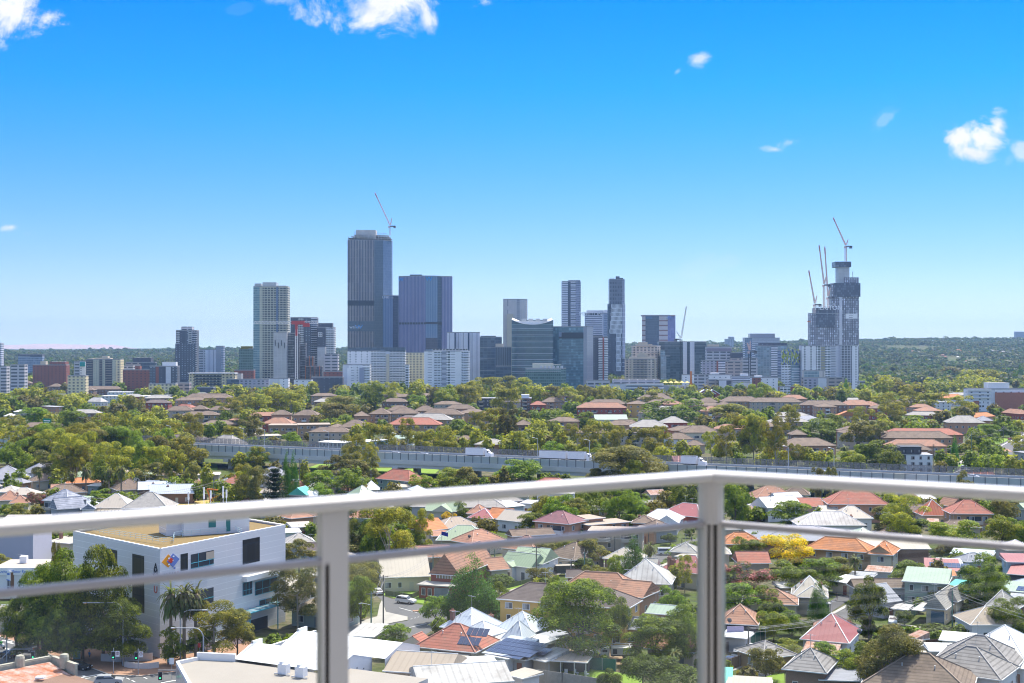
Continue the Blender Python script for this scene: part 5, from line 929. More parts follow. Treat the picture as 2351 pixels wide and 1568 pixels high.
# ---------------- streets, paths, lawns ----------------
qe2=mat('asphalt',(.125,.125,.13),.9,.08,.5);brickpave=mat('brick_paving',(.36,.21,.14),.9,.1,.8);pave=mat('pavement',(.38,.36,.33),.9,.08,.6);kerbm=mat('kerb',(.42,.41,.39),.9,.05,1.)
qd2=mat('lawn',(.17,.27,.035),.95,.22,.8);drygrass=mat('dry_grass',(.42,.32,.10),.95,.15,.4);dirt=mat('bare_soil',(.30,.22,.14),.95,.15,.5);linem=mat('line_white',(.75,.75,.72),.8,.05,2.)
qn2=[]
def area(name,reg,pts,m,z,label=None,road=True):
 P=[at(reg,x,y)for x,y in pts];mb=MB();a=sum(P[i].x*P[(i+1)%len(P)].y-P[(i+1)%len(P)].x*P[i].y for i in range(len(P)))
 if a<0:P=P[::-1]
 me=bpy.data.meshes.new(name);from mathutils.geometry import tessellate_polygon
 tri=tessellate_polygon([[qa((p.x,p.y,0))for p in P]]);me.from_pydata([(p.x,p.y,z)for p in P]+[(p.x,p.y,-.05)for p in P],[],[tuple(t)for t in tri]+[(i,i+len(P),(i+1)%len(P)+len(P),(i+1)%len(P))for i in range(len(P))]);me.materials.append(m)
 o=bpy.data.objects.new(name,me);sc.collection.objects.link(o);tag(o,kind='structure',label=label,cat=name.replace('_',' '));qn2.append([(p.x,p.y)for p in P]);return o
def qc1(name,reg,pts,wd,m,z,label=None,h=0.):
 P=[at(reg,x,y)for x,y in pts];mb=MB()
 for a,b in zip(P[:-1],P[1:]):
  d=(b-a).normalized();q=qa((-d.y,d.x,0))*wd/2;mb.qh1([a-q,b-q,b+q,a+q],z-.02,z+h)
 o=mb.qg1(name,m);tag(o,kind='structure',label=label,cat=name.replace('_',' '));return o
area('footpath','Z1',[(-200,1020),(150,1050),(600,1230),(1400,1320),(1480,1350),(1870,1280),(2300,1180),(2450,1280),(1870,1410),(1600,1470),(1300,1505),(1010,1495),(860,1440),(600,1370),(300,1240),(0,1150),(-200,1100)],brickpave,.13,'red brick paved footpath along the street corner')
area('road','Z1',[(-200,1080),(0,1140),(300,1235),(600,1365),(860,1438),(1010,1493),(1300,1503),(1600,1468),(1870,1408),(2500,1270),(2500,2100),(-200,2100)],qe2,.03,'grey asphalt junction at the lower left')
qc1('kerb','Z1',[(-200,1088),(0,1148),(300,1242),(600,1370),(860,1441),(1010,1496),(1300,1506),(1600,1471),(1870,1411),(2450,1282)],.25,kerbm,.15,'kerb round the brick footpath')
def lines(reg,segs,wd=.14):
 for pts in segs:qc1('road_marking',reg,pts,wd,linem,.055)
lines('Z1',[[(685,1530),(940,1482)],[(1480,1566),(1870,1500)]],.35);lines('Z1',[[(700,1545),(740,1537)],[(780,1530),(830,1520)],[(860,1513),(910,1503)],[(1050,1533),(1090,1526)],[(1100,1523),(1150,1514)],[(1160,1520),(1190,1535)],[(1210,1543),(1240,1558)],[(1320,1515),(1350,1528)]],.2)
lines('Z1',[[(20,1175),(110,1190)],[(60,1190),(120,1205)],[(30,1245),(110,1265)],[(760,1500),(790,1510)]],.5)
area('footpath','Z2',[(1130,860),(1165,962),(1350,1003),(1350,1030),(1130,1072),(820,1152),(700,1180),(700,1120),(820,1080),(1090,1000),(1110,900)],pave,.13,'pale grey pavement at the corner by the timber pole')
area('road','Z2',[(1060,800),(1270,862),(1500,905),(1800,890),(1800,1000),(1600,1090),(1450,1190),(1000,1210),(650,1290),(650,1195),(820,1155),(1130,1075),(1352,1033),(1354,1001),(1168,960),(1133,860)],qe2,.03,'grey asphalt side street with the white car')
lines('Z2',[[(1280,925),(1430,965)],[(1360,1095),(1510,1060)],[(1040,1180),(1165,1145)]],.18);lines('Z2',[[(1375,1022),(1390,1018)],[(1405,1014),(1420,1010)],[(1435,1006),(1448,1002)]],.15)
area('lawn','Z2',[(1150,775),(1490,735),(1500,800),(1490,890),(1270,850),(1140,815)],qd2,.05,'bright green verge beside the beige hall');qc1('traffic_island','Z2',[(1395,955),(1465,950)],1.2,brickpave,.16,'small brick traffic island')
area('road','Z3',[(640,700),(780,640),(1010,545),(960,510),(1050,480),(1200,500),(1400,480),(1560,400),(1810,320),(1810,410),(1520,500),(1480,545),(1200,565),(1010,600),(900,660),(860,720),(640,760)],qe2,.03,'asphalt street by the bus shelter');qc1('footpath','Z3',[(130,800),(420,715),(700,590),(1000,545)],1.6,pave,.1,'narrow concrete path with steps before the green roofed halls');area('lawn','Z3',[(150,745),(400,695),(420,715),(130,800)],qd2,.05,'grass strip along the concrete path')
area('lawn','Z3',[(870,530),(970,500),(1010,530),(880,575)],qd2,.04,'small lawn before the brown hip roofed house');area('lawn','Z3',[(480,1475),(860,1450),(1000,1450),(1200,1500),(1150,1560),(700,1530)],qd2,.05,'bright lawn behind the open carport');area('lawn','Z3',[(1150,1490),(1330,1490),(1320,1620),(1160,1620)],qd2,.045,'lawn under the bushes at the bottom')
lines('Z3',[[(1600,420),(1720,380)]],.2);area('bare_yard','Z3',[(560,1260),(1000,1250),(1240,1380),(1200,1420),(870,1380)],dirt,.03,'shaded soil yard under the big round trees')
area('road','Z4',[(640,1000),(850,990),(1050,850),(1150,830),(1140,880),(1000,1000),(1100,1035),(1400,1065),(1740,1100),(2351,1180),(2500,1230),(1700,1145),(1420,1112),(1000,1065),(640,1050)],qe2,.03,'asphalt street beside the cream cottages');area('car_park','Z4',[(855,965),(1000,870),(1090,800),(1000,780),(900,850),(850,920)],mat('dark_asphalt',(.10,.10,.11),.9,.06,.5),.035,'dark paved lane by the cream house')
qc1('kerb','Z4',[(850,985),(1090,855)],.9,kerbm,.14,'pale kerb of the side lane');area('verge','Z4',[(1380,1045),(1810,1085),(1820,1100),(1740,1098),(1400,1063)],qd2,.06,'mown grass verge before the cream cottage');qc1('footpath','Z4',[(1330,1025),(1600,1060),(1820,1080)],1.3,pave,.08,'concrete path along the verge');area('driveway','Z4',[(1830,1000),(1960,985),(1900,1110),(1830,1100)],mat('drive',(.40,.31,.24),.9,.1,.5),.05,'beige earth driveway with the white hatchback')
area('lawn','Z4',[(1455,840),(1620,825),(1600,890),(1500,960),(1455,930)],qd2,.04,'yellow green back lawn behind the small cottage');area('lawn','Z4',[(190,1385),(540,1400),(545,1500),(200,1500)],qd2,.04,'lawn under the trampoline');area('lawn','Z4',[(490,1290),(600,1275),(640,1330),(520,1350)],qd2,.04);area('car_park','Z4',[(40,1350),(220,1255),(330,1200),(420,1200),(300,1330),(60,1420)],pave,.04,'pale concrete parking strip with three cars')
area('road','C4',[(500,1080),(820,830),(1180,640),(1260,540),(1240,460),(1560,420),(1760,310),(2200,50),(2200,400),(1830,560),(1830,700),(1500,640),(1050,810),(760,1080)],qe2,.03,'street climbing away at the right edge');lines('C4',[[(560,1020),(740,940)],[(1170,690),(1200,640)],[(1600,430),(2070,190)],[(1840,420),(2070,280)]],.5)
area('lawn','C4',[(1100,400),(1240,300),(1560,270),(1760,290),(1640,370),(1200,445)],qd2,.05,'green verge under the street trees, right');qc1('traffic_island','C4',[(1450,490),(1640,500),(1750,560)],4,brickpave,.16,'pink concrete traffic island, right');qc1('footpath','C4',[(620,850),(870,720),(1060,620)],2.5,pave,.1,'footpath by the street lamp, right');area('verge','C4',[(480,960),(700,800),(1080,690),(1060,740),(760,860),(560,980)],qd2,.04,'grass verge with bins, right')
area('dry_lawn','M1',[(1480,1110),(1520,1060),(1930,1035),(1960,1090),(1700,1130)],drygrass,.05,'yellow dry grass lot behind the railing');area('embankment_grass','M1',[(1850,690),(1995,700),(2000,752),(1860,762)],qd2,.04);area('embankment_grass','M2',[(520,740),(640,700),(1200,740),(1750,745),(1700,790),(1150,800),(560,790)],qd2,.04,'sunlit grass under the viaduct');area('lawn','M4',[(490,1090),(600,1080),(620,1110),(500,1120)],qd2,.04);area('lawn','M4',[(2080,1200),(2200,1190),(2220,1230),(2100,1240)],qd2,.04)
# ---------------- near houses ----------------
HO=qz
HO('ochre brick three storey flats with dark brown roof behind the biggest green tree','Z3',(80,845),(1195,935),7.6,10,'hip',2.8,'yellow','darktile',qf=3,nwin=7,cat='apartment building',name='apartment_block',door=False,qp=((.6,3.5),))
HO('terracotta tiled house roof filling the space behind the ochre flats','Z3',(600,765),(1270,800),4.6,10,'hip',3.4,'orange','terracotta');HO('terracotta cross wing with a white gable end and one red vent','Z3',(1065,815),(1330,840),4.4,11,'gable',2.6,'orange','terracotta',chim=((.5,.7,.8),))
HO('weathered white metal pyramid roof house right of the ochre flats','Z3',(1085,705),(1575,724),3.6,13,'hip',4.6,'cream','weather');HO('salmon pink metal roof with two tall chimneys behind the white pyramid roof','Z3',(1445,600),(1900,640),3.8,11,'hip',3.4,'cream','pinkmetal',chim=((.22,.1,2.8),(.3,.1,2.2)))
HO('hall with pale green roof and grey white gable wall, rear one','Z3',(185,530),(470,535),4.2,12,'gable',3,'white','green',oh=.25,rot=-22);HO('front hall with pale green roof and dark arched porch','Z3',(95,548),(372,582),3.6,8,'gable',2.8,'white','green',oh=.25,wing=((2,3.4,1.6,'gable'),))
HO('brown tiled pyramid roof house on the lawn corner by the bus shelter','Z3',(490,465),(740,515),3.5,11,'hip',3.4,'fawn','browntile');HO('terracotta pyramid roof with one chimney behind the green hall','Z3',(105,408),(400,440),3.6,10,'hip',3.2,'cream','terracotta',chim=((.3,.4,1.6),))
HO('two storey orange brick house with purple tiled roof and white balcony','Z3',(385,180),(700,208),5.8,11,'hip',3,'orange','purpletile',qp=((.35,6),),qf=2);HO('salmon brick town houses with parapets beside the purple roof','Z3',(700,178),(1010,150),6.2,8,'flat',.2,'orange','fawn',name='terrace_house');HO('salmon brick town houses, right hand group, by the white roofs','Z3',(860,215),(1230,185),5,8,'flat',.2,'orange','fawn',name='terrace_house',qf=2)
HO('pink brick and white modern duplex with dark balconies behind the conifer','Z3',(860,262),(1330,262),5.6,9,'flat',.2,'fawn','fawn',rot=-10,qp=((.15,4),(.6,3)),name='terrace_house');HO('small two storey stone coloured house with a flat pale roof','Z3',(830,80),(1035,82),5.2,8,'flat',.4,'tanbrick','cream',rot=-5,qf=2,nwin=2)
HO('red metal hipped roof next to the corner post','Z3',(1470,112),(1830,150),3.8,11,'hip',3.4,'red','pinkmetal',chim=((.15,.5,1.8),(.55,.7,1.6)));HO('white metal roof in front of the red roof, near corner post','Z3',(1310,160),(1640,175),3.6,9,'hip',2.8,'white','white',chim=((.2,.5,1.6),));HO('white gabled roof beside the red roof, near corner post','Z3',(1430,195),(1640,200),3.5,7,'gable',2.4,'white','white','y')
HO('brown tiled roofs behind the salmon town houses','Z3',(1230,195),(1440,200),3.6,8,'hip',2,'brown','browntile',chim=((.3,.5,1.4),));HO('low brown roofed shop row with an orange sign wall by the street','Z3',(1240,255),(1440,265),4,8,'flat',.3,'orange','fawn');HO('brown roof house right of the shop row with pale front','Z3',(1440,268),(1640,250),3.6,10,'hip',2.6,'grey','browntile')
HO('pale green metal roof shed over tan brick flats, right of the ochre flats','Z3',(1350,965),(1585,985),5.4,7,'gable',1.2,'tanbrick','mint',qq=True,nwin=2,door=False);HO('white low roof by the street behind the pink roof','Z3',(1600,480),(1760,500),3,7,'flat',.6,'white','cream');HO('olive flat roofed hut by the street','Z3',(1475,560),(1600,575),3,7,'flat',.6,'fawn','cream')
HO('silver grey metal hip roof in the left row below the ochre flats','Z3',(45,1105),(385,1140),3.8,9,'hip',3,'blue','galv');HO('small silver pyramid roof in front of the silver hip roof','Z3',(115,1185),(300,1205),4,6,'hip',3,'blue','galv',qq=False);HO('wide white flat roof joining the silver pyramid roofs','Z3',(-60,1195),(240,1230),3.3,8,'flat',.4,'white','white',qq=False)
HO('white lean to roof right of the silver pyramid','Z3',(220,1225),(410,1262),3,7,'flat',.5,'grey','white',qq=False,name='shed');HO('shaded grey flat roof under the big tree','Z3',(380,1160),(500,1195),3.1,6,'flat',.5,'grey','grey',qq=False,name='shed')
HO('white walled shed with a roof covered in navy solar panels','Z3',(-20,1325),(175,1362),3.2,9,'flat',1.3,'white','weather',qo=((.02,.05,7,4),),name='shed',nwin=1);HO('shed with grey roof and a small group of solar panels','Z3',(190,1352),(330,1372),3,8,'flat',1.,'grey','fawn',qo=((.3,.4,4,2),),name='shed',nwin=1)
HO('pale corrugated shed with double doors right of the solar sheds','Z3',(360,1358),(495,1384),2.8,7,'flat',.9,'fawn','weather',name='shed',qq=False)
r,Wd,a_=HO('open carport with flat fawn roof and clutter of garden chairs','Z3',(515,1372),(850,1392),2.7,6,'flat',.5,'dark','fawn',name='carport',qq=False,cat='carport')
r.children[0].hide_render=False
for c in list(r.children):
 if c.name.startswith('wall'):c.scale=(1,.35,1);c.location=(0,3.7,0)
for x in(.2,Wd*.33,Wd*.68,Wd-.2):MB().box(x-.08,.1,0,x+.08,.26,2.5).qg1('post',mat('post_white',(.6,.6,.58),.7,0),r)
for i in range(3):
 o=qj1('garden_chair',r.matrix_basis@qa((3+i*1.9,1.2+.4*(i%2),0)),i*1.3+a_,label=('leftmost','middle','rightmost')[i]+' pale garden chair in the open carport',cat='chair',group='garden chairs');MB().box(-.3,-.3,.4,.3,.3,.46).qg1('seat',qb,o);MB().box(-.3,.26,.46,.3,.32,1.).qg1('backrest',qb,o)
 for a in(-.26,.26):
  for b in(-.26,.26):MB().box(a-.025,b-.025,0,a+.025,b+.025,.4).qg1('leg',qb,o)
HO('small beige flat roofed hut at the bottom edge, white walls','Z3',(140,1490),(300,1530),2.6,5,'flat',.3,'white','cream',qq=False,name='shed');HO('white flat roof building beside the beige hut at the bottom','Z3',(-250,1480),(135,1490),3.6,9,'flat',.5,'white','white',qq=False,name='shed',rot=12)
HO('orange red tiled house with solar panels at its right hip, bottom centre','Z2',(1400,1255),(1930,1308),3.6,11,'hip',3.6,'cream','redtile',qo=((.66,.12,4,1),(.72,.30,4,1)),nwin=4,wing=((-3.5,5,-1.5,'gable'),));HO('navy solar covered lean to right of the red tiled house','Z2',(1990,1305),(2240,1345),3.4,9,'flat',1.5,'white','galv',qo=((.03,.08,9,4),),nwin=2,name='shed')
HO('pale blue metal roofed house with dark chimney behind the red tiled house','Z2',(1625,1085),(1900,1130),3.8,10,'hip',3.4,'blue','galv',chim=((.2,.2,2.6),(.75,.85,1.2)),wing=((6,7,2,'hip'),));HO('cream metal verandah roof on the wall of the red tiled house','Z2',(1545,1335),(1830,1370),2.7,3,'flat',.6,'cream','cream',qq=False,name='awning',cat='awning')
HO('large beige hall with a plain gable roof beside the church','Z2',(1120,665),(1545,612),3.5,17,'gable',4.2,'cream','cream',nwin=4,oh=.4,rot=10,qf=1)
r,Wd,a_=HO('red brick church hall with a tall glazed gable and terracotta roof','Z2',(1530,630),(1800,648),5,22,'gable',4.8,'red','terracotta','y',qq=False,oh=.4)
mb=MB();gm_=MB();gp=MB()
for i in range(6):
 x=Wd*(.24+.09*i);hgt=4.8*(1-abs(x+Wd*.035-Wd/2)/(Wd/2))-.6;x2=x+Wd*.07;mb.box(x-.1,.30,4.0,x+.08,.38,4.9+hgt*.9);gp.box(x+.08,.34,4.0,x2+.15,.39,4.7+hgt*.85)
mb.qg1('window_mullions',qp2,r);gp.qg1('window',mat('gable_glass',(.30,.26,.16),.3,.1,1.),r)
MB().box(-.6,-4,0,Wd*1.0,.3,3).qg1('porch',WALL['red'],r);MB().box(-1,-4.6,3,Wd*1.06,.35,3.25).qg1('porch_roof',pave,r);MB().box(Wd*.42,-4.1,.1,Wd*.88,-3.98,2.7).qg1('glass_doors',mat('door_glass',(.22,.26,.30),.2,.1,1.),r)
for i in range(3):qq2(r,.5+i*1.6,-4,.8,0,1,1.6,0)
HO('terracotta cross wing at the back of the church hall','Z2',(2060,605),(2230,590),3.8,8,'gable',2.4,'cream','terracotta','x')
HO('pale green hipped roof house in the middle row, round satellite dish','Z2',(1590,345),(2050,300),3.6,11,'hip',3.6,'cream','green',rot=-4);HO('tan orange striped tile roof left of the pale green roof','Z2',(1500,268),(1700,245),3.6,10,'gable',2.8,'cream','orange','x');HO('rusty brown skillion roof between pale roofs','Z2',(1560,310),(1740,305),3.2,6,'flat',.8,'cream','terracotta')
HO('pale green gabled roof house near the yellow tree','Z2',(1490,90),(1760,98),4,11,'gable',3.4,'cream','green',wing=((3,7,2,'gable'),));HO('dull grey roof left of the pale green gables','Z2',(1370,55),(1540,60),4,10,'hip',2.4,'grey','lightgrey');HO('terracotta roof behind the small bright tree','Z2',(1850,115),(2000,120),3.8,9,'hip',2.6,'fawn','terracotta')
HO('pink red metal roof left of the orange striped roof','Z2',(1860,150),(2080,160),3.6,9,'hip',2.6,'cream','pinkmetal');HO('orange striped gable roof between pink and cream roofs','Z2',(2010,150),(2200,165),3.6,9,'gable',2.8,'cream','orange');HO('cream white roofed house left of the purple roof','Z3',(70,165),(300,190),3.6,9,'gable',2.8,'white','cream',chim=((.5,.8,1.4),));HO('dusky pink roof with little gables, centre row','Z2',(1900,378),(2200,340),3.6,10,'hip',3,'cream','terracotta')
HO('long tan tiled roof behind the railing at the centre','M2',(1870,1100),(2351,1050),4,12,'hip',3.2,'fawn','lightgrey',rot=0);HO('long tan roof with a brick wall, just right, under the railing','M3',(-80,1055),(220,1040),4,10,'hip',3,'orange','lightgrey');HO('white metal roofed house below the long tan roof','M3',(0,1105),(235,1082),3.8,9,'flat',1,'blue','white')
HO('white modern house with dark clerestory windows and sloping white roof','M3',(330,970),(680,975),6.5,9,'flat',1.6,'white','white',oh=.3,qf=2,fr='d',rot=-6);HO('white lower wing of the modern house','M3',(180,1060),(290,1065),4,7,'flat',.4,'white','white');HO('green roofed strip house right of the tan roofs','M2',(2080,1110),(2280,1100),3.6,8,'hip',1.8,'cream','green')
HO('white terrace roof seen through the left post gap','Z2',(360,235),(560,225),3.6,9,'flat',.5,'fawn','cream');HO('pale orange roof left of the railing post','Z2',(350,160),(560,140),4,9,'hip',2.6,'orange','terracotta');HO('white flat roof shed left of the railing post','Z2',(300,280),(440,275),3,7,'flat',.4,'white','white');HO('grey hipped roof behind the bush left of the railing post','Z2',(310,370),(560,360),3.6,9,'hip',2.2,'grey','lightgrey')
HO('slate grey tiled white walled house left of the twin cypresses','M2',(42,800),(275,808),5,10,'hip',3,'white','slategrey',qf=2);HO('pink roofed old house with gable and two chimneys below the viaduct','M2',(1150,835),(1465,862),5.2,10,'hip',3.8,'green','redtile',chim=((.35,.7,1.6),(.65,.7,1.8)));HO('brown red low roof right of the pink roofed old house','M2',(1475,905),(1670,900),3.6,9,'hip',2.2,'brown','terracotta')
HO('white roof with a long slope right of the dome shaped green trees','M2',(1040,940),(1190,938),3.8,9,'hip',3,'white','white');HO('peach tiled roof with a white edge above the top rail','M2',(250,940),(420,945),4.5,10,'gable',3,'cream','terracotta','x');HO('teal trimmed dark gabled house by the timber pole','M2',(345,985),(520,990),4.5,8,'gable',2.6,'dark','aqua','y');HO('white roof right of the teal trimmed house','M2',(480,1000),(680,995),4,9,'hip',2.6,'white','white');HO('pale green pyramid roof half hidden by the top rail','M2',(1000,1000),(1180,985),4,9,'hip',3.4,'cream','green')
HO('blue grey tiled long units with three small dormers at the left edge','M1',(-160,850),(270,838),3.6,18,'hip',5,'white','slategrey',wing=((12,4,0,'hip'),(20,4,0,'hip')));HO('blue grey hipped end of the dormer units','M1',(300,788),(610,768),4,12,'hip',4,'white','slategrey');HO('brown hipped roof below the dormer units','M1',(290,862),(515,852),3.6,9,'hip',2.6,'cream','browntile');HO('orange roof behind the date palms','M1',(600,882),(930,872),3.6,9,'hip',1.8,'orange','orange')
HO('green walled shed with pale roof right of the palms','M1',(790,900),(960,908),3.4,6,'flat',.5,'sage','white',name='shed');HO('tan gabled roof behind the fan palms','M1',(1000,890),(1190,885),4,9,'gable',3,'fawn','browntile');HO('wide tan hipped roof in front of the tan gable','M1',(1075,945),(1355,930),3.8,11,'hip',3.6,'fawn','browntile');HO('grey metal roofed house with brick chimney, left of the dry lot','M1',(1265,940),(1620,930),3.8,10,'gable',2.6,'brown','galv',chim=((.4,.4,1.6),));HO('blue grey metal roof in front with a tall chimney','M1',(1365,975),(1780,972),3.8,10,'gable',3,'brown','galv',chim=((.38,.4,2.),))
HO('white flat roofed houses at the left edge, stepped','M1',(-60,960),(150,962),3.6,10,'hip',2,'cream','cream');HO('cream broad roof right of the stepped white roofs','M1',(40,985),(320,980),3.6,9,'hip',2.2,'cream','cream',rot=0);HO('orange brown hipped roof with two chimneys at far left','M1',(-20,1040),(215,1030),3.6,9,'hip',3,'cream','terracotta',chim=((.45,.8,1.4),(.8,.9,1.2)));HO('faded pink roof beside the pink blossom tree','M1',(80,1065),(270,1060),3.6,8,'hip',2.4,'cream','terracotta')
HO('two storey slate roofed house with white gable front, left','M1',(385,1035),(620,1050),5.8,10,'hip',3.4,'grey','bluetile',qf=2,qp=((.05,4),));HO('white gabled slate roof in front of the two storey slate house','M1',(525,1120),(790,1100),4.2,8,'gable',3.4,'grey','bluetile','x');HO('small white gabled porch roof right of the slate houses','M1',(740,1120),(880,1115),4,5,'gable',1.6,'white','bluetile','y')
r,Wd,a_=HO('cream hipped roof cottage with scalloped striped awning and chimney','M1',(845,1105),(1200,1100),3.6,12,'hip',4.2,'cream','cream',chim=((.35,.35,1.6),),rot=0);MB().box(2,-1.6,2.5,Wd-.3,.2,3.0).qg1('awning',qj('awning_stripes',(.70,.60,.42),(.35,.12,.06),rows=0,ribs=1.2,amt=.5),r)
HO('wide khaki grey pyramid roof left of the dry lot','M1',(1110,1112),(1545,1095),3.8,14,'hip',4.8,'fawn','lightgrey',rot=0);HO('dark red hipped roof near the antenna masts','M1',(2020,882),(2245,884),3.8,9,'hip',3,'cream','redtile')
HO('large two storey orange brick house with pink tiled roof, right of centre','M4',(670,1108),(1190,1098),6,13,'hip',4.4,'orange','redtile',qf=2,nwin=5,rot=-4,qp=((.78,4),));HO('white gabled shop with brown parapet and side windows','M4',(0,1110),(150,1140),4.8,14,'gable',3,'white','white','y',name='shop',cat='shop');HO('brown brick parapet shop front with cream awning and white posts','M4',(150,1130),(350,1095),4.4,8,'flat',.2,'brown','white',name='shop',cat='shop')
HO('orange tan hipped roof behind the white gabled shop','M4',(60,1055),(400,1048),3.8,12,'hip',4,'cream','terracotta');HO('brown pyramid roof next to the orange tan roof','M4',(290,1025),(515,1030),3.8,10,'hip',3.4,'sage','browntile');HO('white saw tooth roofs with three dark chimneys, front','M4',(415,1290),(1000,1295),3.8,12,'hip',3.4,'white','weather',chim=((.5,.5,1.8),(.66,.7,1.8),(.86,.6,1.6)),rot=0);HO('white hipped roof behind the three dark chimneys','M4',(735,1230),(1060,1235),3.8,10,'hip',3.4,'white','cream',rot=0)
HO('rust red metal hipped roof with a white skylight','M4',(1480,1205),(1725,1200),3.6,10,'hip',4.6,'cream','rustred',rot=0);HO('rusty low verandah roof in front of the rust red roof','M4',(1515,1258),(1620,1262),2.8,4,'flat',.6,'grey','rust',qq=False,name='awning');HO('two storey brick house with balcony and pinkish hipped roof at right','M4',(1725,1190),(2085,1198),6,11,'hip',3.8,'tanbrick','redtile',qf=2,qp=((.35,5),),rot=-3);HO('small tan gabled roof behind the two storey brick house','M4',(1725,1130),(1850,1125),4,8,'gable',2.6,'fawn','terracotta','y')
HO('white gabled roofs under the top rail, right','M4',(1430,1060),(1600,1060),3.8,9,'hip',3,'white','white',rot=0);HO('tan roof beside the white ones under the top rail, right','M4',(1345,1075),(1480,1080),3.8,9,'hip',2.6,'cream','terracotta',rot=0)
HO('long orange tiled units with cream brick walls behind the golden tree','Z4',(690,458),(1185,492),5.4,9,'hip',2.8,'tanbrick','orange',qf=2,wing=((16,7,1,'gable'),),name='apartment_block',door=False);HO('orange pyramid roofed end wing of the cream brick units','Z4',(1175,500),(1360,512),5.4,12,'hip',2.8,'cream','orange',qf=2,name='apartment_block',door=False);HO('orange tiled roof left of the golden tree','Z4',(60,428),(400,412),4.4,9,'hip',2.6,'tanbrick','orange',rot=0)
HO('huge dark grey low roof hall behind the orange units','Z4',(340,400),(1130,412),4.8,22,'hip',2.6,'brown','slategrey',rot=0,qq=False,name='hall',cat='hall');HO('long cream metal roofed hall right of the dark grey roof','Z4',(1140,462),(1650,470),5.4,16,'gable',2.4,'brown','cream',rot=0,nwin=0,name='hall',cat='hall');HO('beige roofed cream box house at the corner post','Z4',(-20,500),(140,498),4.6,9,'hip',2.2,'cream','cream',rot=-5)
HO('cream walled cottage with white hipped roof and two brick chimneys','Z4',(590,824),(868,836),3.8,11,'hip',3.8,'cream','cream',chim=((.3,.5,2.),(.8,.4,2.)),wing=((1,7,0,'hip'),));HO('flat grey roofed pink brick garage row','Z4',(1000,675),(1190,690),3.2,8,'flat',.3,'orange','grey',qq=False,name='garage',cat='garage');HO('white skillion roof left of the garage row','Z4',(885,700),(1095,735),3,6,'flat',.8,'cream','white',name='shed',nwin=1)
HO('blue grey shed with a rusty striped roof edge','Z4',(1150,628),(1345,640),3.2,6,'flat',.5,'blue','rust',name='shed',qq=False);HO('pink roof with a row of solar panels, right','Z4',(1600,620),(1870,632),3.4,9,'flat',1.6,'white','pinkmetal',qo=((.15,.25,9,2),));HO('white roof behind the pink solar roof','Z4',(1720,585),(1905,590),3.6,8,'flat',.6,'white','white');HO('orange low roof in front of the pink solar roof','Z4',(1635,662),(1850,668),3,5,'flat',.6,'cream','orange')
HO('two storey pale teal shed house with a light green roof','Z4',(1430,705),(1780,728),5.6,10,'flat',1.8,'sage','mint',qf=2,nwin=3);HO('turquoise awning roof right of the light green roof','Z4',(1775,735),(1905,748),2.8,6,'flat',.5,'teal','aqua',qq=False,name='awning');HO('small dark grey gabled house with white side roof','Z4',(1290,868),(1430,850),3.6,9,'gable',3,'grey','grey','x');HO('little pale verandah shed before the dark grey gabled house','Z4',(1345,910),(1470,925),2.6,4,'flat',.5,'cream','weather',qq=False,name='shed')
r,Wd,a_=HO('cream weatherboard cottage with grey gabled roof facing the street','Z4',(1590,905),(1762,922),3.5,14,'gable',2.8,'cream','lightgrey','y',chim=((.4,.8,1.4),),nwin=1);MB().box(-2.4,-.4,2.7,.4,9,2.85).qg1('verandah_roof',ROOF['weather'],r);MB().box(1.5,.2,.3,4.2,.45,2.9).qg1('blue_window_bay',mat('bay_blue',(.10,.16,.22),.5,.05,1.),r)
HO('rear gable of the cream cottage, white metal','Z4',(1745,850),(1850,862),4,6,'gable',2.6,'cream','lightgrey','y');HO('cream garage with pale hipped roof behind the hedge','Z4',(1945,865),(2110,872),2.8,8,'hip',2.4,'cream','lightgrey',nwin=1,name='garage',cat='garage');HO('grey blue weatherboard cottage with silver roof at the right','Z4',(2012,935),(2230,960),3.8,12,'hip',3.8,'sage','lightgrey',chim=((.55,.5,2.),))
HO('magenta roofed two storey house at the right edge','Z4',(2220,560),(2420,565),5.6,9,'flat',.8,'blue','pinkmetal',qf=2);HO('red metal roof below the magenta roof at the right edge','Z4',(2220,650),(2440,668),3.6,9,'flat',1.8,'dark','pinkmetal');HO('mint green roof at the right edge with solar heater','Z4',(2170,775),(2400,795),3.2,8,'flat',1.,'sage','mint',qo=((.5,.1,4,2),));HO('grey green shed under the mint roof','Z4',(2215,840),(2440,860),3,6,'flat',.4,'green','grey',name='shed')
HO('dusky pink metal hipped roof house with satellite dish by the side lane','Z4',(660,1142),(1030,1176),3.6,13,'hip',4,'white','pinkmetal',chim=((.38,.9,2.),(.75,.95,1.)),nwin=3);HO('rust striped white carport roof before the dusky pink roof','Z4',(672,1240),(940,1262),2.6,6,'flat',.8,'grey','rust',qq=False,name='carport',cat='carport')
HO('grey brown tiled house with dark brick wall near the trampoline','Z4',(525,1368),(860,1402),4.2,10,'hip',2.8,'brown','greytile',nwin=2);HO('teal garden shed with a rust striped roof','Z4',(1040,1332),(1255,1348),2.6,4,'flat',.9,'teal','rust',qq=False,name='shed',cat='shed');HO('dark flat metal roof by the cream tarpaulin','Z4',(805,1450),(1130,1460),3,7,'flat',.3,'brown','slategrey',qq=False,name='shed');HO('dirty cream flat roof with branches lying on it','Z4',(870,1412),(1225,1402),3,5,'flat',.3,'grey','cream',qq=False,name='shed')
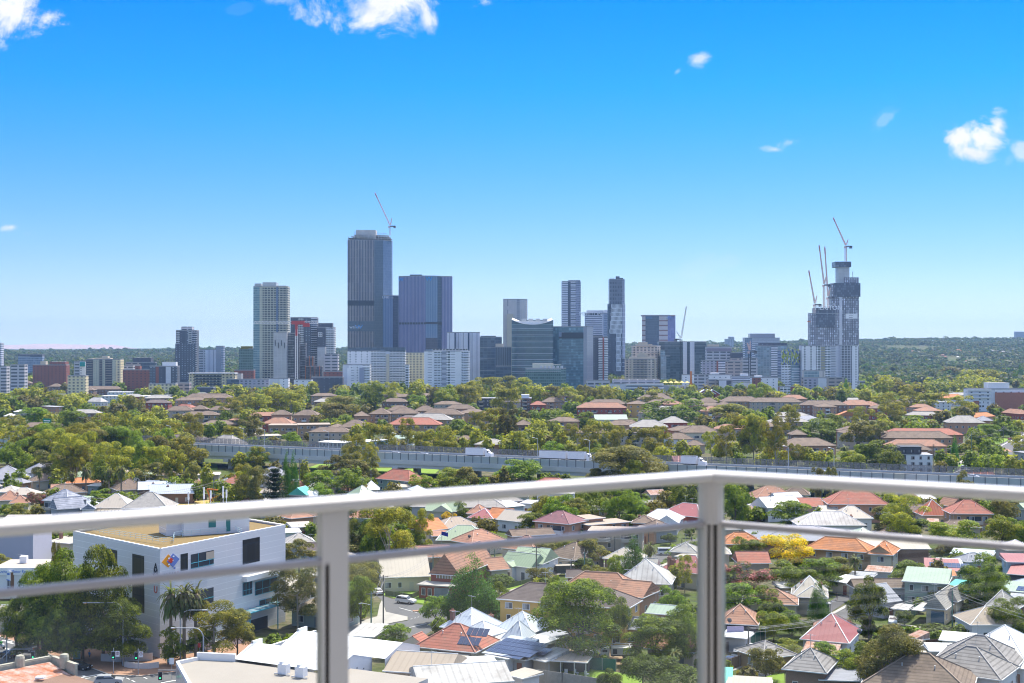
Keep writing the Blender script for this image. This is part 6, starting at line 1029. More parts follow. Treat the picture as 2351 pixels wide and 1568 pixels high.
HO('big brown tiled roof filling the bottom right corner','Z4',(1120,1480),(1960,1560),4,14,'hip',4.2,'brown','browntile',qq=False);HO('grey tiled hipped roof just behind the big brown roof','Z4',(1590,1372),(2180,1455),4,11,'hip',3.6,'white','greytile',chim=((.42,.45,1.9),),qq=True);HO('grey tiled hipped roof further back with one dark chimney','Z4',(1660,1300),(2290,1372),4,12,'hip',3.8,'white','greytile',chim=((.42,.45,1.9),))
HO('brilliant white hipped roof with two dark chimneys, lower right','Z4',(1860,1225),(2360,1300),4,13,'hip',4.2,'white','white',chim=((.3,.5,1.8),(.45,.9,1.6)));HO('white flat carport roofs left of the brilliant white roof','Z4',(1710,1150),(1980,1172),2.8,7,'flat',.4,'grey','white',qq=False,name='carport');HO('second white flat roof in front of the carports','Z4',(1640,1235),(1900,1240),3,5,'flat',.5,'white','white',qq=False,name='carport')
HO('long thin white roof with a dark window strip at right bottom','Z4',(2220,1345),(2360,1370),3.4,6,'flat',.5,'white','white');HO('patchy rusted hut roof by the dark fence','Z4',(1415,1140),(1490,1160),3,5,'flat',1.2,'fawn','rust',qq=False,name='shed');HO('small grey ribbed hut roof on white posts','Z4',(1450,1200),(1545,1212),2.8,4,'flat',.8,'fawn','fawn',qq=False,name='shed')
HO('orange pink tiled hipped house left of the yellow green bushes','Z4',(45,1025),(345,1040),3.8,10,'hip',3,'dark','terracotta',wing=((18,8,0,'hip'),));HO('white carport roof by the purple screen wall','Z4',(50,1120),(260,1140),3,5,'flat',.3,'grey','white',qq=False,name='carport');HO('green corrugated awning at the bottom beside the corner post','Z4',(40,1470),(150,1475),2.8,5,'flat',1.4,'teal','aqua',qq=False,name='awning');HO('yellow cream shed roof right of the green awning','Z4',(1490,1292),(1620,1300),2.8,5,'flat',.5,'cream','cream',qq=False,name='shed');HO('red and white tilted awning roof by the corner post','Z4',(55,615),(130,610),3.4,5,'flat',2.,'white','rustred',qq=False,name='awning')
HO('tan roof strip at the bottom edge right of centre post','Z4',(100,1500),(440,1520),3,6,'flat',.4,'grey','cream',qq=False,name='shed')
# ---------------- white office block with the diamond emblem ----------------
oz=20.2;C0=qa((-63.8,240.7,0));CR=qa((-46.3,271.0,0));CL_=qa((-87.1,263.5,0));CB=CR+(CL_-C0)
s_=(H-oz)/(H-oz);K=1.0
def seen(px,py,z):Y=(H-z)*F/(py-CY);return qa(((px-CX)*Y/F,Y,0))
C0=seen(367.5,1262.8,oz);CL_=seen(167.3,1221.5,oz);M1_=seen(555.5,1227.9,oz);CR=seen(655.4,1206.6,oz);CR=C0+(CR-C0).normalized()*(CR-C0).length;CB=CR+(CL_-C0)
ob=qj1('office_building',(C0.x,C0.y,0),0,label='white panelled office building with the orange and blue diamond emblem',cat='office');offw=qk('office_panels',(.80,.79,.80),(.72,.71,.73),fh=1.25,bw=9.5,wu=.995,wv=.93,rnd=0.)
mb=MB();mb.qh1([(p-C0)for p in(C0,CR,CB,CL_)],0,oz,cap=False);mb.qg1('wall',offw,ob)
e=(CR-C0).normalized();n_=qa((e.y,-e.x,0));f_=(CL_-C0).normalized();m_=qa((-f_.y,f_.x,0))*1;m_=m_ if m_.y<0 else-m_
roofm_=mat('gravel_roof',(.20,.145,.06),.95,.06,2.)
rf=MB().qh1([(p-C0)*.97+(e+f_)*.5 for p in(C0,CR,CB,CL_)],oz-1,oz-.25).qg1('roof',roofm_,ob);mb=MB()
P4=[(p-C0)for p in(C0,CR,CB,CL_)]
for a,b in zip(P4,P4[1:]+P4[:1]):d=(b-a).normalized();q=qa((-d.y,d.x,0))*.45;mb.qh1([a,b,b+q,a+q],oz,oz+.25)
mb.qg1('parapet',mat('parapet_white',(.80,.80,.80),.7,.02,.5),ob)
def wq(org,d,n,px,py,off):
 """point of a wall plane seen in column px, row py: distance along d and height"""
 k=(px-CX)/F;t=(k*org.y-org.x)/(d.x-k*d.y);p=org+d*t;return t,H-(py-CY)*p.y/F
def qt2(org,d,n,reg,x0,y0,x1,y1,m,name,parent,out=.05,inn=.3):
 px0,py0=D(reg,x0,y0);px1,py1=D(reg,x1,y1);a,za=wq(org,d,n,px0,py0,0);b,zb=wq(org,d,n,px1,py1,0);_,zc=wq(org,d,n,px0,py1,0);_,zd=wq(org,d,n,px1,py0,0)
 zt_,zb_=(za+zd)/2,(zc+zb)/2;a,b=min(a,b),max(a,b);A_,B_=org-C0+d*a,org-C0+d*b;mb=MB();pts=[A_+n*out,B_+n*out,B_-n*inn,A_-n*inn]
 ar=sum(pts[i].x*pts[(i+1)%4].y-pts[(i+1)%4].x*pts[i].y for i in range(4))
 if ar<0:pts=pts[::-1]
 mb.qh1(pts,zb_,zt_);return mb.qg1(name,m,parent),a,b,zb_,zt_
fl_=(CL_-C0).normalized();nl=qa((-fl_.y,fl_.x,0));nl=nl if nl.y<0 else-nl;nr=n_
tg=qk('tall_glass',(.03,.04,.06),(.008,.010,.016),fh=3.6,bw=1.3,wu=.93,wv=.96,rnd=.1,grough=.35)
for x0,y0,x1,y1 in((958,487,1043,835),(770,447,848,560)):qt2(C0,fl_,nl,'S3',x0,y0,x1,y1,tg,'window',ob)
MB()
qt2(C0,fl_,nl,'Z1',1218,690,1326,910,tg,'window',ob)
for q in((1306,478,1358,600),(1755,368,1878,545)):qt2(C0,e,nr,'S3',*q,tg,'window',ob)
bl=mat('frame_cyan',(.10,.42,.55),.4,0)
for q in((1380,468,1545,572),):
 o,a,b,z0,z1=qt2(C0,e,nr,'S3',*q,qc,'terrace_opening',ob)
 A_=e*a+nr*.15;B_=e*b+nr*.15;MB().qi1(A_+qa((0,0,z0+1.1)),B_+qa((0,0,z0+1.1)),.07).qi1(A_+qa((0,0,z0+.1)),B_+qa((0,0,z0+.1)),.05).qi1(A_.lerp(B_,.3)+qa((0,0,z0)),A_.lerp(B_,.3)+qa((0,0,z1)),.06).qi1(A_.lerp(B_,.8)+qa((0,0,z0)),A_.lerp(B_,.8)+qa((0,0,z0+1.1)),.05).qg1('railing',bl,o)
 MB().qh1([A_.lerp(B_,.65),B_,B_-nr*.05,A_.lerp(B_,.65)-nr*.05],z0+1.2,z1-.2).qg1('inner_wall',WALL['fawn'],o)
for q in((1755,683,1822,775),(1843,665,2004,760),(1875,800,2004,860)):
 o,a,b,z0,z1=qt2(C0,e,nr,'S3',*q,qo2,'window',ob);A_=e*a+nr*.08;B_=e*b+nr*.08;mb=MB()
 for z in(z0,(z0+z1)/2-.3,z1):mb.qi1(A_+qa((0,0,z)),B_+qa((0,0,z)),.06)
 for t in(0,.33,.66,1):mb.qi1(A_.lerp(B_,t)+qa((0,0,z0)),A_.lerp(B_,t)+qa((0,0,z1)),.05)
 mb.qg1('window_frame',bl,o)
o,a,b,z0,z1=qt2(C0,e,nr,'Z1',1750,710,1960,850,qc,'terrace_opening',ob);MB().qi1(e*a+nr*.15+qa((0,0,z0+1.1)),e*b+nr*.15+qa((0,0,z0+1.1)),.07).qg1('railing',bl,o)
o,a,b,z0,z1=qt2(C0,e,nr,'S3',1752,612,2012,648,MC['parapet_white'],'sun_hood',ob,1.2,0)
qt2(C0,e,nr,'Z2',0,1010,150,1190,qc,'entrance',ob)
cpt=e*(wq(C0,e,nr,574+60*.268,1148,0)[0]);zc=4.8;mb=MB();mb.qh1([cpt-e*7+nr*3.2,cpt+e*4+nr*3.2,cpt+e*6+nr*.1,cpt-e*9+nr*.1],zc,zc+.08);mb.qg1('canopy_glass',mat('canopy_glass',(.30,.40,.44),.15,.05,1.,spec=.6),ob)
mb=MB();mb.qi1(cpt-e*7+nr*3.2+qa((0,0,zc)),cpt+e*4+nr*3.2+qa((0,0,zc)),.14);mb.qi1(cpt+e*4+nr*3.2+qa((0,0,zc)),cpt+e*6+nr*.1+qa((0,0,zc)),.12)
for i in range(6):mb.qi1(cpt-e*(7-i*2.2)+nr*3.2+qa((0,0,zc+.12)),cpt-e*(7-i*2.2)+nr*.1+qa((0,0,zc+.12)),.07)
mb.qi1(cpt-e*6+nr*3+qa((0,0,0)),cpt-e*6+nr*3+qa((0,0,zc)),.12);mb.qi1(cpt+e*3+nr*3+qa((0,0,0)),cpt+e*3+nr*3+qa((0,0,zc)),.12);mb.qg1('canopy_frame',bl,ob)
def qu2(cx,cy,hw,hh,m,off,name='emblem'):
 px,py=D('S3',cx,cy);a,z=wq(C0,e,nr,px,py,0);mb=MB();c=e*a+nr*off+qa((0,0,z));u_=qa((0,0,1));P_=[c-e*hw,c-u_*hh,c+e*hw,c+u_*hh]
 mb.face(P_)
 for i in range(4):mb.face((P_[i],P_[i]-nr*(off-.01),P_[(i+1)%4]-nr*(off-.01),P_[(i+1)%4]))
 return mb.qg1(name,m,ob)
em=qu2(1216,531,1.75,1.25,mat('emblem_orange',(.78,.32,.02),.6,0),.06);qu2(1250,526,1.75,1.3,mat('emblem_blue',(.15,.22,.52),.6,0),.10);qu2(1233,527,.8,.55,mat('emblem_red',(.62,.06,.03),.6,0),.16)
for cx,cy,rr_ in((1217,511,.15),(1217,556,.15),(1250,497,.15),(1246,525,.09),(1257,582,.17)):
 px,py=D('S3',cx,cy);a,z=wq(C0,e,nr,px,py,0);c=e*a+nr*.2+qa((0,0,z));mb=MB();k=[c+e*(1.8*rr_*math.cos(t*math.pi/6))+qa((0,0,rr_*math.sin(t*math.pi/6)))for t in range(12)];mb.face(k);mb.qg1('emblem_dot',MC['emblem_blue']if cy==582 else qd,ob)
ang_r=math.atan2(e.y,e.x);dl=-fl_;ang_l=math.atan2(dl.y,dl.x)
for i,(ch,cy)in enumerate((('A',575),('M',615),('W',655),('U',740))):
 px,py=D('S3',1128,cy);a,z=wq(C0,fl_,nl,px,py,0);p=fl_*a+nl*.08;text(ch,1.9,qc if ch!='U' else mat('letter_red',(.55,.10,.06),.6,0),ob,(p.x,p.y,z),(rad(90),0,ang_l),'letter',.04)
for i,ch in enumerate('AMWU'):
 px,py=D('S3',1185+30*i,645-5*i);a,z=wq(C0,e,nr,px,py,0);p=e*a+nr*.08;text(ch,1.5,qc if ch!='U' else MC['letter_red'],ob,(p.x,p.y,z),(rad(90),0,ang_r),'letter',.04)
def rp(x,y,z=oz):q=seen(*D('S3',x,y),z);return q-C0
a_,b_=rp(1330,345),rp(1722,318);d_=(b_-a_).normalized();q_=qa((-d_.y,d_.x,0));ph=MB().qh1([a_,a_+d_*13.5,a_+d_*13.5+q_*8,a_+q_*8],oz-.2,oz+5).qg1('penthouse',offw,ob)
MB().qh1([a_-d_*3+q_*2,a_+q_*2,a_+q_*8,a_-d_*3+q_*8],oz-.2,oz+5.02).qg1('stair_tower',offw,ob)
for t0_,w0,z0_,h0 in((5,1.5,1.2,2.6),(8.6,.9,.2,2.4)):A_=a_+d_*t0_-q_*.06;MB().qh1([A_,A_+d_*w0,A_+d_*w0+q_*.1,A_+q_*.1],oz+z0_,oz+z0_+h0).qg1('window',mat('window_green',(.04,.20,.20),.3,0),ph)
mb=MB();rail_pts=[rp(560,318),rp(660,308),rp(750,335),rp(1185,405),rp(1255,395),rp(1260,365),rp(1320,355),rp(1700,318),rp(1750,340)]
for a,b in zip(rail_pts[:-1],rail_pts[1:]):
 for zz in(.35,.75,1.1):mb.qi1(a+qa((0,0,oz+zz)),b+qa((0,0,oz+zz)),.035)
 k=max(1,int((b-a).length/1.8))
 for i in range(k):p=a.lerp(b,i/k);mb.qi1(p+qa((0,0,oz)),p+qa((0,0,oz+1.1)),.03)
mb.qg1('roof_railing',mat('rail_aqua',(.45,.62,.66),.5,0),ob);mb=MB()
bx_=a_+d_*2+q_*5
for i,dx_ in enumerate((0,3.2,4.6,7.2,7.9)):
 p=bx_+d_*dx_-q_*1;mb.qi1(p+qa((0,0,oz+5)),p+qa((0,0,oz+8+(i%2)*.8)),.05);mb.box(p.x-.15,p.y-.12,oz+6.6,p.x+.15,p.y+.12,oz+8.2+(i%2)*.8)
mb.qg1('antenna_masts',mat('antenna',(.68,.68,.68),.6,0),ob);MB().lathe((bx_.x,bx_.y-3,oz-.2),[(0,0),(.7,0),(1,.8),(.9,1),(0,1)],10).qg1('roof_vent',qb,ob);qz1.append((C0.x+2,C0.y+26,26))
# ---------------- white sheds (the warehouse at the bottom) ----------------
ga,gb_=seen(588.8,1475.5,8.0),seen(811,1503,8.0);d_=(gb_-ga).normalized();ang=math.atan2(d_.y,d_.x);wh=qj1('warehouse',(ga.x,ga.y,0),ang,label='big white roofed warehouse with two gable bays, bottom left',cat='warehouse');Lw=(gb_-ga).length;sp_=11.3;rz,ez_=8.0,6.4
wb=mat('warehouse_wall',(.66,.66,.70),.85,.05,.5)
for k in(0,1):
 y=k*sp_;x0=0+k*1.2;x1=Lw+(2.5 if k else 0);mb=MB();mb.face(((x0,y-sp_/2,ez_),(x1,y-sp_/2,ez_),(x1,y,rz),(x0,y,rz)));mb.face(((x0,y,rz),(x1,y,rz),(x1,y+sp_/2,ez_),(x0,y+sp_/2,ez_)));mb.qg1('roof',ROOF['white'],wh)
 mb=MB()
 for x in(x0+.02,x1-.02):mb.face(((x,y-sp_/2,0),(x,y+sp_/2,0),(x,y+sp_/2,ez_),(x,y,rz-.02),(x,y-sp_/2,ez_))[::1 if x>x0+1 else-1])
 mb.qg1('gable_wall',wb,wh)
 mb=MB();q=x0-.3
 for(ya,za,yb,zb)in((y-sp_/2,ez_+.1,y-1,rz+.1),(y-1,rz+.45,y+1.6,rz+.45)):mb.face(((q,ya,za-1),(q,yb,zb-1),(q,yb,zb),(q,ya,za))[::-1]);mb.face(((q,ya,za),(q,yb,zb),(q+.35,yb,zb),(q+.35,ya,za)));mb.face(((q+.35,ya,za-1),(q+.35,yb,zb-1),(q+.35,yb,zb),(q+.35,ya,za)))
 mb.qg1('parapet',MC['parapet_white'],wh)
 g=MB()
 for i in range(4):g.box(x1-.02,y-3+i*2,5+.5*(1.5-abs(i-1.5)),x1+.05,y-2.8+i*2,5.2+.5*(1.5-abs(i-1.5)))
 g.qg1('wall_vents',qc,wh)
fp=[(-6.5,-7.5),(-7.5,-11.5),(4,-22),(34,-22),(34,-1),(Lw+.1,-1),(Lw+.1,-sp_/2),(0,-sp_/2)]
MB().qh1(fp,0,6.0,mi=0,top=1).qg1('front_block',[qk('block_wall',(.52,.52,.55),(.47,.47,.50),fh=3,bw=4.5,wu=.97,wv=.97,rnd=0),mat('fawn_sheet',(.34,.305,.265),.85,.05,.2)],wh)
mb=MB()
for a,b in zip(fp[:3],fp[1:3]+fp[3:4]):a,b=qa((*a,0)),qa((*b,0));dd=(b-a).normalized();q=qa((-dd.y,dd.x,0))*.5;mb.qh1([a,b,b+q,a+q],6.0,6.55)
a,b=qa((-6.5,-7.5,0)),qa((0,-sp_/2,0));mb.qh1([a,b,b+qa((-.2,.5,0)),a+qa((-.2,.5,0))],5,7.2);mb.qh1([(-.8,-5.4),(-.3,-5.4),(-.3,18),(-.8,18)],4.8,6.6);mb.qg1('parapet',MC['parapet_white'],wh)
for i,x in enumerate((12.3,15.9)):
 o=MB().box(-.8,-.6,.25,.8,.6,1.7).box(-.6,-.4,1.7,.0,.2,2.1).qg1('air_unit',qb,wh,(x,-9-i*.4,6.0));MB().box(-1.4,-.7,.1,1.6,-.55,.25).qg1('mount',qw,o)
qz1.append((wh.location.x+10,wh.location.y,26));qz1.append((wh.location.x+25,wh.location.y-12,20))
HO('fawn gabled workshop roof right of the white warehouse bays','Z2',(1140,1462),(1700,1530),5,12,'gable',2.,'fawn','fawn',rot=-14,qq=False,name='workshop',cat='workshop');HO('white and fawn striped long roof at the bottom centre','Z2',(1450,1600),(2260,1545),4.6,12,'gable',1.8,'white','weather',rot=14,qq=False,name='workshop',cat='workshop')
pa,pb_,pc=seen(*D('S1',0,740),9),seen(*D('S1',690,612),9),seen(*D('S1',1005,720),9);ob2=qj1('old_shop',(pb_.x,pb_.y,0),0,label='old shop with rusty red iron roof and mossy parapet, bottom left corner',cat='shop');par_=mat('mossy_render',(.42,.40,.32),.95,.2,1.5);P_=[p-pb_ for p in(pa,pb_,pc)]
d1=(P_[1]-P_[0]).normalized();d2=(P_[2]-P_[1]).normalized();P0=P_[0]-d1*6;P2=P_[2];fr_=[P0,P0+d2*14,P2+d2*3-d1*2*0,P2]
MB().qh1([P0+d2*16,P2+d2*6,P2,P_[1],P0][::1],0,7.6).qg1('wall',WALL['brown'],ob2)
def wl(a,b,z0,z1,t,m,nm):
 d=(b-a).normalized();q=qa((-d.y,d.x,0))*t;mb=MB();mb.qh1([a,b,b+q,a+q],z0,z1);return mb.qg1(nm,m,ob2)
wl(P0,P_[1],7,9.1,.45,par_,'parapet');wl(P_[1],P2,7,9.1,.45,par_,'parapet');wl(P0-d2*.1,P_[1]-d2*.1,9.1,9.3,.65,par_,'coping');wl(P_[1],P2,9.1,9.3,.65,par_,'coping')
for a in(P_[1]-d1*5.2,P_[1]+d2*4.2):MB().lathe((a.x,a.y,8.2),[(.75,0),(.75,1.7),(.6,2.1),(0,2.3)],10).qg1('finial',par_,ob2)
mb=MB();A_=P_[1]-d1*.6+d2*.6;mb.face((P0+d2*13+qa((0,0,6.8)),P2+d2*1.5-d1*1.+qa((0,0,6.9)),A_+qa((0,0,8.6)),P0+d2*.6+qa((0,0,8.6))));mb.face((P2+d2*1.5-d1*1+qa((0,0,6.9)),P2-d1*.5+qa((0,0,7.6)),A_+qa((0,0,8.6))));mb.qg1('roof',ROOF['rust']if 0 else qj('iron_rusty',(.40,.115,.04),(.50,.42,.38),rows=0,ribs=1.6,amt=.2,patch=1.0,pscale=.6),ob2)
MB().box(0,0,0,1.3,1,.25).qg1('skylight',qb,ob2,tuple(P_[1]-d1*6+d2*6.5+qa((0,0,7.95))))
HO('grey blank wall of a large shed at the left edge','Z1',(-120,178),(300,190),9.5,16,'flat',2.5,'grey','lightgrey',qq=False,rot=2,name='shed',cat='shed',oh=.1,qr2=mat('wall_lavender',(.44,.44,.52),.9,.03,.3))
r,Wd,a_=HO('motor repair workshop with blue lettered white signs and brick flank','Z1',(98,545),(250,522),6.2,9,'flat',.1,'tanbrick','cream',qq=False,name='repair_shop',cat='workshop',oh=.02,qr2=WALL['brown'])
sa,sb2=seen(*D('Z1',-30,520),6.2),seen(*D('Z1',98,545),6.2);d_=(sb2-sa).normalized();r2=r;Aw=r.matrix_basis.inverted()if False else None
loc=qa((r.location.x,r.location.y,0));s_o=qj1('signboard',(sb2.x,sb2.y,0),math.atan2(d_.y,d_.x),label='white sign front lettered in blue over the workshop windows',cat='sign')
MB().box(-6,-.25,4.2,0,0,6.4).qg1('board',qd,s_o);MB().box(-6,-.2,0,0,0,4.2).qg1('shopfront',qk('shopfront',(.6,.6,.64),(.10,.10,.12),fh=1.4,bw=.85,wu=.85,wv=.92,rnd=.8),s_o)
text("Archer's Motor Repairs",.82,mat('letter_blue',(.02,.16,.60),.6,0),s_o,(-3,-.27,5.75),(rad(90),0,0),sx=.8);text('9637 9733',.6,MC['letter_blue'],s_o,(-2.6,-.27,4.9),(rad(90),0,0));MB().box(-6,-.27,4.2,0,-.25,4.4).qg1('blue_band',MC['letter_blue'],s_o)
r,Wd,a_=HO('flat cream roof of the workshop behind the sign with an air unit','Z1',(-60,510),(340,490),7,12,'flat',.1,'white','cream',qq=False,name='workshop',cat='workshop',oh=.02,rot=3);MB().box(0,0,0,1.6,1.4,1.6).qg1('air_unit',qb,r,(Wd*.4,6,7.1))
sg_=MB().box(0,-.1,0,7.5,0,1.5).qg1('board',qd,r,(Wd*.12,-.05,5.4));text("Archer's Motor Repairs",1.0,MC['letter_blue'],sg_,(3.8,-.12,.75),(rad(90),0,0),sx=.8)
HO('small cream walled house with striped roof strip behind the dark trees','Z1',(428,265),(640,285),4,8,'flat',.8,'cream','cream',chim=((.15,.5,1.6),),name='house')
# ---------------- trees, one by one ----------------
def TT(s):
 """one tree a line: kind sheet x ytop width height | label"""
 for ln in s.strip().splitlines():
  a,_,lb=ln.partition('|');k,rg,x,y,wd,h,*o=a.split();T(k,rg,float(x),float(y),float(wd),float(h),lb.strip()or None,int(o[0])if o else None)
TT('''
broad Z3 810 700 600 15 3 | biggest bright green tree crown before the ochre flats
broad Z3 600 655 210 13 3 | tall leafy tree, left shoulder of the biggest green crown
broad Z3 1080 790 230 12 3 | dense green tree right shoulder of the biggest crown
broad Z3 1430 1010 440 9 3 | round green tree right of the white work truck
broad Z3 1700 900 300 11 3 | tall green tree against the corner post, lower
broad Z3 1560 740 220 8 2 | leafy tree behind the pale green shed roof
gum Z3 1690 470 170 9 2 | thin feathery gum by the pink roof near the corner post
gum Z3 1600 560 110 6 2 |
bush Z3 1330 1330 300 6 3 | olive shrub above the bright lawn at the bottom
bush Z3 1560 1370 440 6 3 | grey green bush mass at the bottom by the corner post
bush Z3 1050 1430 180 5 3 | light bush at the end of the bright lawn
cypress Z3 1245 285 200 14 2 | broad dark green conifer by the street corner
olive Z3 920 330 250 8 2 | spreading street tree over the small lawn
olive Z3 930 560 190 6 2 | drooping brown green tree beside the bus shelter
lime Z3 1100 470 160 8 2 | light green roadside tree left of the dark conifer
bush Z3 800 490 170 4 2 | dark hedge bush before the brown pyramid roof
olive Z3 450 570 190 5 2 | pair of small trees before the green halls
bush Z3 115 640 190 4 2 | yellow green street tree at the fence
broad Z3 370 110 230 7 2 | green tree between cream roof and purple roof
yellow Z3 330 215 75 3 2 | small golden shrub before the orange brick house
lime Z3 650 315 200 6 2 | low green tree behind the mid rail
olive Z3 480 330 200 6 2 | flowering pale bush behind the mid rail
bush Z3 1565 280 120 3.5 2 | neat dome bush by the street
lime Z3 1590 380 120 4 2 | little tree beside parked van
cypress Z2 1900 480 420 14 3 | large bright cone shaped cypress by the church hall
cypress Z2 2040 640 170 9 3 |
broad Z2 1590 815 220 6 2 | round tree at the street corner behind the blue roof
broad Z2 1265 1070 240 6 3 | round dark shrub tree by the white gable
broad Z2 2110 700 160 8 2 |
olive Z2 1370 1290 110 3 2 | little climbing shrub on the white gable wall
fig Z2 900 70 260 15 2 | dark green rounded tree right of the railing post
gum Z2 1200 40 420 18 2 | tall wide gum right of the railing post
gum Z2 1460 75 200 14 2 | slim gum at the edge of the large clump
rust Z2 950 300 330 8 2 | brown green bush under the clump
broad Z2 1400 265 230 8 2 |
fig Z2 1090 90 260 15 2 |
yellow Z2 1710 105 130 6 2 | bright yellow green tree by the pale green roofs
broad Z2 1800 5 120 7 2 | bright round tree at the centre roofs
olive Z2 2030 150 180 6 2 |
olive Z2 1940 140 110 5 2 |
olive Z2 930 500 330 11 3 | feathery grey tree at the right of the post
broad Z2 950 640 280 11 3 | dense green tree over the street beside the post
broad Z2 850 700 220 9 3 |
rust Z2 420 340 280 9 2 | blossoming grey bush left of the post
rust Z2 410 570 380 13 3 | brown flowered gum left of the post
broad Z2 520 190 110 5 2 |
olive Z2 200 130 200 6 2 |
fig Z1 600 340 520 20.5 3 | left half of the great dark fig before the office
fig Z1 950 300 480 21.4 3 | right half of the great dark fig before the office
fig Z1 350 480 340 17 3 | dark fig at the far left end of the row
fig Z1 150 800 330 11.3 3 | lower dark tree at the left edge
broad Z1 760 760 430 12 3 | lower glossy green tree, middle of the dark row
broad Z1 1130 780 400 12.2 3 | lower glossy green tree nearest the office corner
fig Z1 400 840 400 11 3 | shaded tree in the dark row above the black car
fig Z1 620 880 360 10.3 3 |
olive Z1 520 280 90 12 2 |
gum Z1 1970 800 520 11.3 3 | small leaved street tree before the white office
olive Z1 2180 890 260 9 3 | grey green tree beside the entrance canopy
broad Z1 1590 1050 210 7 3 | leafy shrub under the fan palms
fig Z1 1850 1060 260 6 3 |
bush Z1 480 1115 300 2.5 2 | clipped hedge behind the footpath
yellow Z4 575 360 310 9 3 | big golden yellow tree in front of the orange roofs
pink Z4 290 555 320 8 2 | pink flowering tree below the golden tree
broad Z4 320 400 200 7 2 | green tree left of the golden tree
broad Z4 190 370 130 8 2 |
broad Z4 560 560 300 8 2 | green tree right of the pink one
broad Z4 830 540 280 8 2 |
broad Z4 700 620 240 7 2 |
olive Z4 950 520 200 7 2 |
broad Z4 180 720 260 8 2 |
broad Z4 400 740 200 7 2 |
fig Z4 460 830 170 7 2 |
yellow Z4 290 790 60 5 2 |
cypress Z4 800 715 140 9 3 | cone tree before the cream walled cottage
fig Z4 1180 670 240 13 3 | dark bushy tall tree by the side lane
lime Z4 460 930 210 6 3 | yellow green shrub tree right of the orange pink roof
broad Z4 600 930 170 5 3 |
bush Z4 740 1010 200 4 2 |
olive Z4 1290 1040 400 12 3 | large weeping grey green tree in front of the pink metal roof
broad Z4 1130 1160 240 7 3 |
lime Z4 1000 1220 240 6 3 | light green shrub beside the weeping tree
broad Z4 830 1170 170 5 3 |
olive Z4 400 1200 220 6 3 | grey green round bush beside the parked cars
lime Z4 590 1150 260 4 3 |
fig Z4 2050 510 350 13 3 | massive dark tree at the right
broad Z4 1470 545 220 8 2 | round green tree right of the orange end wing
lime Z4 1850 480 140 5 2 |
olive Z4 1700 540 120 6 2 |
lime Z4 1370 1340 10 1 2 |
broad Z4 2260 820 260 9 3 | leafy tree over the grey blue cottage
broad Z4 2160 920 130 6 3 |
bush Z4 1960 865 220 3 2 | long hedge behind the driveway
bush Z4 1450 930 110 3 2 | clipped round bush by the silver car
bush Z4 1700 1035 260 1.6 2 | low flower bed before the cream cottage
lime Z4 1990 970 70 4 2 |
olive Z4 1760 735 190 5 2 |
palm Z4 1370 680 170 5 2 | spiky palm behind the lane tree
palm Z4 1075 480 170 9 2 | feather palm before the cream brick units
palm Z4 2250 230 170 9 2 | feather palm at the right edge
gum Z4 1430 45 340 15 2 | rusty leaved gum between pink and rust roofs
rust Z4 1320 140 260 10 2 |
fig Z4 1480 200 260 8 2 |
lime Z4 1840 240 330 9 2 | flat topped light tree before the brick house, right
lime Z4 2180 215 230 10 2 | bright green tree at the right edge
broad Z4 2290 230 160 9 2 |
broad Z4 615 105 280 9 2 | round bright tree by the white shop
lime Z4 340 145 130 5 2 |
lime Z4 270 170 130 4 2 |
fig Z4 175 -20 190 14 2 | tall dark tree right of the corner post
olive Z4 720 70 60 6 2 |
broad Z4 830 95 110 5 2 |
lime Z4 800 150 80 5 2 |
olive Z4 2200 90 180 8 2 |
lime Z4 2060 95 150 7 2 |
cypress Z4 1570 70 50 6 2 |
olive Z4 1640 80 170 7 2 |
broad Z4 300 330 90 4 2 |
''')
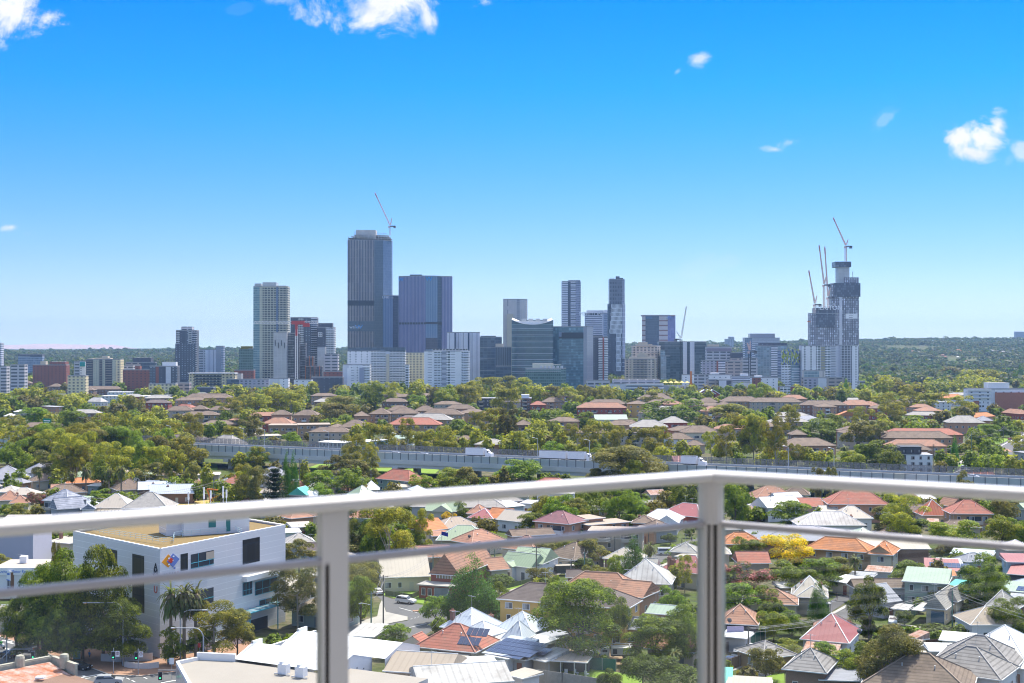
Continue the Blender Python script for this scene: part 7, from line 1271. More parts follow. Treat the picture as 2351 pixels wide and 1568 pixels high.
TT('''
olive M3 1270 535 620 18.8 2 | huge round brown green fig dome in front of the motorway
lime M3 1235 665 180 14.5 2 | small bright tree before the round fig dome
broad M3 190 655 390 12 2 | round green tree before the viaduct, centre
olive M3 850 740 190 9.8 2 |
olive M3 500 785 180 5 1 |
broad M3 560 980 260 12 2 |
olive M3 370 990 220 10 2 |
broad M3 820 920 280 12 2 | leafy tree right of the white modern house
broad M3 1090 905 270 14 2 | tall bright green tree in the middle below the rail
fig M3 960 930 160 10 2 |
broad M3 1250 965 200 9 2 |
olive M3 1520 940 170 8 2 |
fig M3 1700 855 240 12 2 | dark trees left of the corner post under the rail
fig M3 2170 850 230 15 2 |
lime M3 330 1080 90 6 1 |
olive M3 700 1010 210 10 2 |
gum M3 480 990 200 11 2 |
olive M3 1420 1030 210 6 2 |
gum M2 950 425 290 22 2 | tallest bright gum standing in front of the viaduct
rust M2 800 620 260 14 2 |
gum M2 1080 500 180 18 2 |
rust M2 1110 620 160 14 2 |
rust M2 930 660 300 13 2 | dark brown clump under the tallest gum
broad M2 900 750 310 12 2 | bright green dome tree below the viaduct
broad M2 620 760 260 11 2 |
broad M2 975 725 120 12 2 |
cypress M2 335 590 90 19 2 | left one of two dark twin cypresses
cypress M2 400 600 100 19 2 | right one of two dark twin cypresses
pine M2 230 745 220 16 2 | layered pine below the twin cypresses
rust M2 60 720 250 17 2 |
gum M2 -70 700 200 15 2 |
gum M2 500 650 90 14 1 |
broad M2 640 880 220 8 2 |
broad M2 310 810 130 8 1 |
lime M2 1560 800 180 8 2 | bright bush right of the pink roofed old house
lime M2 1820 735 260 9 2 | light gum left of its round neighbour, under the viaduct
olive M2 2010 730 200 10 2 |
lime M2 2150 815 90 7 1 |
olive M2 2330 720 90 12 1 |
olive M2 1320 865 170 8 1 |
bush M2 1090 820 130 7 1 |
gum M2 410 20 10 1 0 |
gum M2 260 5 330 24 2 | tall clumpy gum group left of centre in the back
gum M2 400 20 200 22 2 |
gum M2 110 60 200 20 2 |
rust M2 20 240 190 18 2 |
gum M2 -40 210 120 16 1 |
olive M2 860 80 360 20 2 | wide soft olive tree cluster at left centre
olive M2 780 150 260 17 2 |
fig M2 1150 -40 190 28 2 | tall dark gum before the white flats
broad M2 1530 65 190 14 2 | bright dense tree right of the dormer windowed flats
olive M2 1810 15 190 19 2 | pale feathery tree right of the dense bright tree
broad M2 870 250 150 10 2 |
olive M2 610 250 140 10 1 |
gum M2 1070 310 110 14 1 |
gum M2 1200 330 240 20 2 | broad gum right of the viaduct tree
gum M2 980 330 130 14 1 |
gum M2 1440 280 190 19 2 | gum partly over the red roof
gum M2 1580 400 190 15 2 |
gum M2 1770 350 240 19 2 | gum with forked pale trunk left of the covered truck
broad M2 1910 285 170 12 2 |
gum M2 2080 380 140 14 2 |
gum M2 2180 450 110 11 1 |
gum M2 2240 185 310 22 2 | large feathery gum right of the flats, centre
gum M2 2110 220 160 18 1 |
gum M2 1960 450 90 9 1 |
olive M2 1350 470 200 10 1 |
broad M2 400 410 190 13 2 | round bright tree over the noise wall, left centre
broad M2 130 470 150 8 1 |
olive M2 220 450 130 8 1 |
broad M2 30 460 110 8 1 |
palm M2 1447 195 80 12 1 | single palm before the brown centre flats
gum M2 2350 20 160 24 2 | black trunked gum before the modern dark flats
gum M3 70 0 230 26 2 | tall dark gum on the left of the four storey brown flats
rust M3 60 190 160 22 2 |
gum M3 10 250 110 16 1 |
broad M3 645 125 140 12 2 |
lime M3 310 205 130 8 1 |
fig M3 560 215 190 14 2 | dark grey green tree in front of the grey brown flats
fig M3 780 220 190 15 2 | dark rounded tree below the faded red roof
broad M3 440 290 220 13 2 |
gum M3 350 290 180 14 1 |
gum M3 180 395 170 14 2 |
gum M3 350 385 120 13 1 |
gum M3 260 365 110 12 1 |
gum M3 540 340 120 14 1 |
gum M3 650 330 160 16 2 |
gum M3 830 345 230 19 2 | broad olive gum left part of the group behind the long truck
gum M3 930 300 220 20 2 | tallest gum of the group behind the long truck
gum M3 1080 350 210 18 2 |
pine M3 1200 375 90 16 2 | solitary tiered dark pine between gums
gum M3 1350 365 220 18 2 | gum over the red brick weathered roof flats
gum M3 1480 350 200 17 2 |
fig M3 1610 105 480 22 2 | immense dark green fig tree right of the yellow flats
olive M3 1880 255 180 12 1 |
broad M3 1720 330 180 9 1 |
olive M3 2200 150 400 18 2 | layered cedar like tree right of the fig
olive M3 2130 220 180 14 1 |
lime M3 2290 200 180 16 2 |
gum M3 1670 470 120 11 1 |
gum M3 1790 530 130 9 1 |
gum M3 1940 400 150 16 2 |
gum M3 2080 350 200 20 2 |
gum M3 2230 250 240 24 2 | tall dark gums left of the right group, above the corner
gum M3 2330 240 220 25 2 |
gum M3 560 400 110 11 1 |
gum M3 60 470 130 10 1 |
olive M3 440 430 130 9 1 |
gum M3 1560 570 120 7 1 |
gum M4 60 350 200 24 2 |
gum M4 220 355 210 26 2 | black trunked gum above the motorway screen, right centre
gum M4 350 250 200 22 2 | wide gum before the long dark brick flats
olive M4 400 590 120 11 2 | small dark oak like tree over the motorway
gum M4 500 620 130 9 1 |
gum M4 270 655 130 9 1 |
gum M4 600 650 150 9 1 |
gum M4 690 640 60 8 1 |
lime M4 330 680 120 6 1 |
broad M4 610 370 270 15 2 | rich green dense tree, right middle
broad M4 720 330 210 16 2 |
olive M4 920 390 230 17 2 | wide grey green tree centre of the right group
rust M4 1080 390 150 16 2 |
gum M4 950 270 180 18 1 |
broad M4 900 160 160 11 1 |
olive M4 1190 0 180 22 2 | tall bare trunked tree at the upper right
gum M4 1210 150 240 24 2 |
gum M4 1380 80 220 26 2 | tallest clumpy gum right of the grid fronted slab
gum M4 1560 150 220 20 2 |
gum M4 1240 240 220 20 2 |
gum M4 1820 175 230 20 3 | feathery layered gum with a visible trunk, right
broad M4 1420 345 290 11 1 |
olive M4 1560 390 120 9 1 |
olive M4 1640 300 150 11 1 |
broad M4 1130 560 260 15 2 | bright green tree left of the black and white flats
lime M4 860 650 240 11 2 |
broad M4 1000 590 180 13 2 |
fig M4 1220 640 200 13 2 |
palm M4 940 500 170 10 1 | wide fan of palm fronds between gums, right
palm M4 810 590 150 9 1 | small palm near the large brown flats
cypress M4 1757 520 60 15 2 | narrow dark cypress by the street, right
olive M4 1900 555 130 10 2 | pale rounded tree by the uphill street
broad M4 1640 640 110 9 1 |
rust M4 1640 735 110 7 2 |
broad M4 1720 690 100 8 1 |
broad M4 2060 420 190 13 2 | light green street tree group on the verge
fig M4 2170 340 160 13 2 |
broad M4 2250 430 110 8 1 |
olive M4 1840 210 10 1 0 |
lime M4 2000 690 200 9 2 |
lime M4 2110 680 170 9 2 | bright trees hiding the street at the right edge
gum M4 2250 690 130 10 2 |
gum M4 2330 720 90 9 1 |
lime M4 2170 635 110 8 2 |
rust M4 1840 825 150 14.3 2 | brown bush rising over the noise wall, right
rust M4 700 790 120 14.6 1 |
rust M4 590 795 110 14.6 1 |
gum M4 650 0 240 18 1 |
gum M4 810 60 120 20 1 |
cypress M4 826 30 45 22 1 |
broad M4 900 165 170 12 1 |
gum M4 100 60 220 17 2 | bright round gum under the brick and render block
gum M4 240 140 180 14 1 |
gum M4 470 110 170 14 1 |
gum M4 1440 70 120 20 1 |
fig M4 1600 60 200 18 1 |
gum M4 1880 0 260 20 1 |
gum M4 2030 20 230 20 1 |
broad M4 2290 480 60 8 1 |
broad M4 2200 230 80 8 1 |
''')
TT('''
gum R1 1250 640 230 22 2 | large round tree between the brown office and the ribbed flats, left
lime R1 1250 785 150 9 1 | bright lime tree on the left below the large round tree
broad R1 1640 755 80 9 1 |
olive R1 2000 775 180 12 1 |
broad R1 2180 810 110 9 1 |
olive R1 980 735 120 10 1 |
olive R1 820 745 130 10 1 |
broad R1 1160 765 100 9 1 |
olive R1 600 765 80 12 1 |
olive R1 130 700 160 12 1 |
olive R1 350 640 160 14 1 |
olive R1 200 545 200 16 1 |
broad R1 380 690 120 10 1 |
fig R1 660 735 90 10 1 |
broad R1 2060 550 110 13 1 |
gum M1 60 60 130 16 1 |
gum M1 180 0 140 19 2 |
gum M1 260 10 130 18 1 |
gum M1 330 -5 160 20 2 |
rust M1 410 0 100 18 1 |
gum M1 520 25 200 18 2 | clumpy gums above the left trees
gum M1 650 60 220 16 2 |
gum M1 750 35 110 16 1 |
fig M1 60 55 120 13 1 |
broad M1 800 145 150 11 1 |
olive M1 940 170 120 10 1 |
gum M1 1130 60 160 20 2 |
olive M1 1230 70 170 19 2 | pale olive gum between the white units
olive M1 1080 140 170 14 1 |
gum M1 1450 170 160 14 2 |
rust M1 1640 240 120 10 1 |
gum M1 1560 110 100 8 1 |
broad M1 1770 115 80 7 1 |
olive M1 1930 100 200 11 1 |
gum M1 2130 90 200 20 2 | big dark gums right of the brown tiled long flats
gum M1 2260 60 200 20 2 |
fig M1 2080 210 160 14 2 |
olive M1 2290 200 220 16 2 | soft brownish gum right of the dark gums
broad M1 300 185 260 16 2 | bright rounded tree in the upper left mass
gum M1 460 230 150 14 2 |
gum M1 130 250 190 16 2 |
broad M1 680 215 220 17 2 | yellow green pointed tree, upper left
olive M1 800 270 170 13 1 |
gum M1 950 235 240 20 2 |
gum M1 1130 220 160 22 2 | slim dark gum in the left row
gum M1 1320 260 230 20 2 |
gum M1 1540 300 190 18 2 |
gum M1 1770 230 250 24 2 | fine domed gum with trunks showing, left of the pale tiled roof
gum M1 2130 350 180 14 2 |
lime M1 1920 330 120 10 1 |
lime M1 2020 300 130 10 1 |
lime M1 2280 470 170 7 1 | orange tinged hedge over the wall
broad M1 150 480 250 17 2 | big shaggy green tree at the left edge
olive M1 300 400 220 18 2 |
gum M1 470 380 160 16 1 |
gum M1 640 430 280 22 2 | big dark green gum in the left mass
gum M1 830 400 200 22 2 |
gum M1 700 520 220 18 2 |
gum M1 1010 500 330 20 2 | broad gum in front of the motorway, left
broad M1 1300 490 230 19 2 |
gum M1 1450 530 260 18 2 |
gum M1 1620 570 180 16 2 | last gum before the open viaduct, left
rust M1 1370 690 260 12 2 |
gum M1 1100 620 200 16 2 |
fig M1 940 660 180 14 2 |
olive M1 1750 680 150 12 2 |
palm M1 790 690 190 14 2 | shaggy date palm left of the fan palms
palm M1 660 740 140 12 2 | palm beside the orange roof
palm M1 1000 700 110 14 2 | left of two tall fan palms
palm M1 1115 675 120 15 2 | right of two tall fan palms
palm M1 360 725 80 10 2 | slender palm before the dormer units
palm M1 975 860 80 6 1 |
gum M1 540 740 150 9 1 |
broad M1 190 740 140 8 2 | round tree before the dormer units
broad M1 110 830 140 7 1 |
fig M1 540 850 130 6 2 |
pine M1 65 780 60 8 1 |
broad M1 1600 815 200 8 2 |
broad M1 1815 860 110 8 2 |
broad M1 1740 830 100 7 1 |
pink M1 330 955 150 8 2 | pink crepe myrtle in blossom on the left
pink M1 420 965 110 7 2 |
broad M1 930 930 200 6 2 | bright bushes behind the cream cottage
lime M1 500 920 130 6 1 |
broad M1 1150 960 260 4 1 |
olive M1 200 1060 220 8 2 | olive shrubs at the left edge above the rail
olive M1 340 1080 150 7 2 |
bush M1 60 1070 100 4 1 |
broad M1 860 1020 70 6 1 |
lime M1 1260 1100 130 3 1 |
gum M1 2130 910 130 9 2 |
gum M1 2290 720 200 16 2 |
gum M1 1900 700 110 12 1 |
broad M1 2020 850 200 6 1 |
gum M1 2260 860 200 11 2 |
rust M1 430 570 260 14 1 |
gum M1 240 600 170 10 1 |
gum R3 250 1262 200 24 |
gum R3 350 1225 180 26 |
gum R3 500 1192 260 27 | broad gum left of the domed treetops below the finned office
olive R3 670 1182 180 27 |
gum R3 800 1197 220 27 |
gum R3 920 1255 170 23 |
olive R3 1060 1278 190 22 |
gum R3 1230 1288 220 22 |
olive R3 1420 1270 180 23 |
gum R3 1570 1280 200 22 | wide gum beside the ribbon balcony flats
gum R3 150 1310 190 20 |
lime R3 90 1310 190 21 |
gum R2 980 1358 130 26 |
gum R2 1100 1366 130 24 |
gum R2 1260 1356 120 25 |
olive R2 1390 1400 100 22 |
lime R2 1470 1412 130 21 |
gum R2 1590 1386 150 24 |
gum R2 580 1362 80 22 |
gum R2 330 1402 180 24 | dense gum group left, nearest row under the cream tower
gum R2 440 1430 130 22 |
olive R2 210 1440 130 20 |
gum R2 80 1385 110 18 |
gum R2 700 1470 120 16 |
broad R2 830 1450 200 18 |
gum R4 150 1165 160 20 |
gum R4 40 1160 130 20 |
olive R4 480 1212 160 18 | low dome tree before the ribbon balcony flats
lime R4 1510 1128 190 24 | bright tall tree before the brick and render block
olive R4 1300 1185 150 18 |
olive R4 1610 1215 170 17 |
broad R4 1880 1175 180 18 |
olive R4 2170 1165 200 20 |
gum R5 850 1290 150 26 |
olive R5 960 1330 130 22 |
rust R5 1110 1345 100 20 |
gum R5 1230 1320 200 20 |
gum R5 1480 1240 160 26 |
gum R5 1560 1236 150 26 | wide gum row behind the planted balcony house, left part
gum R5 1660 1242 180 26 | wide gum row behind the planted balcony house, right part
cypress R5 1886 1195 50 30 | tall dark cypress on the right skyline
olive R5 1350 1215 170 24 |
gum R5 700 1385 110 20 |
fig R5 520 1380 80 20 |
cypress R5 550 1310 45 24 | dark cypress before the grid fronted slab
''')
rr=random.Random(21);qw1=[]
def inpoly(x,y,P):
 c=False;j=len(P)-1
 for i in range(len(P)):
  if(P[i][1]>y)!=(P[j][1]>y)and x<(P[j][0]-P[i][0])*(y-P[i][1])/(P[j][1]-P[i][1])+P[i][0]:c=not c
  j=i
 return c
VA,VB=qy2(-300),qy2(2700)
def free(x,y,rad_):
 for kx,ky,kr in qz1:
  if(x-kx)**2+(y-ky)**2<(kr*.72+rad_)**2:return False
 d=(x-VA.x)*mn.x+(y-VA.y)*mn.y
 if-30-rad_<d<3+rad_:return False
 return not any(inpoly(x,y,P)for P in qn2)
LM=[('the tallest dark tower',850,870),('the cream and teal tower',620,860),('the violet blue glass tower',975,870),('the curved glass office',1220,860),('the patterned thin tower',1420,860),('the stepped cream tower',1485,860),('the twin unfinished towers',1915,860),('the ribbon balcony flats',1465,890),('the tan tower block',235,860),('the lone dark tower',428,840),('the yellow hotel',485,885),('the yellow brick flats',1465,950),('the immense dark fig tree',1550,950),('the faded red roofed flats',1380,935),('the bright red roofed flats',950,990),('the long white truck',1290,1045),('the covered truck',1085,1040),('the flat roofed tan units',680,980),('the pale tiled roof',500,1010),('the round fig dome',1466,1050),('the tallest viaduct gum',810,1040),('the twin cypresses',665,1070),('the pink roofed old house',905,1090),('the dormer units',60,1080),('the fan palms',265,1080),('the slate roofed houses',140,1150),('the cream cottage with awning',250,1150),('the dry grass lot',430,1150),('the black and white flats',2095,1045),('the uphill street',2240,1040),('the large orange brick flats',1860,1025),('the long low brown flats',2100,1000),('the brick apartment house at right',2290,920),('the planted balcony house',2270,900),('the long dark brick flats',1890,935),('the pink roofed brick house',1965,1150),('the white gabled shop',1760,1150),('the rust red roof',2150,1170),('the golden yellow tree',1810,1260),('the orange tiled units',1950,1260),('the corner post',1630,1300),('the white pyramid roof',1480,1320),('the purple tiled roof',1270,1190),('the bus shelter',1290,1310),('the green roofed halls',1215,1290),('the church hall',1050,1310),('the cone shaped cypress',1085,1330),('the ochre flats',1300,1390),('the red tiled house',1010,1470),('the white warehouse',800,1500),('the white office block',460,1330),('the dark row of trees',180,1350),('the railing post',760,1300),('the dusky pink roof',1900,1450),('the weeping tree',2030,1480),('the cream weatherboard cottage',2150,1390),('the massive dark tree',2255,1310),('the cream walled cottage',1850,1360),('the trampoline',1740,1550),('the brown corner roof',2150,1550),('the far left edge',0,960),('the white left units',260,930),('the right edge',2351,1200)]
def near(px,py):
 b=sorted(LM,key=lambda l:(l[1]-px)**2+((l[2]-py)*1.6)**2)[0];dx,dy=px-b[1],py-b[2]
 return('left of ' if dx<0 else 'right of ')+b[0]if abs(dx)>abs(dy)*1.3 else('behind ' if dy<0 else 'in front of ')+b[0]
used={}
def uniq(s):
 used[s]=used.get(s,0)+1;return s if used[s]==1 else['second','third','fourth','fifth','sixth','seventh'][min(used[s]-2,5)]+' '+s
def infill(n,y0,y1,big):
 k=t=0
 while k<n and t<n*25:
  t+=1;Y=math.sqrt(rr.uniform(y0**2,y1**2));x=rr.uniform(-.4,.4)*Y;wd=rr.uniform(16,30)if big else rr.uniform(5,13);dp=rr.uniform(11,15)if big else rr.uniform(5,10)
  if not free(x+wd/2,Y+dp/2,wd*.42):continue
  ez=rr.choice([6.5,9,9])if big else rr.choice([2.8,3.4,3.6,3.8]);rc=rr.choice(['browntile','browntile','browntile','terracotta','darktile','lightgrey']if big else['redtile','terracotta','browntile','weather','cream','greytile','galv','green','rust','lightgrey','terracotta','browntile','slategrey','cream','fawn','darktile']);px,py=CX+(x+wd/2)/Y*F,CY+H*F/Y-12
  l='D',(CX+x/Y*F,CY+(H-ez)*F/Y),(CX+(x+wd)/Y*F,0),ez,dp;nm=dict(browntile='brown roofed',terracotta='terracotta roofed',darktile='dark roofed',lightgrey='pale grey roofed',redtile='red tiled',weather='weathered white roofed',cream='cream roofed',greytile='grey tiled',galv='silver roofed',green='pale green roofed',rust='rusty roofed',pinkmetal='pink roofed',slategrey='slate roofed',white='white roofed',fawn='fawn roofed')[rc]
  lb=uniq(nm+(' brick flats ' if big else ' cottage ' if wd>8 else ' shed ')+near(px,py));kd='hip' if big or rr.random()<.6 else rr.choice(['gable','flat'])
  if big:qa1(lb,'D',l[1][0],l[2][0],l[1][1],ez,dp,rc=rc,wall=rr.choice(['tanbrick','orange','brown','red','fawn']),rot=rr.uniform(-14,14),rh=2.6)
  else:qz(lb,*l,kd,None if kd!='flat' else.5,rr.choice(['cream','white','fawn','tanbrick','grey','orange','sage']),rc,rot=rr.uniform(-28,28),name='house' if wd>8 else 'shed')
  k+=1
infill(60,690,1330,True);infill(90,300,570,False);infill(14,232,300,False)
HB=[(CX+b[0]/b[1]*F,CX+b[2]/b[3]*F,CY+(H-b[4])*F/b[1],b[1])for b in qm2]
def qd3(x,Y,h,w_):
 px=CX+x/Y*F;hw=w_*.5*F/Y;yt=CY+(H-h)*F/Y;yb=CY+H*F/Y
 for x0,x1,ye,hy in HB:
  if hy>Y and px+hw>x0 and px-hw<x1 and yt<ye+3.2*F/hy and yb>ye-8:return True
 return False
def qv1(n,y0,y1,hs,kinds,excl=None):
 k=0;tries=0
 while k<n and tries<n*12:
  tries+=1;Y=math.sqrt(rr.uniform(y0**2,y1**2));x=rr.uniform(-.42,.42)*Y;h=rr.uniform(*hs);w_=h*rr.uniform(.7,1.0)
  if not free(x,Y,w_*.3)or qd3(x,Y,h,w_):continue
  qw1.append((rr.choice(kinds),x,Y,h,w_));k+=1
GK=['gum','gum','olive','broad','broad','lime','gum','fig']
qv1(420,300,560,(2.5,6.5),['broad','olive','lime','bush','gum','fig']);qv1(110,225,300,(2,3.8),['broad','olive','lime','bush'])
for i in range(60):
 Y=rr.uniform(480,650);x=(rr.uniform(-60,440)-CX)*Y/F;q=(x-VA.x)*mn.x+(Y-VA.y)*mn.y
 if 8<q<50 and free(x,Y,3):qw1.append((rr.choice(['gum','gum','olive','broad','broad']),x,Y,rr.uniform(17,23),rr.uniform(12,17)))
qv1(300,600,900,(5,13),GK);qv1(520,860,1350,(6,15),GK);qv1(900,1300,2050,(8,16),GK)
# ---------------- palms ----------------
def palm_mesh(var):
 key=('palm',var)
 if key in CROWN:return CROWN[key]
 r=random.Random(var+40);mb=MB();
 for i in range(120):
  a=i*2.4;el=r.uniform(-1.1,1.2);L=(.36 if el>-.4 else.24)*r.uniform(.7,1.1);p=qa((0,0,.80));d=qa((math.cos(a)*math.cos(el),math.sin(a)*math.cos(el),math.sin(el)));q=d.cross(qa((0,0,1))).normalized();w_=.012;prev=(p-q*w_,p+q*w_);st=6
  for k in range(1,st+1):
   d=(d+qa((0,0,-.26))).normalized();p=p+d*(L/st);ww=(.019 if k<st else.003)*(1 if k>1 else.8);z=qa((0,0,-.02));cur=(p-q*ww+z,p+q*ww+z)
   mb.face((prev[0],prev[1],cur[1],cur[0]));prev=cur
 CROWN[key]=(mb.mesh('fronds',qi('palm_fronds',(.10,.14,.04),(.16,.16,.06))),[]);t=MB();t.qi1((0,0,-.02),(.01,0,.8),.028,8,r2=.02);t.lathe((0,0,.62),[(.02,0),(.07,.05),(.06,.18),(.02,.2)],8);TRUNK[key]=t.mesh('trunk',mat('palm_trunk',(.28,.21,.15),.95,.2,3.));return CROWN[key]
for x,y,wd,h in((1570,600,230,15.8),(1690,590,250,16),(1800,600,200,15.6)):T('palm','Z1',x,y,wd,h,('left','middle','right')[(x-1500)//110 if x<1750 else 2]+' fan palm of three before the white office wall',2)
T('palm','Z3',1390,330,190,10,'drooping feather palm beside the dark conifer',2);T('palm','Z3',1600,1260,260,5,'banana palm clump below the corner post',2);T('palm','Z1',1900,1075,250,5,'low dark palm by the ramp wall',2)
# ---------------- cars ----------------
CARM={}
qt=mat('car_glass',(.03,.035,.045),.08,0,spec=.8);tyre=mat('tyre',(.02,.02,.02),.9,0);rimm=mat('rim',(.45,.45,.47),.35,0,metal=.8)
def car_parts(kind):
 if kind in CARM:return CARM[kind]
 if kind=='suv':L,Wd,B,Cb,hz=4.6,1.8,[(-2.3,.45),(-2.32,.95),(-2.2,1.12),(1.15,1.12),(2.15,.98),(2.3,.75),(2.3,.4)],[(-2.2,1.1),(-1.95,1.62),(-1.6,1.70),(.25,1.68),(1.1,1.1)],.34
 elif kind=='van':L,Wd,B,Cb,hz=4.9,1.85,[(-2.4,.4),(-2.42,1.2),(2.0,1.2),(2.4,.9),(2.4,.4)],[(-2.4,1.2),(-2.3,1.95),(1.2,1.95),(2.0,1.2)],.34
 elif kind=='ute':L,Wd,B,Cb,hz=5.2,1.85,[(-2.6,.55),(-2.6,1.1),(1.3,1.1),(2.4,1.02),(2.6,.8),(2.6,.5)],[(-.7,1.1),(-.55,1.72),(.55,1.72),(1.35,1.1)],.38
 else:L,Wd,B,Cb,hz=4.5,1.75,[(-2.25,.4),(-2.28,.88),(-1.7,.95),(1.1,.95),(2.1,.78),(2.25,.6),(2.25,.35)],[(-1.85,.94),(-1.1,1.40),(.2,1.42),(1.1,.94)],.31
 def ext(P,w0,w1,z0,z1):
  mb=MB();f=lambda z:(w0+(w1-w0)*max(0,min(1,(z-z0)/max(.01,z1-z0))))/2;n=len(P)
  A=[(x,-f(z),z)for x,z in P];C=[(x,f(z),z)for x,z in P];mb.face(A[::-1]if 0 else A);mb.face(C[::-1])
  for i in range(n):j=(i+1)%n;mb.face((A[i],C[i],C[j],A[j]))
  return mb
 body=ext([(p[0],p[1])for p in B][::-1],Wd,Wd*.98,.4,1.1);cab=ext(Cb[::-1],Wd*.96,Wd*.76,Cb[0][1],Cb[1][1])
 win=MB();x0,z0=Cb[0];x1,z1=Cb[-1];zt=max(c[1]for c in Cb);xt0=Cb[1][0];xt1=Cb[-2][0]
 wf=lambda z:(Wd*.96+(Wd*.76-Wd*.96)*(z-z0)/(Cb[1][1]-z0))/2+.012;a,b=z0+.05,zt-.1;n=max(.01,zt-z0)
 X=lambda z,s:(x0+(xt0-x0)*(z-z0)/n+.12)if s else(x1+(xt1-x1)*(z-z0)/n-.12)
 for s in(-1,1):q=[(X(a,1),s*wf(a),a),(X(a,0),s*wf(a),a),(X(b,0),s*wf(b),b),(X(b,1),s*wf(b),b)];win.face(q if s<0 else q[::-1])
 g=lambda z,s:(x0+(xt0-x0)*(z-z0)/n-.015)if s else(x1+(xt1-x1)*(z-z0)/n+.015)
 win.face(((g(a,0),-Wd*.44,a),(g(a,0),Wd*.44,a),(g(b,0),Wd*.36,b),(g(b,0),-Wd*.36,b)));win.face(((g(a,1),-Wd*.44,a),(g(a,1),Wd*.44,a),(g(b,1),Wd*.36,b),(g(b,1),-Wd*.36,b))[::-1])
 wl_=MB();k=14
 def cyl(mb,r0,w0,w1):
  c=[(r0*math.cos(2*math.pi*i/k),r0*math.sin(2*math.pi*i/k))for i in range(k)];mb.face([(x,w0,z)for x,z in c]);mb.face([(x,w1,z)for x,z in c][::-1])
  for i in range(k):j=(i+1)%k;mb.face(((c[i][0],w0,c[i][1]),(c[i][0],w1,c[i][1]),(c[j][0],w1,c[j][1]),(c[j][0],w0,c[j][1])))
  return mb
 CARM[kind]=dict(L=L,W=Wd,B=body,C=cab,win=win.mesh('car_window',qt),tyre=cyl(wl_,hz,-.11,.11).mesh('tyre',tyre),rim=cyl(MB(),hz*.6,-.125,.125).mesh('rim',rimm),hz=hz,me={},hl=MB().box(-.03,-.2,-.07,.03,.2,.07).mesh('headlight',mat('headlight',(.8,.8,.78),.2,0)),tl=MB().box(-.03,-.18,-.07,.03,.18,.07).mesh('tail_light',mat('tail_light',(.5,.03,.02),.3,0)),bz=B[-2][1])
 return CARM[kind]
def car(label,kind,col,p,ang,z=0.,group=None,cat='car'):
 c=car_parts(kind);k=tuple(col)
 if k not in c['me']:m=mat('car_paint_%02x%02x%02x'%tuple(int(v*255)for v in col),col,.25,0,spec=.6);c['me'][k]=(c['B'].mesh('body',m),c['C'].mesh('cabin',m))
 o=qj1('parked_car',(p.x,p.y,z),ang,label=label,cat=cat,group=group);inst('body',c['me'][k][0],o);cb=inst('cabin',c['me'][k][1],o);inst('window',c['win'],cb)
 for sx in(-1,1):
  for sy in(-1,1):w=inst('wheel',c['tyre'],o,(sx*c['L']*.31,sy*(c['W']/2-.1),c['hz']));inst('rim',c['rim'],w)
 for sy in(-1,1):inst('headlight',c['hl'],o,(c['L']/2,sy*c['W']*.36,.68));inst('tail_light',c['tl'],o,(-c['L']/2,sy*c['W']*.38,.78))
 return o
Wc,Sv,Bk,Nb,Rd,Dg=(.75,.75,.76),(.42,.43,.45),(.03,.03,.035),(.05,.07,.12),(.30,.04,.06),(.10,.11,.12)
for lb,k,c,rg,x,y,a in(('white sport utility car turning at the street corner by the lawn','suv',Wc,'Z2',1335,885,-25),('white car half hidden by the hedge at the beige hall','sedan',Wc,'Z2',1090,805,110),('silver car seen from behind at the bottom of the junction','suv',Sv,'Z1',1000,1580,10),('black car waiting beside the parapet at the junction','sedan',Bk,'Z1',725,1440,-15),('dark grey car under the shadow of the row of trees','suv',Dg,'Z1',255,1270,150),('black car behind the street lamp at the lower left','sedan',Bk,'Z1',80,1330,150),('white car behind the mid rail at the far left','sedan',Wc,'Z1',55,800,5),('silver hatchback parked facing the street by the clipped bush','sedan',(.55,.56,.57),'Z4',1360,1025,-105),('white hatchback on the earth driveway','suv',Wc,'Z4',1860,1000,75),('dark blue car parked by the grey fence at right','sedan',Nb,'Z4',2025,1118,175),('dark red car beside the dark blue one','sedan',Rd,'Z4',2120,1108,175),('white utility pickup, highest of three cars in the concrete strip','ute',Wc,'Z4',285,1245,55),('silver station wagon, middle of three in the concrete strip','suv',Sv,'Z4',215,1290,55),('navy sedan, lowest of three in the concrete strip','sedan',Nb,'Z4',140,1330,55),('dark car by the corner post on the upper street','sedan',Dg,'Z4',185,345,10),('second dark car further left on the upper street','sedan',Dg,'Z4',110,335,10),('white car at the far right behind the brick house','suv',Wc,'Z4',2155,250,60),('bright blue car behind small trees near the white shop','sedan',(.03,.15,.5),'Z4',755,160,10),('white van by the small tree on the street, near centre','van',Wc,'Z3',1530,470,0),('pale blue car seen between bushes by the bus shelter','sedan',(.4,.55,.65),'Z3',1000,705,15),('silver car under the motorway at centre right','sedan',Sv,'M3',1650,1075,0),('white van driving down the uphill street at right','van',Wc,'C4',1355,600,-95),('white hatchback at the foot of the uphill street','suv',Wc,'C4',850,915,5),('dark red sedan parked on the uphill street','sedan',Rd,'C4',1810,312,10),('grey blue car parked behind the dark red sedan','sedan',(.3,.4,.5),'C4',1915,235,60),('maroon car parked highest on the uphill street','sedan',Rd,'C4',1975,200,60),('white pickup parked left of the white blue windowed building','ute',Wc,'M2',560,548,0),('white car parked just right of the lamp, upper left yard','suv',Wc,'M2',2010,445,20)):
 car(lb,k,c,at(rg,x,y),rad(a))
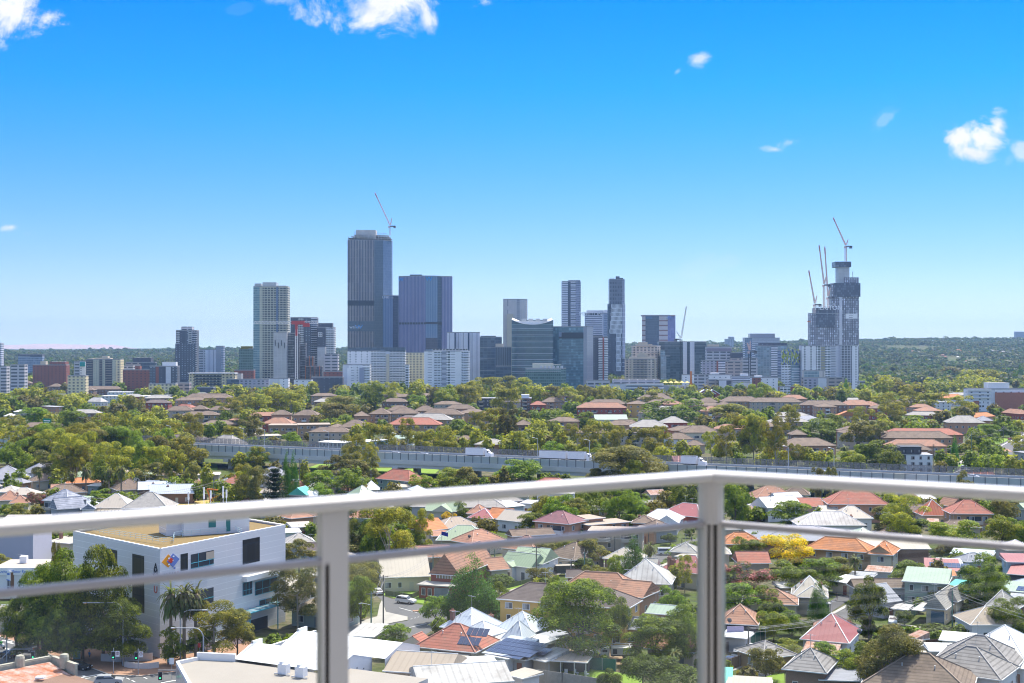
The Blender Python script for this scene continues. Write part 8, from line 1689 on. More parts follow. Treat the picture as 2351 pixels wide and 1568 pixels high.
for px,off,c,lb in((1880+0,9,Wc,'white car on the motorway deck left of the orange flats'),(2220,17,Wc,'white and black taxi on the motorway at right'),(2155,5,Wc,'white roofed car on the motorway before the street'),(895,6,Wc,'white van roof over the noise wall, centre left'),(960,6,Wc,'second white vehicle roof over the noise wall')):
 x,y,z=qx2(px,off);car(lb,'van' if 'van' in lb or 'vehicle' in lb else 'sedan',c,qa((x,y,0)),math.atan2(md.y,md.x),8.9,cat='van' if 'van' in lb else 'car')
def qv2(label,p,a,L,box=True):
 o=qj1('work_truck',(p.x,p.y,0),a,label=label,cat='truck');s=mat('truck_cream',(.66,.65,.62),.5,.03,1.);c=MB().box(-L/2,-1,.6,-L/2+1.6,1,2.3).qg1('cab',s,o);MB().box(-L/2-.03,-.9,1.3,-L/2+.4,.9,2.1).box(-L/2+.3,-1.02,1.35,-L/2+1.2,1.02,2.05).qg1('cab_window',qt,c)
 MB().box(-L/2+1.8,-1.05,.9,L/2,1.05,1.1).qg1('bed',qc,o)
 if box:MB().box(-L/2+1.9,-1.05,1.1,L/2,1.05,2.4).qg1('service_box',s,o);MB().box(-L/2+.2,-.8,2.75,L/2+.3,-.6,2.85).box(-L/2+.2,.6,2.75,L/2+.3,.8,2.85).box(-L/2+2,-.8,2.4,-L/2+2.1,.8,2.8).box(L/2-.3,-.8,2.4,L/2-.2,.8,2.8).qg1('ladder_rack',qw,o);MB().box(-L/2+2.2,-1.08,1.3,-L/2+3,-1.04,2.2).qg1('locker',qc,o)
 else:MB().box(-L/2+1.9,-1,1.7,L/2-1.6,1,1.85).qg1('tray_cover',s,o);MB().box(L/2-1.5,-1,1.1,L/2,1,1.6).qg1('tray',s,o);MB().box(-L/2+1.9,-.9,1.1,L/2-1.7,.9,1.7).qg1('tray_sides',qw,o)
 for x in(-L/2+.9,L/2-1.2):
  for y in(-.95,.95):q=inst('wheel',car_parts('ute')['tyre'],o,(x,y,.4));inst('rim',CARM['ute']['rim'],q)
qv2('cream service truck with ladder rack under the big green tree',at('Z3',1100,1368),rad(-3),5.6);qv2('low flat bed truck left of the cream service truck',at('Z3',890,1378),rad(-3),6.2,False)
# ---------------- poles, lamps, signals, wires ----------------
qh=mat('pole_timber',(.15,.14,.12),.95,.12,2.);qg=mat('pole_green',(.14,.24,.20),.9,.08,2.)
qc3={}
def qb3(key,label,reg,x,yb,yt,m=None,arms=2,lamp=False,r_=.16):
 p=at(reg,x,yb);h=H-(D(reg,x,yt)[1]-CY)*p.y/F;o=qj1('utility_pole',(p.x,p.y,0),0,label=label,cat='power pole',group='power poles');MB().qi1((0,0,-.2),(0,0,h),r_,8,r2=r_*.75).qg1('pole',m or qh,o)
 for i in range(arms):a=MB();a.box(-1.1,-.06,h-.5-i*1.1,1.1,.06,h-.38-i*1.1);[a.qi1((q,0,h-.38-i*1.1),(q,0,h-.2-i*1.1),.04,5)for q in(-1,-.5,.5,1)];a.qg1('crossarm',qh,o).rotation_euler=(0,0,.5 if reg!='Z3' else-.4)
 if lamp:MB().qi1((0,0,h*.72),(-1.8,-.3,h*.76),.04,5).qi1((-1.8,-.3,h*.76),(-2.4,-.4,h*.75),.12,6).qg1('lamp',qw,o)
 qc3[key]=qa((p.x,p.y,h));return o
for k,lb,rg,x,yb,yt,m,ar,lm in(('a','dark timber pole at the grey pavement corner','Z2',1142,1070,642,qh,1,False),('b','greenish pole with street lamp left of the corner pavement','Z2',1038,1185,785,qg,1,True),('c','green pole at the glazed church gable','Z2',1568,800,450,qg,1,False),('d','timber pole right of the church gable','Z2',1797,720,458,qh,1,False),('e','green pole near the top of the church roof','Z2',2095,690,395,qg,1,False),('f','short green post in front of the red tiled roof','Z2',1982,1395,1110,qg,0,False),('g','tall timber pole in front of the green halls','Z3',418,725,390,qh,2,False),('h','green pole left of the green halls','Z3',62,695,395,qg,1,False),('i','pole beside the bus shelter','Z3',718,670,505,qh,1,False),('j','thin pole right of the bus shelter','Z3',830,690,450,qg,0,False),('k','tall pole behind the street tree','Z3',865,520,285,qh,2,True),('l','pole between brick duplex and conifer','Z3',1090,480,290,qh,1,False),('m','dark pole on the footpath near the small dome bush','Z3',1665,440,330,qh,0,False),('n','pole above the dark conifer','Z3',1380,420,225,qh,1,False),('o','green pole by the cream weatherboard cottage','Z4',1810,1105,755,qg,1,False),('p','green pole before the cream walled cottage','Z4',628,930,740,qg,0,True),('q','thin grey pole among the left bushes','Z4',287,760,615,qg,0,False),('r','thin dark pole by the three parked cars','Z4',270,1280,1050,qh,0,False),('s','tall timber pole at the white gabled shop','Z4',440,250,35,qh,1,False),('t','big brown pole in the gums, right','Z4',1330,245,60,qh,0,False),('u','pole behind the shop, green, right','M4',518,1110,960,qg,1,False),('v','street pole with lamp at the uphill street','C4',970,740,150,qg,1,True),('w','green pole in the small trees at the uphill street','C4',540,880,460,qg,1,False),('x','tall dark pole at the verge trees','C4',1272,560,200,qh,1,False),('y','pole at the junction of the uphill street','C4',1638,375,20,qh,1,True),('z','timber pole at the right edge of the uphill street','C4',2035,490,140,qh,0,False),('A','timber pole beside the black and white flats','C4',172,930,400,qh,1,True),('B','timber pole before the slate roofed houses, left','M1',840,1150,1000,qh,1,False),('C','thin pole in front of the wide khaki roof','M1',1313,1120,950,qh,1,False),('D','green pole left of the slate houses','M1',425,1170,985,qg,1,False),('E','timber pole in the far left bushes','M1',160,1140,980,qh,1,False),('F','green pole behind the orange digger','M1',1962,1060,860,qg,1,False),('G','tall timber pole by the teal trimmed house','M2',455,990,650,qh,2,False),('H','timber pole right of the round green dome tree','M2',730,960,880,qh,1,False),('I','thin pole above the left units','M1',1660,210,35,qh,1,False),('J','pole among the tan roofs at centre','Z2',1980,170,85,qh,1,False),('K','pole left of the pale green gables','Z2',1790,160,90,qh,1,False)):
 qb3(k,lb,rg,x,yb,yt,m,ar,lm)
wm_=mat('cable',(.20,.20,.22),.6,0)
def qa3(label,a,b,n=3,sag=1.2,sp=.45):
 A,B=(qc3[a]if isinstance(a,str)else a),(qc3[b]if isinstance(b,str)else b);d=(B-A).normalized();q=qa((-d.y,d.x,0));mb=MB()
 for i in range(n):
  o=q*(i-(n-1)/2)*sp+qa((0,0,-.35-.8*(i%2)))
  P_=[A.lerp(B,t/8)+o+qa((0,0,-sag*4*(t/8)*(1-t/8)))for t in range(9)];mb.tube(P_,.034,3)
 r=mb.qg1('power_cables',wm_);tag(r,label=label,cat='cables',group='power cables')
for a,b in('ba','ac','cd','de','hg','gi','ik','jk','kl','ln','kn','op','pq','st','wv','vx','xy','yz','Aw','EB','BC','CF','DB','FG','GH','KJ','ro'):qa3('thin overhead power cables strung between '+{'b':'lamp pole and corner pole','a':'corner pole and church pole'}.get(a,'poles'),a,b)
qa3('thin overhead power cables strung between poles','o',qc3['o']+qa((22,-42,-2)),2);qa3('thin overhead power cables strung between poles','o',qc3['p']+qa((-30,-10,0)),2);qa3('thin overhead power cables strung between poles','d',qc3['f']+qa((-10,5,0)),2,3)
qf2=mat('galv_pole',(.42,.43,.46),.5,.03,1.,metal=.2);amber=mat('lamp_amber',(.85,.36,.05),.3,0)
def lamp(label,reg,x,yb,yt,xe,ye,bend=.7):
 p=at(reg,x,yb);h=H-(D(reg,x,yt)[1]-CY)*p.y/F;L=(D(reg,xe,0)[0]-D(reg,x,0)[0])*p.y/F;he=H-(D(reg,xe,ye)[1]-CY)*p.y/F;o=qj1('street_lamp',(p.x,p.y,0),0,label=label,cat='street lamp',group='tall street lamps');s=1 if L>0 else-1
 pts=[(0,0,h*.0)];zb=h-1.6;pts=[(0,0,0),(0,0,zb)]+[(s*1.6*(1-math.cos(t)),0,zb+(he-zb)*math.sin(t))for t in(.3,.6,.9,1.2,1.57)]+[(L,0,he)];mb=MB()
 for a,b in zip(pts[:-1],pts[1:]):mb.qi1(a,b,.13 if a[2]<zb else.09,8)
 mb.qg1('pole',qf2,o,smooth=False);g=MB().box(L-.15,-.16,he-.08,L+s*.75+(.0),.16,he+.1).qg1('lamp_head',qw,o);MB().lathe((L+s*.3,0,he-.28),[(0,0),(.16,.04),(.22,.2)],8).qg1('lamp_glass',amber,g)
lamp('tall street lamp with long arm to the left in front of the dark trees','Z1',1130,1415,850,800,828);lamp('street lamp at the left edge leaning arm to the right','Z1',62,1370,1010,265,945);lamp('street lamp left of the white warehouse, arm to the left','Z1',1868,1560,1070,1610,1060);lamp('street lamp beside the fan palms with arm to the right','Z1',1657,1415,905,1865,896)
black=mat('signal_black',(.02,.02,.022),.5,0);green_on=mat('signal_green',(.05,.9,.35),.4,0,emit=1.6);red_off=mat('signal_red',(.35,.03,.03),.4,0)
def qe1(label,reg,x,yb,yt,heads=((0,0),),plate=None,mast=None):
 p=at(reg,x,yb);h=H-(D(reg,x,yt)[1]-CY)*p.y/F;o=qj1('traffic_signal',(p.x,p.y,0),0,label=label,cat='traffic light',group='traffic signals');MB().qi1((0,0,0),(0,0,h),.07,8).qg1('pole',qf2,o)
 for dx,dz in heads:
  zc=h-1.2-dz;hd=MB().box(dx-.32,-.16,zc-.75,dx+.32,.0,zc+.6).box(dx-.2,-.34,zc-.55,dx+.2,-.16,zc-.5).box(dx-.2,-.34,zc+.38,dx+.2,-.16,zc+.43).qg1('signal_head',black,o);MB().box(dx-.36,-.12,zc-.8,dx+.36,-.10,zc+.65).qg1('backing_rim',qd,hd)
  q=MB();q.face([(dx+.13*math.cos(t*math.pi/5),-.175,zc-.42+.13*math.sin(t*math.pi/5))for t in range(10)]);q.qg1('green_lens',green_on,hd)
 if plate:dx,s=plate;pl=MB().box(dx-.35,-.1,h-1.5,dx+.35,-.06,h-.5).qg1('sign_plate',qd,o);MB().lathe((0,0,0),[(.2,0),(.27,0),(.27,.01),(.2,.01)],14).qg1('no_turn_ring',red_off,pl,(dx,-.11,h-.9)).rotation_euler=(rad(90),0,0);MB().box(dx-.03,-.115,h-1.05,dx+.03,-.105,h-.75).box(dx-.03,-.115,h-.8,dx+.12,-.105,h-.74).qg1('turn_arrow',qc,pl)
 if mast:L,hh=mast;mb=MB();mb.qi1((0,0,h),(L*.3,0,h+hh),.09,8);mb.qi1((L*.3,0,h+hh),(L,0,h+hh),.07,8);mb.qg1('mast_arm',qf2,o)
qe1('traffic signal showing green on the brick corner, left one','Z1',1042,1480,1245,plate=(.75,'x'));qe1('traffic signal seen edge on at the brick corner, right one','Z1',1270,1490,1250,heads=((-.35,0),),plate=(.5,'x'));qe1('mast arm traffic signal with green light over the road by the warehouse','Z1',1755,1620,1480,heads=((-5.2,-.9),(0,.4)),mast=(-5.6,.6));qe1('mast arm signal with green light, lower left','Z1',20,1420,1335,heads=((5.6,-1.8),),mast=(5.6,1.6))
def qw2(label,reg,x,y,a,L=4.5,col=None):
 p=at(reg,x,y);o=qj1('bus_shelter',(p.x,p.y,0),a,label=label,cat='bus shelter');MB().box(-.2,-.2,2.45,L+.2,1.7,2.6).qg1('roof',col or ROOF['cream'],o);MB().box(0,1.45,.3,L,1.5,2.3).box(0,.1,.3,.05,1.4,2.3).qg1('glass_panel',mat('shelter_glass',(.12,.14,.15),.15,0,spec=.6),o);MB().box(.6,.9,.45,L-.6,1.3,.52).qg1('bench',qw,o)
 for q in(0,L):MB().box(q-.05,0,0,q+.05,.1,2.45).box(q-.05,1.4,0,q+.05,1.5,2.45).qg1('post',qc,o)
qw2('cream roofed bus shelter on the pavement by the green halls','Z3',590,650,rad(8));qw2('glass bus shelter with pale roof before the cone tree','Z4',760,965,rad(-4),3.6,ROOF['grey']);qw2('cream roofed bus shelter at the foot of the uphill street','C4',470,900,rad(10),6)
def qd1(label,reg,x,y,shirt,legs=(.12,.12,.16),face=0.,step=.18):
 p=at(reg,x,y);o=qj1('person',(p.x,p.y,0),face,label=label,cat='person');mb=MB();skin=mat('skin',(.42,.26,.18),.7,0)
 V=[(0,0,.92),(0,0,1.15),(0,0,1.42),(0,.0,1.52),(0,-.01,1.62),(0,-.01,1.74),(.1,0,.88),(.11,-step,.50),(.11,-step*.7,.08),(.11,-step-.14,.04),(-.1,0,.88),(-.11,step*.6,.50),(-.11,step*1.4,.10),(-.11,step*1.2-.14,.05),(.19,0,1.42),(.25,.06,1.13),(.24,-.10,.92),(.24,-.16,.84),(-.19,0,1.42),(-.25,-.02,1.13),(-.24,-.16,.93),(-.24,-.22,.86)]
 E=[(0,1),(1,2),(2,3),(3,4),(4,5),(0,6),(6,7),(7,8),(8,9),(0,10),(10,11),(11,12),(12,13),(2,14),(14,15),(15,16),(16,17),(2,18),(18,19),(19,20),(20,21)]
 RR_=[.15,.14,.16,.06,.09,.08,.09,.065,.045,.04,.09,.065,.045,.04,.06,.045,.033,.03,.06,.045,.033,.03]
 me=bpy.data.meshes.new('body');me.from_pydata(V,E,[]);me.materials.append(skin);b=bpy.data.objects.new('body',me);sc.collection.objects.link(b);b.parent=o;sk=b.modifiers.new('s','SKIN');b.modifiers.new('u','SUBSURF').levels=1
 for i,v in enumerate(me.skin_vertices[0].data):v.radius=(RR_[i],RR_[i]*.8);v.use_root=i==0
 MB().lathe((0,0,0),[(.17,.9),(.19,1.1),(.22,1.40),(.12,1.5),(.06,1.52)],10).qi1((.2,0,1.42),(.26,.04,1.2),.07,6).qi1((-.2,0,1.42),(-.26,0,1.2),.07,6).qg1('shirt',mat('shirt_%d'%int(shirt[2]*99+shirt[0]*10),shirt,.9,0),b);MB().qi1((.1,0,.92),(.115,-step*.95,.52),.10,7,r2=.085).qi1((-.1,0,.92),(-.115,step*.55,.52),.10,7,r2=.085).lathe((0,0,0),[(.16,.84),(.175,.96)],10).qg1('shorts',mat('shorts',legs,.9,0),b)
 MB().lathe((0,.015,1.69),[(.095,-.06),(.10,0),(.085,.07),(.04,.11),(0,.12)],8).qg1('hair',qc,b)
qd1('person in a blue shirt walking on the shaded pavement under the trees','Z1',822,1355,(.03,.25,.65),face=2.6);qd1('person in a pale blue shirt standing behind the no turn sign','Z1',1548,1420,(.35,.60,.72),face=.3,step=.04);qd1('person in a red top at the far left footpath','Z1',78,1105,(.6,.05,.06),face=2.4);qd1('person walking on the path beside the small dome bush','Z3',1748,362,(.08,.08,.09));qd1('person in dark clothes walking in the shaded lane','Z4',937,850,(.05,.05,.06))
o=qj1('motorcycle',at('Z1',12,1250),2.6,label='white police style motorcycle with rider in green vest, left edge',cat='motorcycle');MB().box(-.9,-.2,.5,.8,.2,.95).box(.5,-.3,.8,.9,.3,1.2).qg1('body',qb,o)
for x in(-.7,.8):q=inst('wheel',car_parts('sedan')['tyre'],o,(x,0,.31));q.scale=(1,.7,1)
qd1('rider in a green vest on the white motorcycle at the left edge','Z1',10,1252,(.08,.40,.12),step=.25)
def qp1(name,label,reg,x,yb,w,h,z0,m,cat='sign',rot=0.):p=at(reg,x,yb);o=qj1(name,(p.x,p.y,0),rot,label=label,cat=cat);MB().qi1((0,0,0),(0,0,z0+h),.04,6).qg1('post',qf2,o);MB().box(-w/2,-.08,z0,w/2,-.03,z0+h).qg1('plate',m,o);return o
qp1('no_turn_sign','white no right turn sign hanging by the mast arm signal','Z1',1577,1530,.8,1.1,2.6,qd);qp1('signal_cabinet','grey green metal signal cabinet under the dark trees','Z1',705,1350,1.4,2.0,.1,mat('cabinet',(.25,.40,.42),.6,.05,1.),'cabinet');qp1('parking_sign','small red and white sign on a thin pole near the palms','Z1',1830,1400,.5,.8,3.2,qv);qp1('street_sign','blue street name blade on a thin post near the warehouse','Z1',1797,1600,1.2,.25,2.6,mat('sign_slate',(.10,.16,.35),.6,0))
gp_=qy2(28)-mn*24;o=qj1('direction_sign',(gp_.x,gp_.y,7),math.atan2(md.y,md.x),label='green motorway direction sign at the left edge',cat='road sign');MB().box(-3,-.1,6.2,3,0,12.5).qg1('board',mat('sign_motorway_green',(.02,.22,.12),.6,0),o);[MB().qi1((q,.1,0),(q,.1,12.3),.16,6).qg1('post',qw,o)for q in(-2,2)]
[MB().box(-2.3,-.14,z,2.3-(i%2),-.11,z+.45).qg1('lettering_line',qd,o)for i,z in enumerate((11,9.9,8.8,7.4))]
def qb1(label,reg,pts,h=1.8,m=None,z=0.,post=2.4,name='fence'):
 P_=[at(reg,x,y)for x,y in pts];o=qj1(name,P_[0],0,label=label,cat='fence');mb=MB();ps=MB()
 for a,b in zip(P_[:-1],P_[1:]):
  a,b=a-P_[0],b-P_[0];d=(b-a);L=d.length;d=d/L;q=qa((-d.y,d.x,0))*.04;mb.qh1([a-q,b-q,b+q,a+q],.05,h);k=max(1,int(L/post))
  for i in range(k+1):c=a.lerp(b,i/k);ps.box(c.x-.06,c.y-.07,0,c.x+.06,c.y+.05,h+.06)
 mb.qg1('panels',m or MC['wall_brown_brick'],o);ps.qg1('posts',mat('fence_post',(.35,.34,.32),.8,0),o);return o
fgreen=mat('fence_green',(.03,.14,.11),.7,.05,1.);fbrown=mat('fence_brown',(.13,.08,.06),.8,.1,1.);fgrey=mat('fence_grey',(.30,.29,.27),.9,.15,1.5);fcream=mat('fence_cream',(.50,.47,.38),.8,.06,1.)
qb1('dark green metal fence behind the open carport','Z3',[(865,1450),(1100,1470)],2.2,fgreen);qb1('weathered grey paling fence along the bottom','Z3',[(350,1560),(640,1600),(950,1650)],2.4,fgrey);qb1('pale green mesh fence of the beige hall','Z2',[(1150,770),(1490,735)],1.7,mat('fence_mesh',(.22,.28,.20),.9,.1,1.));qb1('black railing fence along the sunlit lawn','Z2',[(1160,818),(1385,850),(1490,800)],1.2,mat('fence_rail',(.12,.15,.08),.9,.1,1.));qb1('brown metal fence round the dry grass lot','M1',[(1430,1050),(1900,1030)],2.2,fbrown)
qb1('brown metal fence left of the trampoline lawn','Z4',[(75,1395),(330,1310),(540,1345)],2,fbrown);qb1('teal fence behind the three parked cars','Z4',[(250,1220),(430,1130)],2.4,fgreen);qb1('brown fence line beside the purple screen','Z4',[(60,1265),(250,1190)],2,fbrown);qb1('dark brown fence behind the weeping tree','Z4',[(1480,1240),(1700,1230)],2.2,fbrown);qb1('grey paling fence at the grey blue cottage','Z4',[(1935,1085),(2190,1110)],1.8,fgrey);qb1('cream fence right of the orange end wing','Z4',[(1540,620),(1650,570)],2,fcream);qb1('dark green screen fence under the pale teal shed house','Z4',[(1440,830),(1660,840)],2.2,fgreen);qb1('green wire fence by the cream cottage','Z4',[(1490,1000),(1570,930)],2,fgreen);qb1('dark fence under the magenta roof','Z4',[(2230,730),(2351,740)],2.4,fgreen);qb1('low brick garden wall before the green halls','Z3',[(120,770),(400,700)],1.1,mat('fence_rail',(.12,.15,.08)));qb1('white paling fence by the long cream hall','Z4',[(1480,540),(1640,565)],2.4,fcream)
p=at('Z4',172,1215);MB().box(-1.6,-.1,0,1.6,.1,4.2).qg1('screen_wall',mat('screen_violet',(.36,.33,.50),.8,.03,1.),None,p,label='pale violet blank screen wall by the carport',cat='screen')
o=qj1('curved_wall',at('Z1',1140,1425),0,label='low curved white retaining wall at the brick corner',cat='wall');P_=[at('Z1',x,y)-o.location for x,y in((1140,1425),(1240,1440),(1360,1442),(1460,1430))];mb=MB()
for a,b in zip(P_[:-1],P_[1:]):d=(b-a).normalized();q=qa((-d.y,d.x,0))*.3;mb.qh1([a,b,b+q,a+q],0,1.1)
mb.qg1('front_wall',mat('retaining_white',(.62,.58,.56),.85,.05,.5),o);P_=[at('Z1',x,y)-o.location for x,y in((925,1372),(1090,1378),(1400,1365))];mb=MB()
for a,b in zip(P_[:-1],P_[1:]):d=(b-a).normalized();q=qa((-d.y,d.x,0))*.3;mb.qh1([a,b,b+q,a+q],0,1.5)
mb.qg1('rear_wall',MC['retaining_white'],o)
o=qj1('ramp_wall',at('Z1',1740,1290),0,label='low white ramp wall under the street tree',cat='wall');P_=[at('Z1',x,y)-o.location for x,y in((1740,1290),(1960,1255),(2250,1200))];mb=MB()
for a,b in zip(P_[:-1],P_[1:]):d=(b-a).normalized();q=qa((-d.y,d.x,0))*.3;mb.qh1([a,b,b+q,a+q],0,1.4)
mb.qg1('wall',MC['retaining_white'],o)
p=at('Z4',352,1440);o=qj1('trampoline',p,0,label='round trampoline with striped edge on the small lawn',cat='trampoline');MB().lathe((0,0,.9),[(0,0),(1.75,0)],20).qg1('mat',qc,o);MB().lathe((0,0,.88),[(1.7,0),(1.72,.08),(2.15,.08),(2.15,0)],20).qg1('edge_pad',mat('pad_white',(.7,.72,.75),.6,.3,1.5),o);mb=MB()
for i in range(6):a=i*1.047;mb.qi1((2.1*math.cos(a),2.1*math.sin(a),0),(2.1*math.cos(a),2.1*math.sin(a),2.6),.03,5)
mb.qg1('poles',qw,o)
for lb,rg,x,y,z in(('dark satellite dish on the dusky pink metal roof','Z4',1107,1085,4.6),('dark satellite dish on the orange pink tiled roof','Z4',128,1000,5.2),('black dish on the pale green hipped roof','Z2',1880,310,5.2)):
 q=at(rg,x,y,z);o=qj1('satellite_dish',q,0,label=lb,cat='satellite dish');MB().qi1((0,0,-.9),(0,0,0),.04,5).qg1('mount',qw,o);d_=MB().lathe((0,0,0),[(0,.12),(.3,.08),(.5,0)],12).qg1('dish',qc,o);d_.rotation_euler=(rad(60),0,.4)
p=at('M1',1935,1065);o=qj1('excavator',p,0,label='orange excavator arm beside the dry grass lot',cat='excavator');MB().box(-.2,-1.2,.8,3.4,1.2,2.4).qg1('body',qu,o);MB().box(-.4,-1.3,0,3.6,-.6,.8).box(-.4,.6,0,3.6,1.3,.8).qg1('tracks',qc,o);MB().qi1((0,0,1.6),(-1.4,0,5.4),.32).qi1((-1.4,0,5.4),(2.6,0,5.0),.3).qi1((-1.2,0,5.2),(.4,0,.8),.2).qg1('arm',qu,o);MB().box(.2,-1,2.4,1.6,.2,3.5).qg1('cab',qo2,o)
q=at('Z2',1640,500);o=qj1('flag',q,0,label='small blue flag with red and white on a pole by the church roof',cat='flag');MB().qi1((0,0,0),(0,0,7.4),.05,6).qg1('flagpole',qw,o);MB().face(((0,0,6.4),(1.8,0,5.9),(1.8,.1,7.0),(0,0,7.4))).face(((1.8,.1,7.0),(1.8,0,5.9),(0,0.02,6.4),(0,.02,7.4))).qg1('cloth',mat('flag_blue',(.04,.06,.35),.8,.3,2.),o)
for i,(x,y,c)in enumerate(((515,915,0),(725,825,0),(640,880,1),(590,890,0),(820,790,2),(930,775,2),(1080,650,2),(740,735,0))):
 q=at('C4',x,y);o=qj1('wheelie_bin',q,0,label=('yellow lidded','red lidded','dark lidded')[c]+' wheelie bin on the verge of the uphill street',cat='bin',group='wheelie bins on the verge '+'abc'[c]);MB().qh1([(-.3,-.3),(.3,-.3),(.3,.3),(-.3,.3)],0,1).qg1('bin_body',qc,o);MB().box(-.34,-.34,1,.34,.34,1.1).qg1('lid',[mat('lid_yellow',(.7,.5,.03),.6,0),qv,fgreen][c],o)
# ---------------- balcony railing close to the camera ----------------
alu=mat('powder_white',(.64,.64,.65),.32,.015,4.,spec=.5);gask=mat('gasket',(.015,.015,.015),.7,0)
Dc=.304*298/309
def rp3(px,py,drop):Y=drop*F/(py-CY);return qa(((px-CX)*Y/F,Y,H-drop))
rc_=rp3(1632,1093,Dc);rl=rp3(0,1212,Dc);rr2=rp3(2351,1134.5,Dc);dl_=(rl-rc_).normalized();dr_=(rr2-rc_).normalized()
ELx,ERx=rc_+dl_*2.2,rc_+dr_*1.6
bal=qj1('balcony_railing',(rc_.x,rc_.y,H-1.4),0,label='out of focus white balcony railing with glass panels close to the camera',cat='railing');Ob=qa(bal.location)
def sweep(A,B,hw,hh,name,m,n=20):
 d=(B-A).normalized();s=qa((-d.y,d.x,0));u_=qa((0,0,1));mb=MB();R_=[(math.copysign(abs(math.cos(t))**.7,math.cos(t))*hw,math.copysign(abs(math.sin(t))**.7,math.sin(t))*hh)for t in(2*math.pi*i/n for i in range(n))]
 a=[A-Ob+s*x+u_*z for x,z in R_];b=[B-Ob+s*x+u_*z for x,z in R_]
 for i in range(n):j=(i+1)%n;mb.face((a[i],a[j],b[j],b[i])[::-1])
 mb.face(a);mb.face(b[::-1]);return mb.qg1(name,m,bal,smooth=True)
sweep(rc_-dl_*.012,ELx,.030,.0135,'handrail',alu);sweep(rc_-dr_*.012,ERx,.030,.0135,'handrail',alu)
md_=qa((0,0,-.106));alu2=mat('powder_grey',(.42,.42,.46),.4,.015,4.);sweep(rc_+md_+dl_*.03,ELx+md_,.012,.0075,'mid_rail',alu2);sweep(rc_+md_+dr_*.03,ERx+md_,.012,.0075,'mid_rail',alu2)  # mid rail tone is darkened: its underside shade put into the colour
def post(P,d,hw=.027,dp=.03,name='post',slots=(True,True)):
 s=qa((-d.y,d.x,0));mb=MB();q=P-Ob;z1=-.012;z0=-1.1
 def bx(a,b,c,e_,za,zb,m,nm):MB().qh1([q+d*a+s*c,q+d*b+s*c,q+d*b+s*e_,q+d*a+s*e_]if(d.x*s.y-d.y*s.x)>0 else[q+d*a+s*e_,q+d*b+s*e_,q+d*b+s*c,q+d*a+s*c],q.z+za,q.z+zb).qg1(nm,m,bal)
 bx(-hw,hw,-dp,dp,-.106,z1,alu,name);
 return q,s,bx
t_=.386;Pm=rl+(rc_-rl)*t_;dpl=(rc_-rl).normalized();q,s,bx=post(Pm,dpl,.027,.012);bx(-.012,.027,-.012,.012,-1.1,-.106,alu,'post');bx(-.027,-.021,-.012,.012,-1.1,-.106,alu,'glazing_channel');bx(-.021,-.012,-.007,.007,-1.1,-.107,gask,'gasket')
q=rc_-Ob
MB().lathe((q.x,q.y,q.z-.106),[(.029,0),(.029,.095)],16).qg1('corner_post',alu,bal,smooth=True);MB().lathe((q.x,q.y,q.z-1.1),[(.0125,0),(.0125,.994)],14).qg1('corner_post',alu,bal,smooth=True)
for d in(dl_,dr_):
 s=qa((-d.y,d.x,0));c=q+d*.0165;MB().qh1([c-d*.004-s*.009,c+d*.0045-s*.009,c+d*.0045+s*.009,c-d*.004+s*.009]if True else[],q.z-1.1,q.z-.107).qg1('gasket',gask,bal);c=q+d*.0255;MB().qh1([c-d*.005-s*.012,c+d*.005-s*.012,c+d*.005+s*.012,c-d*.005+s*.012],q.z-1.1,q.z-.106).qg1('glazing_channel',alu,bal)
gm2=bpy.data.materials.new('pane_clear');gm2.use_nodes=True;gn2=gm2.node_tree;gn2.nodes.clear();tr=nd(gn2,'ShaderNodeBsdfTransparent');tr.inputs[0].default_value=(.93,.965,.95,1);gl=nd(gn2,'ShaderNodeBsdfGlossy');gl.inputs['Roughness'].default_value=.0;fr2=nd(gn2,'ShaderNodeFresnel');fr2.inputs[0].default_value=1.5;df=nd(gn2,'ShaderNodeBsdfDiffuse');df.inputs[0].default_value=(.8,.85,.9,1)
mx=nd(gn2,'ShaderNodeMixShader');gn2.links.new(mth(gn2,'MULTIPLY',fr2.outputs[0],1.5),mx.inputs[0]);gn2.links.new(tr.outputs[0],mx.inputs[1]);gn2.links.new(gl.outputs[0],mx.inputs[2]);n3=nd(gn2,'ShaderNodeTexNoise');n3.inputs['Scale'].default_value=5;n3.inputs['Detail'].default_value=3;t3=nd(gn2,'ShaderNodeTexCoord');gn2.links.new(t3.outputs['Object'],n3.inputs['Vector'])
mx2=nd(gn2,'ShaderNodeMixShader');gn2.links.new(qk1(gn2,n3.outputs[0],.45,.75,.0,.10),mx2.inputs[0]);gn2.links.new(mx.outputs[0],mx2.inputs[1]);gn2.links.new(df.outputs[0],mx2.inputs[2]);o2=nd(gn2,'ShaderNodeOutputMaterial');gn2.links.new(mx2.outputs[0],o2.inputs[0])
def pane(A,B):
 a,b=A-Ob,B-Ob;MB().face(((a.x,a.y,a.z-1.1),(b.x,b.y,b.z-1.1),(b.x,b.y,b.z-.108),(a.x,a.y,a.z-.108))).qg1('glass_panel',gm2,bal)
pane(ELx,Pm-dpl*.016);pane(Pm+dpl*.028,rc_+dl_*.018);pane(rc_+dr_*.018,ERx)
cnr=rc_-(dl_+dr_).normalized()*-.0
MB().qh1([(ELx.x,ELx.y),(ELx.x-1.5,-1.6),(ERx.x+.6,-1.6),(ERx.x,ERx.y),(rc_.x,rc_.y)][::-1]if False else[(ELx.x-.5,-1.6),(ERx.x+.4,-1.6),(ERx.x,ERx.y-.05),(rc_.x,rc_.y-.06),(ELx.x,ELx.y-.05)],H-1.62,H-1.42).qg1('balcony_floor',mat('balcony_tile',(.35,.34,.33),.7,.05,2.),label='tiled balcony floor under the camera',cat='floor',kind='structure')
ls=qj1('louvre_screen',(-2.1,.9,H-1.4),0,label='white louvred privacy screen at the side of the balcony',cat='screen');mb=MB()
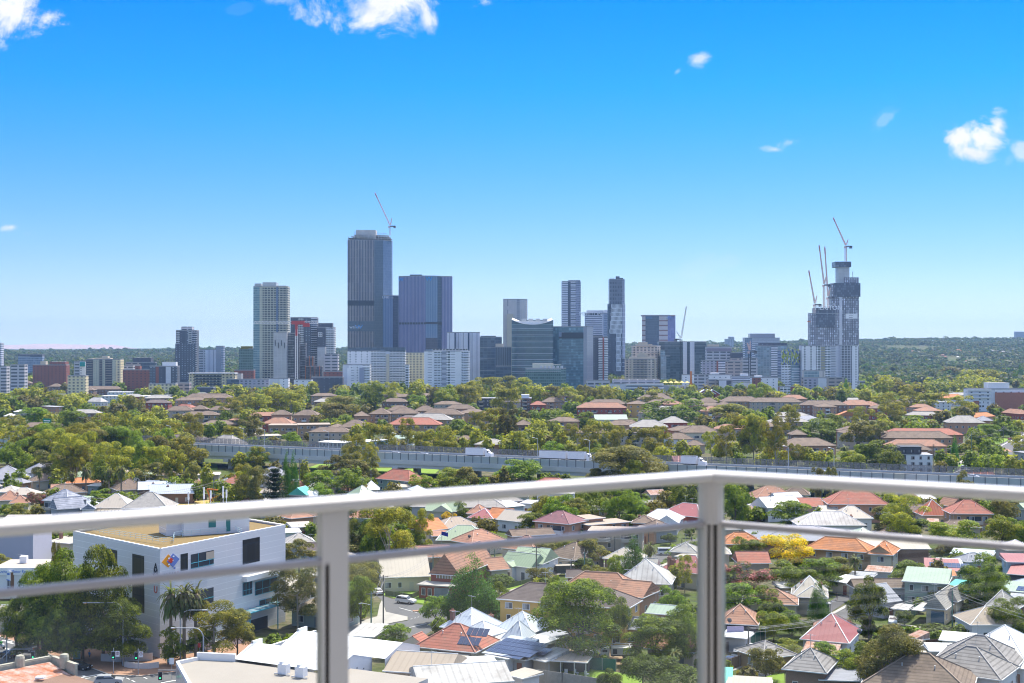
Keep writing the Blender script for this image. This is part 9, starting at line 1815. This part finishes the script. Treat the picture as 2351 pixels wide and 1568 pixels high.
for i in range(54):z=i*.05;mb.qh1([(-.02,-2.6),(.03,-2.6),(.03,2.4),(-.02,2.4)],z,z+.022)
mb.box(-.03,-2.6,0,.02,-2.5,2.7).box(-.03,2.3,0,.02,2.4,2.7);mb.qg1('slats',alu,ls);MB().box(-.05,-2.65,-.05,.06,-2.6,2.75).box(-.05,2.4,-.05,.06,2.46,2.75).qg1('frame',alu,ls);MB().box(-.14,-2.6,0,-.10,2.4,2.7).qg1('backing',mat('screen_dark',(.05,.055,.06),.8,0),ls)
bb=qj1('home_tower',(0,-3,0),0,label='beige apartment tower the picture is taken from, with the balcony slab overhead',cat='apartment building')
MB().box(-30,-18,0,30,1.2,H-20).box(-30,-18,H-20,30,1.2,H+24).qg1('wall',mat('home_wall',(.36,.34,.32),.85,.05,.5),bb);MB().box(-6,1.2,H+1.25,8,3.1,H+1.5).qg1('balcony_slab',mat('home_slab',(.5,.5,.5),.85,.03,.5),bb);MB().box(-2,1.17,H-1.4,3,1.24,H+1.1).qg1('sliding_door',qo2,bb)
# ---------------- finish the trees ----------------
def px_of(p):return CX+p[0]/p[1]*F,CY+(H-p[2])/p[1]*F
for k,x,y,h,w_ in qw1:tree_at(k,(x,y,0),h,w_)
items=[]
for t in qx1:
 k,p,h,wd,rz,lod,lb,i=t;x,y=px_of((p.x,p.y,h*.6));size=wd*h*(F/p.y)**2;inside=-40<x<2400 and y<1620
 items.append((size+(1e9 if lb else 0),t,x,y,inside))
items=[it for it in items if it[4]];items.sort(key=lambda q:-q[0]);solo,mass=items[:300],items[300:]
usedl={};ZH=[(0,'far'),(1,'small'),(2,'low'),(3,'tall')]
def qo1(k,x,y,h,wd):
 best=sorted(LM,key=lambda l:(l[1]-x)**2+((l[2]-y)*1.6)**2)[0];dx,dy=x-best[1],y-best[2]
 rel=('left of ' if dx<0 else 'right of ')if abs(dx)>abs(dy)*1.3 else('behind ' if dy<0 else 'in front of ')
 sz=('low ' if h<5 else 'small ')if h<8 else('tall ' if h>17 else '');return sz+DESC[k],rel+best[0]
auto={}
for it in solo:
 k,p,h,wd,rz,lod,lb,i=it[1]
 if not lb:a,b=qo1(k,it[2],it[3],h,wd);auto.setdefault(a+' '+b,[]).append(it)
ordn=['first','second','third','fourth','fifth','sixth','seventh','eighth','ninth','tenth','eleventh','twelfth'];LBL={}
for s,L_ in auto.items():
 L_.sort(key=lambda q:q[2])
 for j,it in enumerate(L_):LBL[it[1][7]]=s if len(L_)==1 else ordn[min(j,11)]+' '+s+', from the left'
GRP=dict(gum='gum trees',broad='leafy trees',fig='dark dense trees',olive='olive trees',bush='bushes',cypress='cypresses',pine='pines',lime='yellow green trees',rust='brown green trees',palm='palms',yellow='yellow trees',pink='blossom trees')
for sz,t,x,y,_ in solo:
 k,p,h,wd,rz,lod,lb,i=t;ppm=F/p.y*.4355
 if lod is None:lod=0 if h*ppm<9 else 1 if h*ppm<26 else 2
 px=h*ppm;lod=3 if px>42 else 2 if px>20 else 1 if px>9 else 0
 o=qj1(NM[k],p,rz,label=lb or LBL[i],cat='palm' if k=='palm' else 'bush' if k=='bush' else 'tree',group=GRP[k])
 if k=='palm':me,cs=palm_mesh(i%2);tm=TRUNK[('palm',i%2)]
 else:me,cs=crown_mesh(k,lod,i%3);tm=trunk_mesh(k,i%3,cs)
 wk=wd*1.16 if k!='palm' else max(wd,h*.5)*1.1
 inst('fronds' if k=='palm' else 'crown',me,o,scale=(wk,wk,h));inst('trunk',tm,o,scale=(wk if k!='palm' else h*.8,wk if k!='palm' else h*.8,h))
def add_mass(rows,name,label,m):
 V=[];r=np.random.default_rng(5)
 for k,x,y,z,h,wd in rows:
  ppm=F/y*.4355;n=int(np.clip(h*wd*ppm*ppm*2.2,14,700));d=qs1(n,r);sgn=np.array([wd*.52,wd*.52,h*.42]);q=r.uniform(.65,1.05,(n,1));lump=1+.22*np.sin(d[:,:1]*5+x)*np.cos(d[:,1:2]*6+y)+.1*np.sin(d[:,2:]*9)
  C=np.array([x,y,z+h*.54])+d*sgn*q*lump;V.append(qr1(C,d+r.normal(size=(n,3))*.45+[0,0,.3],max(1.5/ppm,.45)*1.25,r))
 me=qq1(name,np.concatenate(V),m);o=bpy.data.objects.new(name,me);sc.collection.objects.link(o);tag(o,label=label,cat='trees',kind='stuff');return o
by={}
for sz,t,x,y,_ in mass:k,p,h,wd,*_r=t;by.setdefault({'lime':'broad','bush':'broad','fig':'fig','rust':'olive','yellow':'broad','pink':'olive','cypress':'fig','pine':'fig','palm':'olive'}.get(k,k),[]).append((k,p.x,p.y,0,h,wd))
for k,rows in by.items():add_mass(rows,'background_trees',dict(gum='olive gum trees',broad='bright green trees',fig='dark green trees',olive='dull green trees').get(k,'trees')+' filling the gaps between buildings',FM[k])
bx_m={};FARH=[]
def qu1(px,py,wpx,rc,wl='cream'):
 lo,hi=2000.,5500.;Y=lo
 while Y<hi:
  X=(px-CX)*Y/F;z=float(terr(X,Y))+5
  if CY+(H-z)*F/Y<=py:break
  Y+=15
 X=(px-CX)*Y/F;z=float(terr(X,Y));k=(rc,wl)
 if k not in bx_m:mb=MB();mb.box(-.5,-.3,0,.5,.3,.30);bx_m[k]=(mb.mesh('wall',WALL[wl]),(lambda q:(qt1(q,1.1,.7,.30,.22,'hip','x',x0=-.55,y0=-.35),q)[1])(MB()).mesh('roof',ROOF[rc]))
 w=wpx*Y/F*1.0;FARH.append((X,Y,w/2));o=qj1('distant_house',(X,Y,z+1.5),0,label=dict(orange='orange roofed',terracotta='faded tile roofed',white='white roofed',redtile='red roofed',lightgrey='grey roofed')[rc]+' house among the woods of the far hillside',cat='house',group='distant '+rc+' roofed houses');inst('wall',bx_m[k][0],o,scale=(w,w,w*.8));inst('roof',bx_m[k][1],o,scale=(w,w,w*.8))
r3=random.Random(8)
for x,y,w,c in((1060,1098,30,'terracotta'),(1100,1100,26,'lightgrey'),(1410,1095,40,'orange'),(1440,1105,30,'terracotta'),(1500,1108,44,'terracotta'),(1530,1112,40,'redtile'),(1610,1098,36,'terracotta'),(1660,1096,40,'lightgrey'),(1720,1108,34,'orange'),(1750,1102,36,'lightgrey'),(1290,1128,34,'terracotta'),(1250,1150,26,'orange'),(1310,1140,26,'redtile'),(1465,1165,22,'orange'),(1545,1178,24,'orange'),(1200,1034,14,'white'),(1100,1110,20,'lightgrey'),(1450,1180,40,'lightgrey'),(1300,1165,30,'lightgrey'),(1760,1120,30,'terracotta'),(1580,1098,28,'terracotta'),(1405,1135,18,'white'),(1000,1110,24,'lightgrey'),(925,1205,18,'white')):px,py=D('R5',x,y);qu1(px,py,w*.3,c)
for i in range(26):px=r3.choice([r3.uniform(0,400),r3.uniform(1600,1760),r3.uniform(1990,2351),r3.uniform(480,560)]);qu1(px,r3.uniform(812,835),r3.uniform(4,8),r3.choice(['terracotta','lightgrey','white','orange','lightgrey']))
r=np.random.default_rng(77);rows={0:[],1:[],2:[]};y=1980.
while y<5600:
 step=9+(y-1980)*.0042;xs=np.arange(-.42*y-30,.42*y+30,step*1.15);xs=xs+r.uniform(-.5,.5,len(xs))*step
 for x in xs:
  yy=y+r.uniform(-.5,.5)*step
  if r.random()<(.12 if yy>3500 else.2)or math.sin(x*.006+yy*.003)*math.sin(yy*.0045-x*.004)>.72:continue
  if any(abs(x-hx)<hw+14 and-75<yy-hy<12 for hx,hy,hw in FARH):continue
  h=r.uniform(7,14)+(r.random()<.04)*6;rows[int(r.integers(0,3))].append((x,yy,float(terr(x,yy)),h,h*r.uniform(.9,1.3)))
 y+=step*.95
for i,m in((0,'gum'),(1,'olive'),(2,'fig')):
 A=np.array(rows[i]);n=22;N_=len(A);d=qs1(N_*n,r);d[:,2]=np.abs(d[:,2])*1.1-.25;C=np.repeat(A[:,:3],n,0)+np.array([0,0,1])*np.repeat(A[:,3:4],n,0)*.55+d*np.repeat(np.column_stack([A[:,4]*.5,A[:,4]*.5,A[:,3]*.42]),n,0)
 sz=np.repeat(A[:,3]*.36,n);V=qr1(C,d+r.normal(size=d.shape)*.4+[0,0,.3],sz,r);me=qq1('far_woods',V,qi('far_'+m,*dict(gum=((.12,.14,.04),(.06,.085,.03)),olive=((.09,.11,.04),(.05,.07,.03)),fig=((.04,.07,.025),(.06,.10,.03)))[m]));o=bpy.data.objects.new('far_woods',me);sc.collection.objects.link(o);tag(o,label='hazy wooded suburbs rising to the horizon behind the skyline',cat='woods',kind='stuff')
bpy.context.view_layer.update()
for o in qa2:
 me=bpy.data.meshes.new_from_object(o.evaluated_get(bpy.context.evaluated_depsgraph_get()));n=bpy.data.objects.new(o.name,me);sc.collection.objects.link(n);n.parent=o.parent;n.location=o.location;n.rotation_euler=o.rotation_euler;n.scale=o.scale
for o in qa2:bpy.data.objects.remove(o)
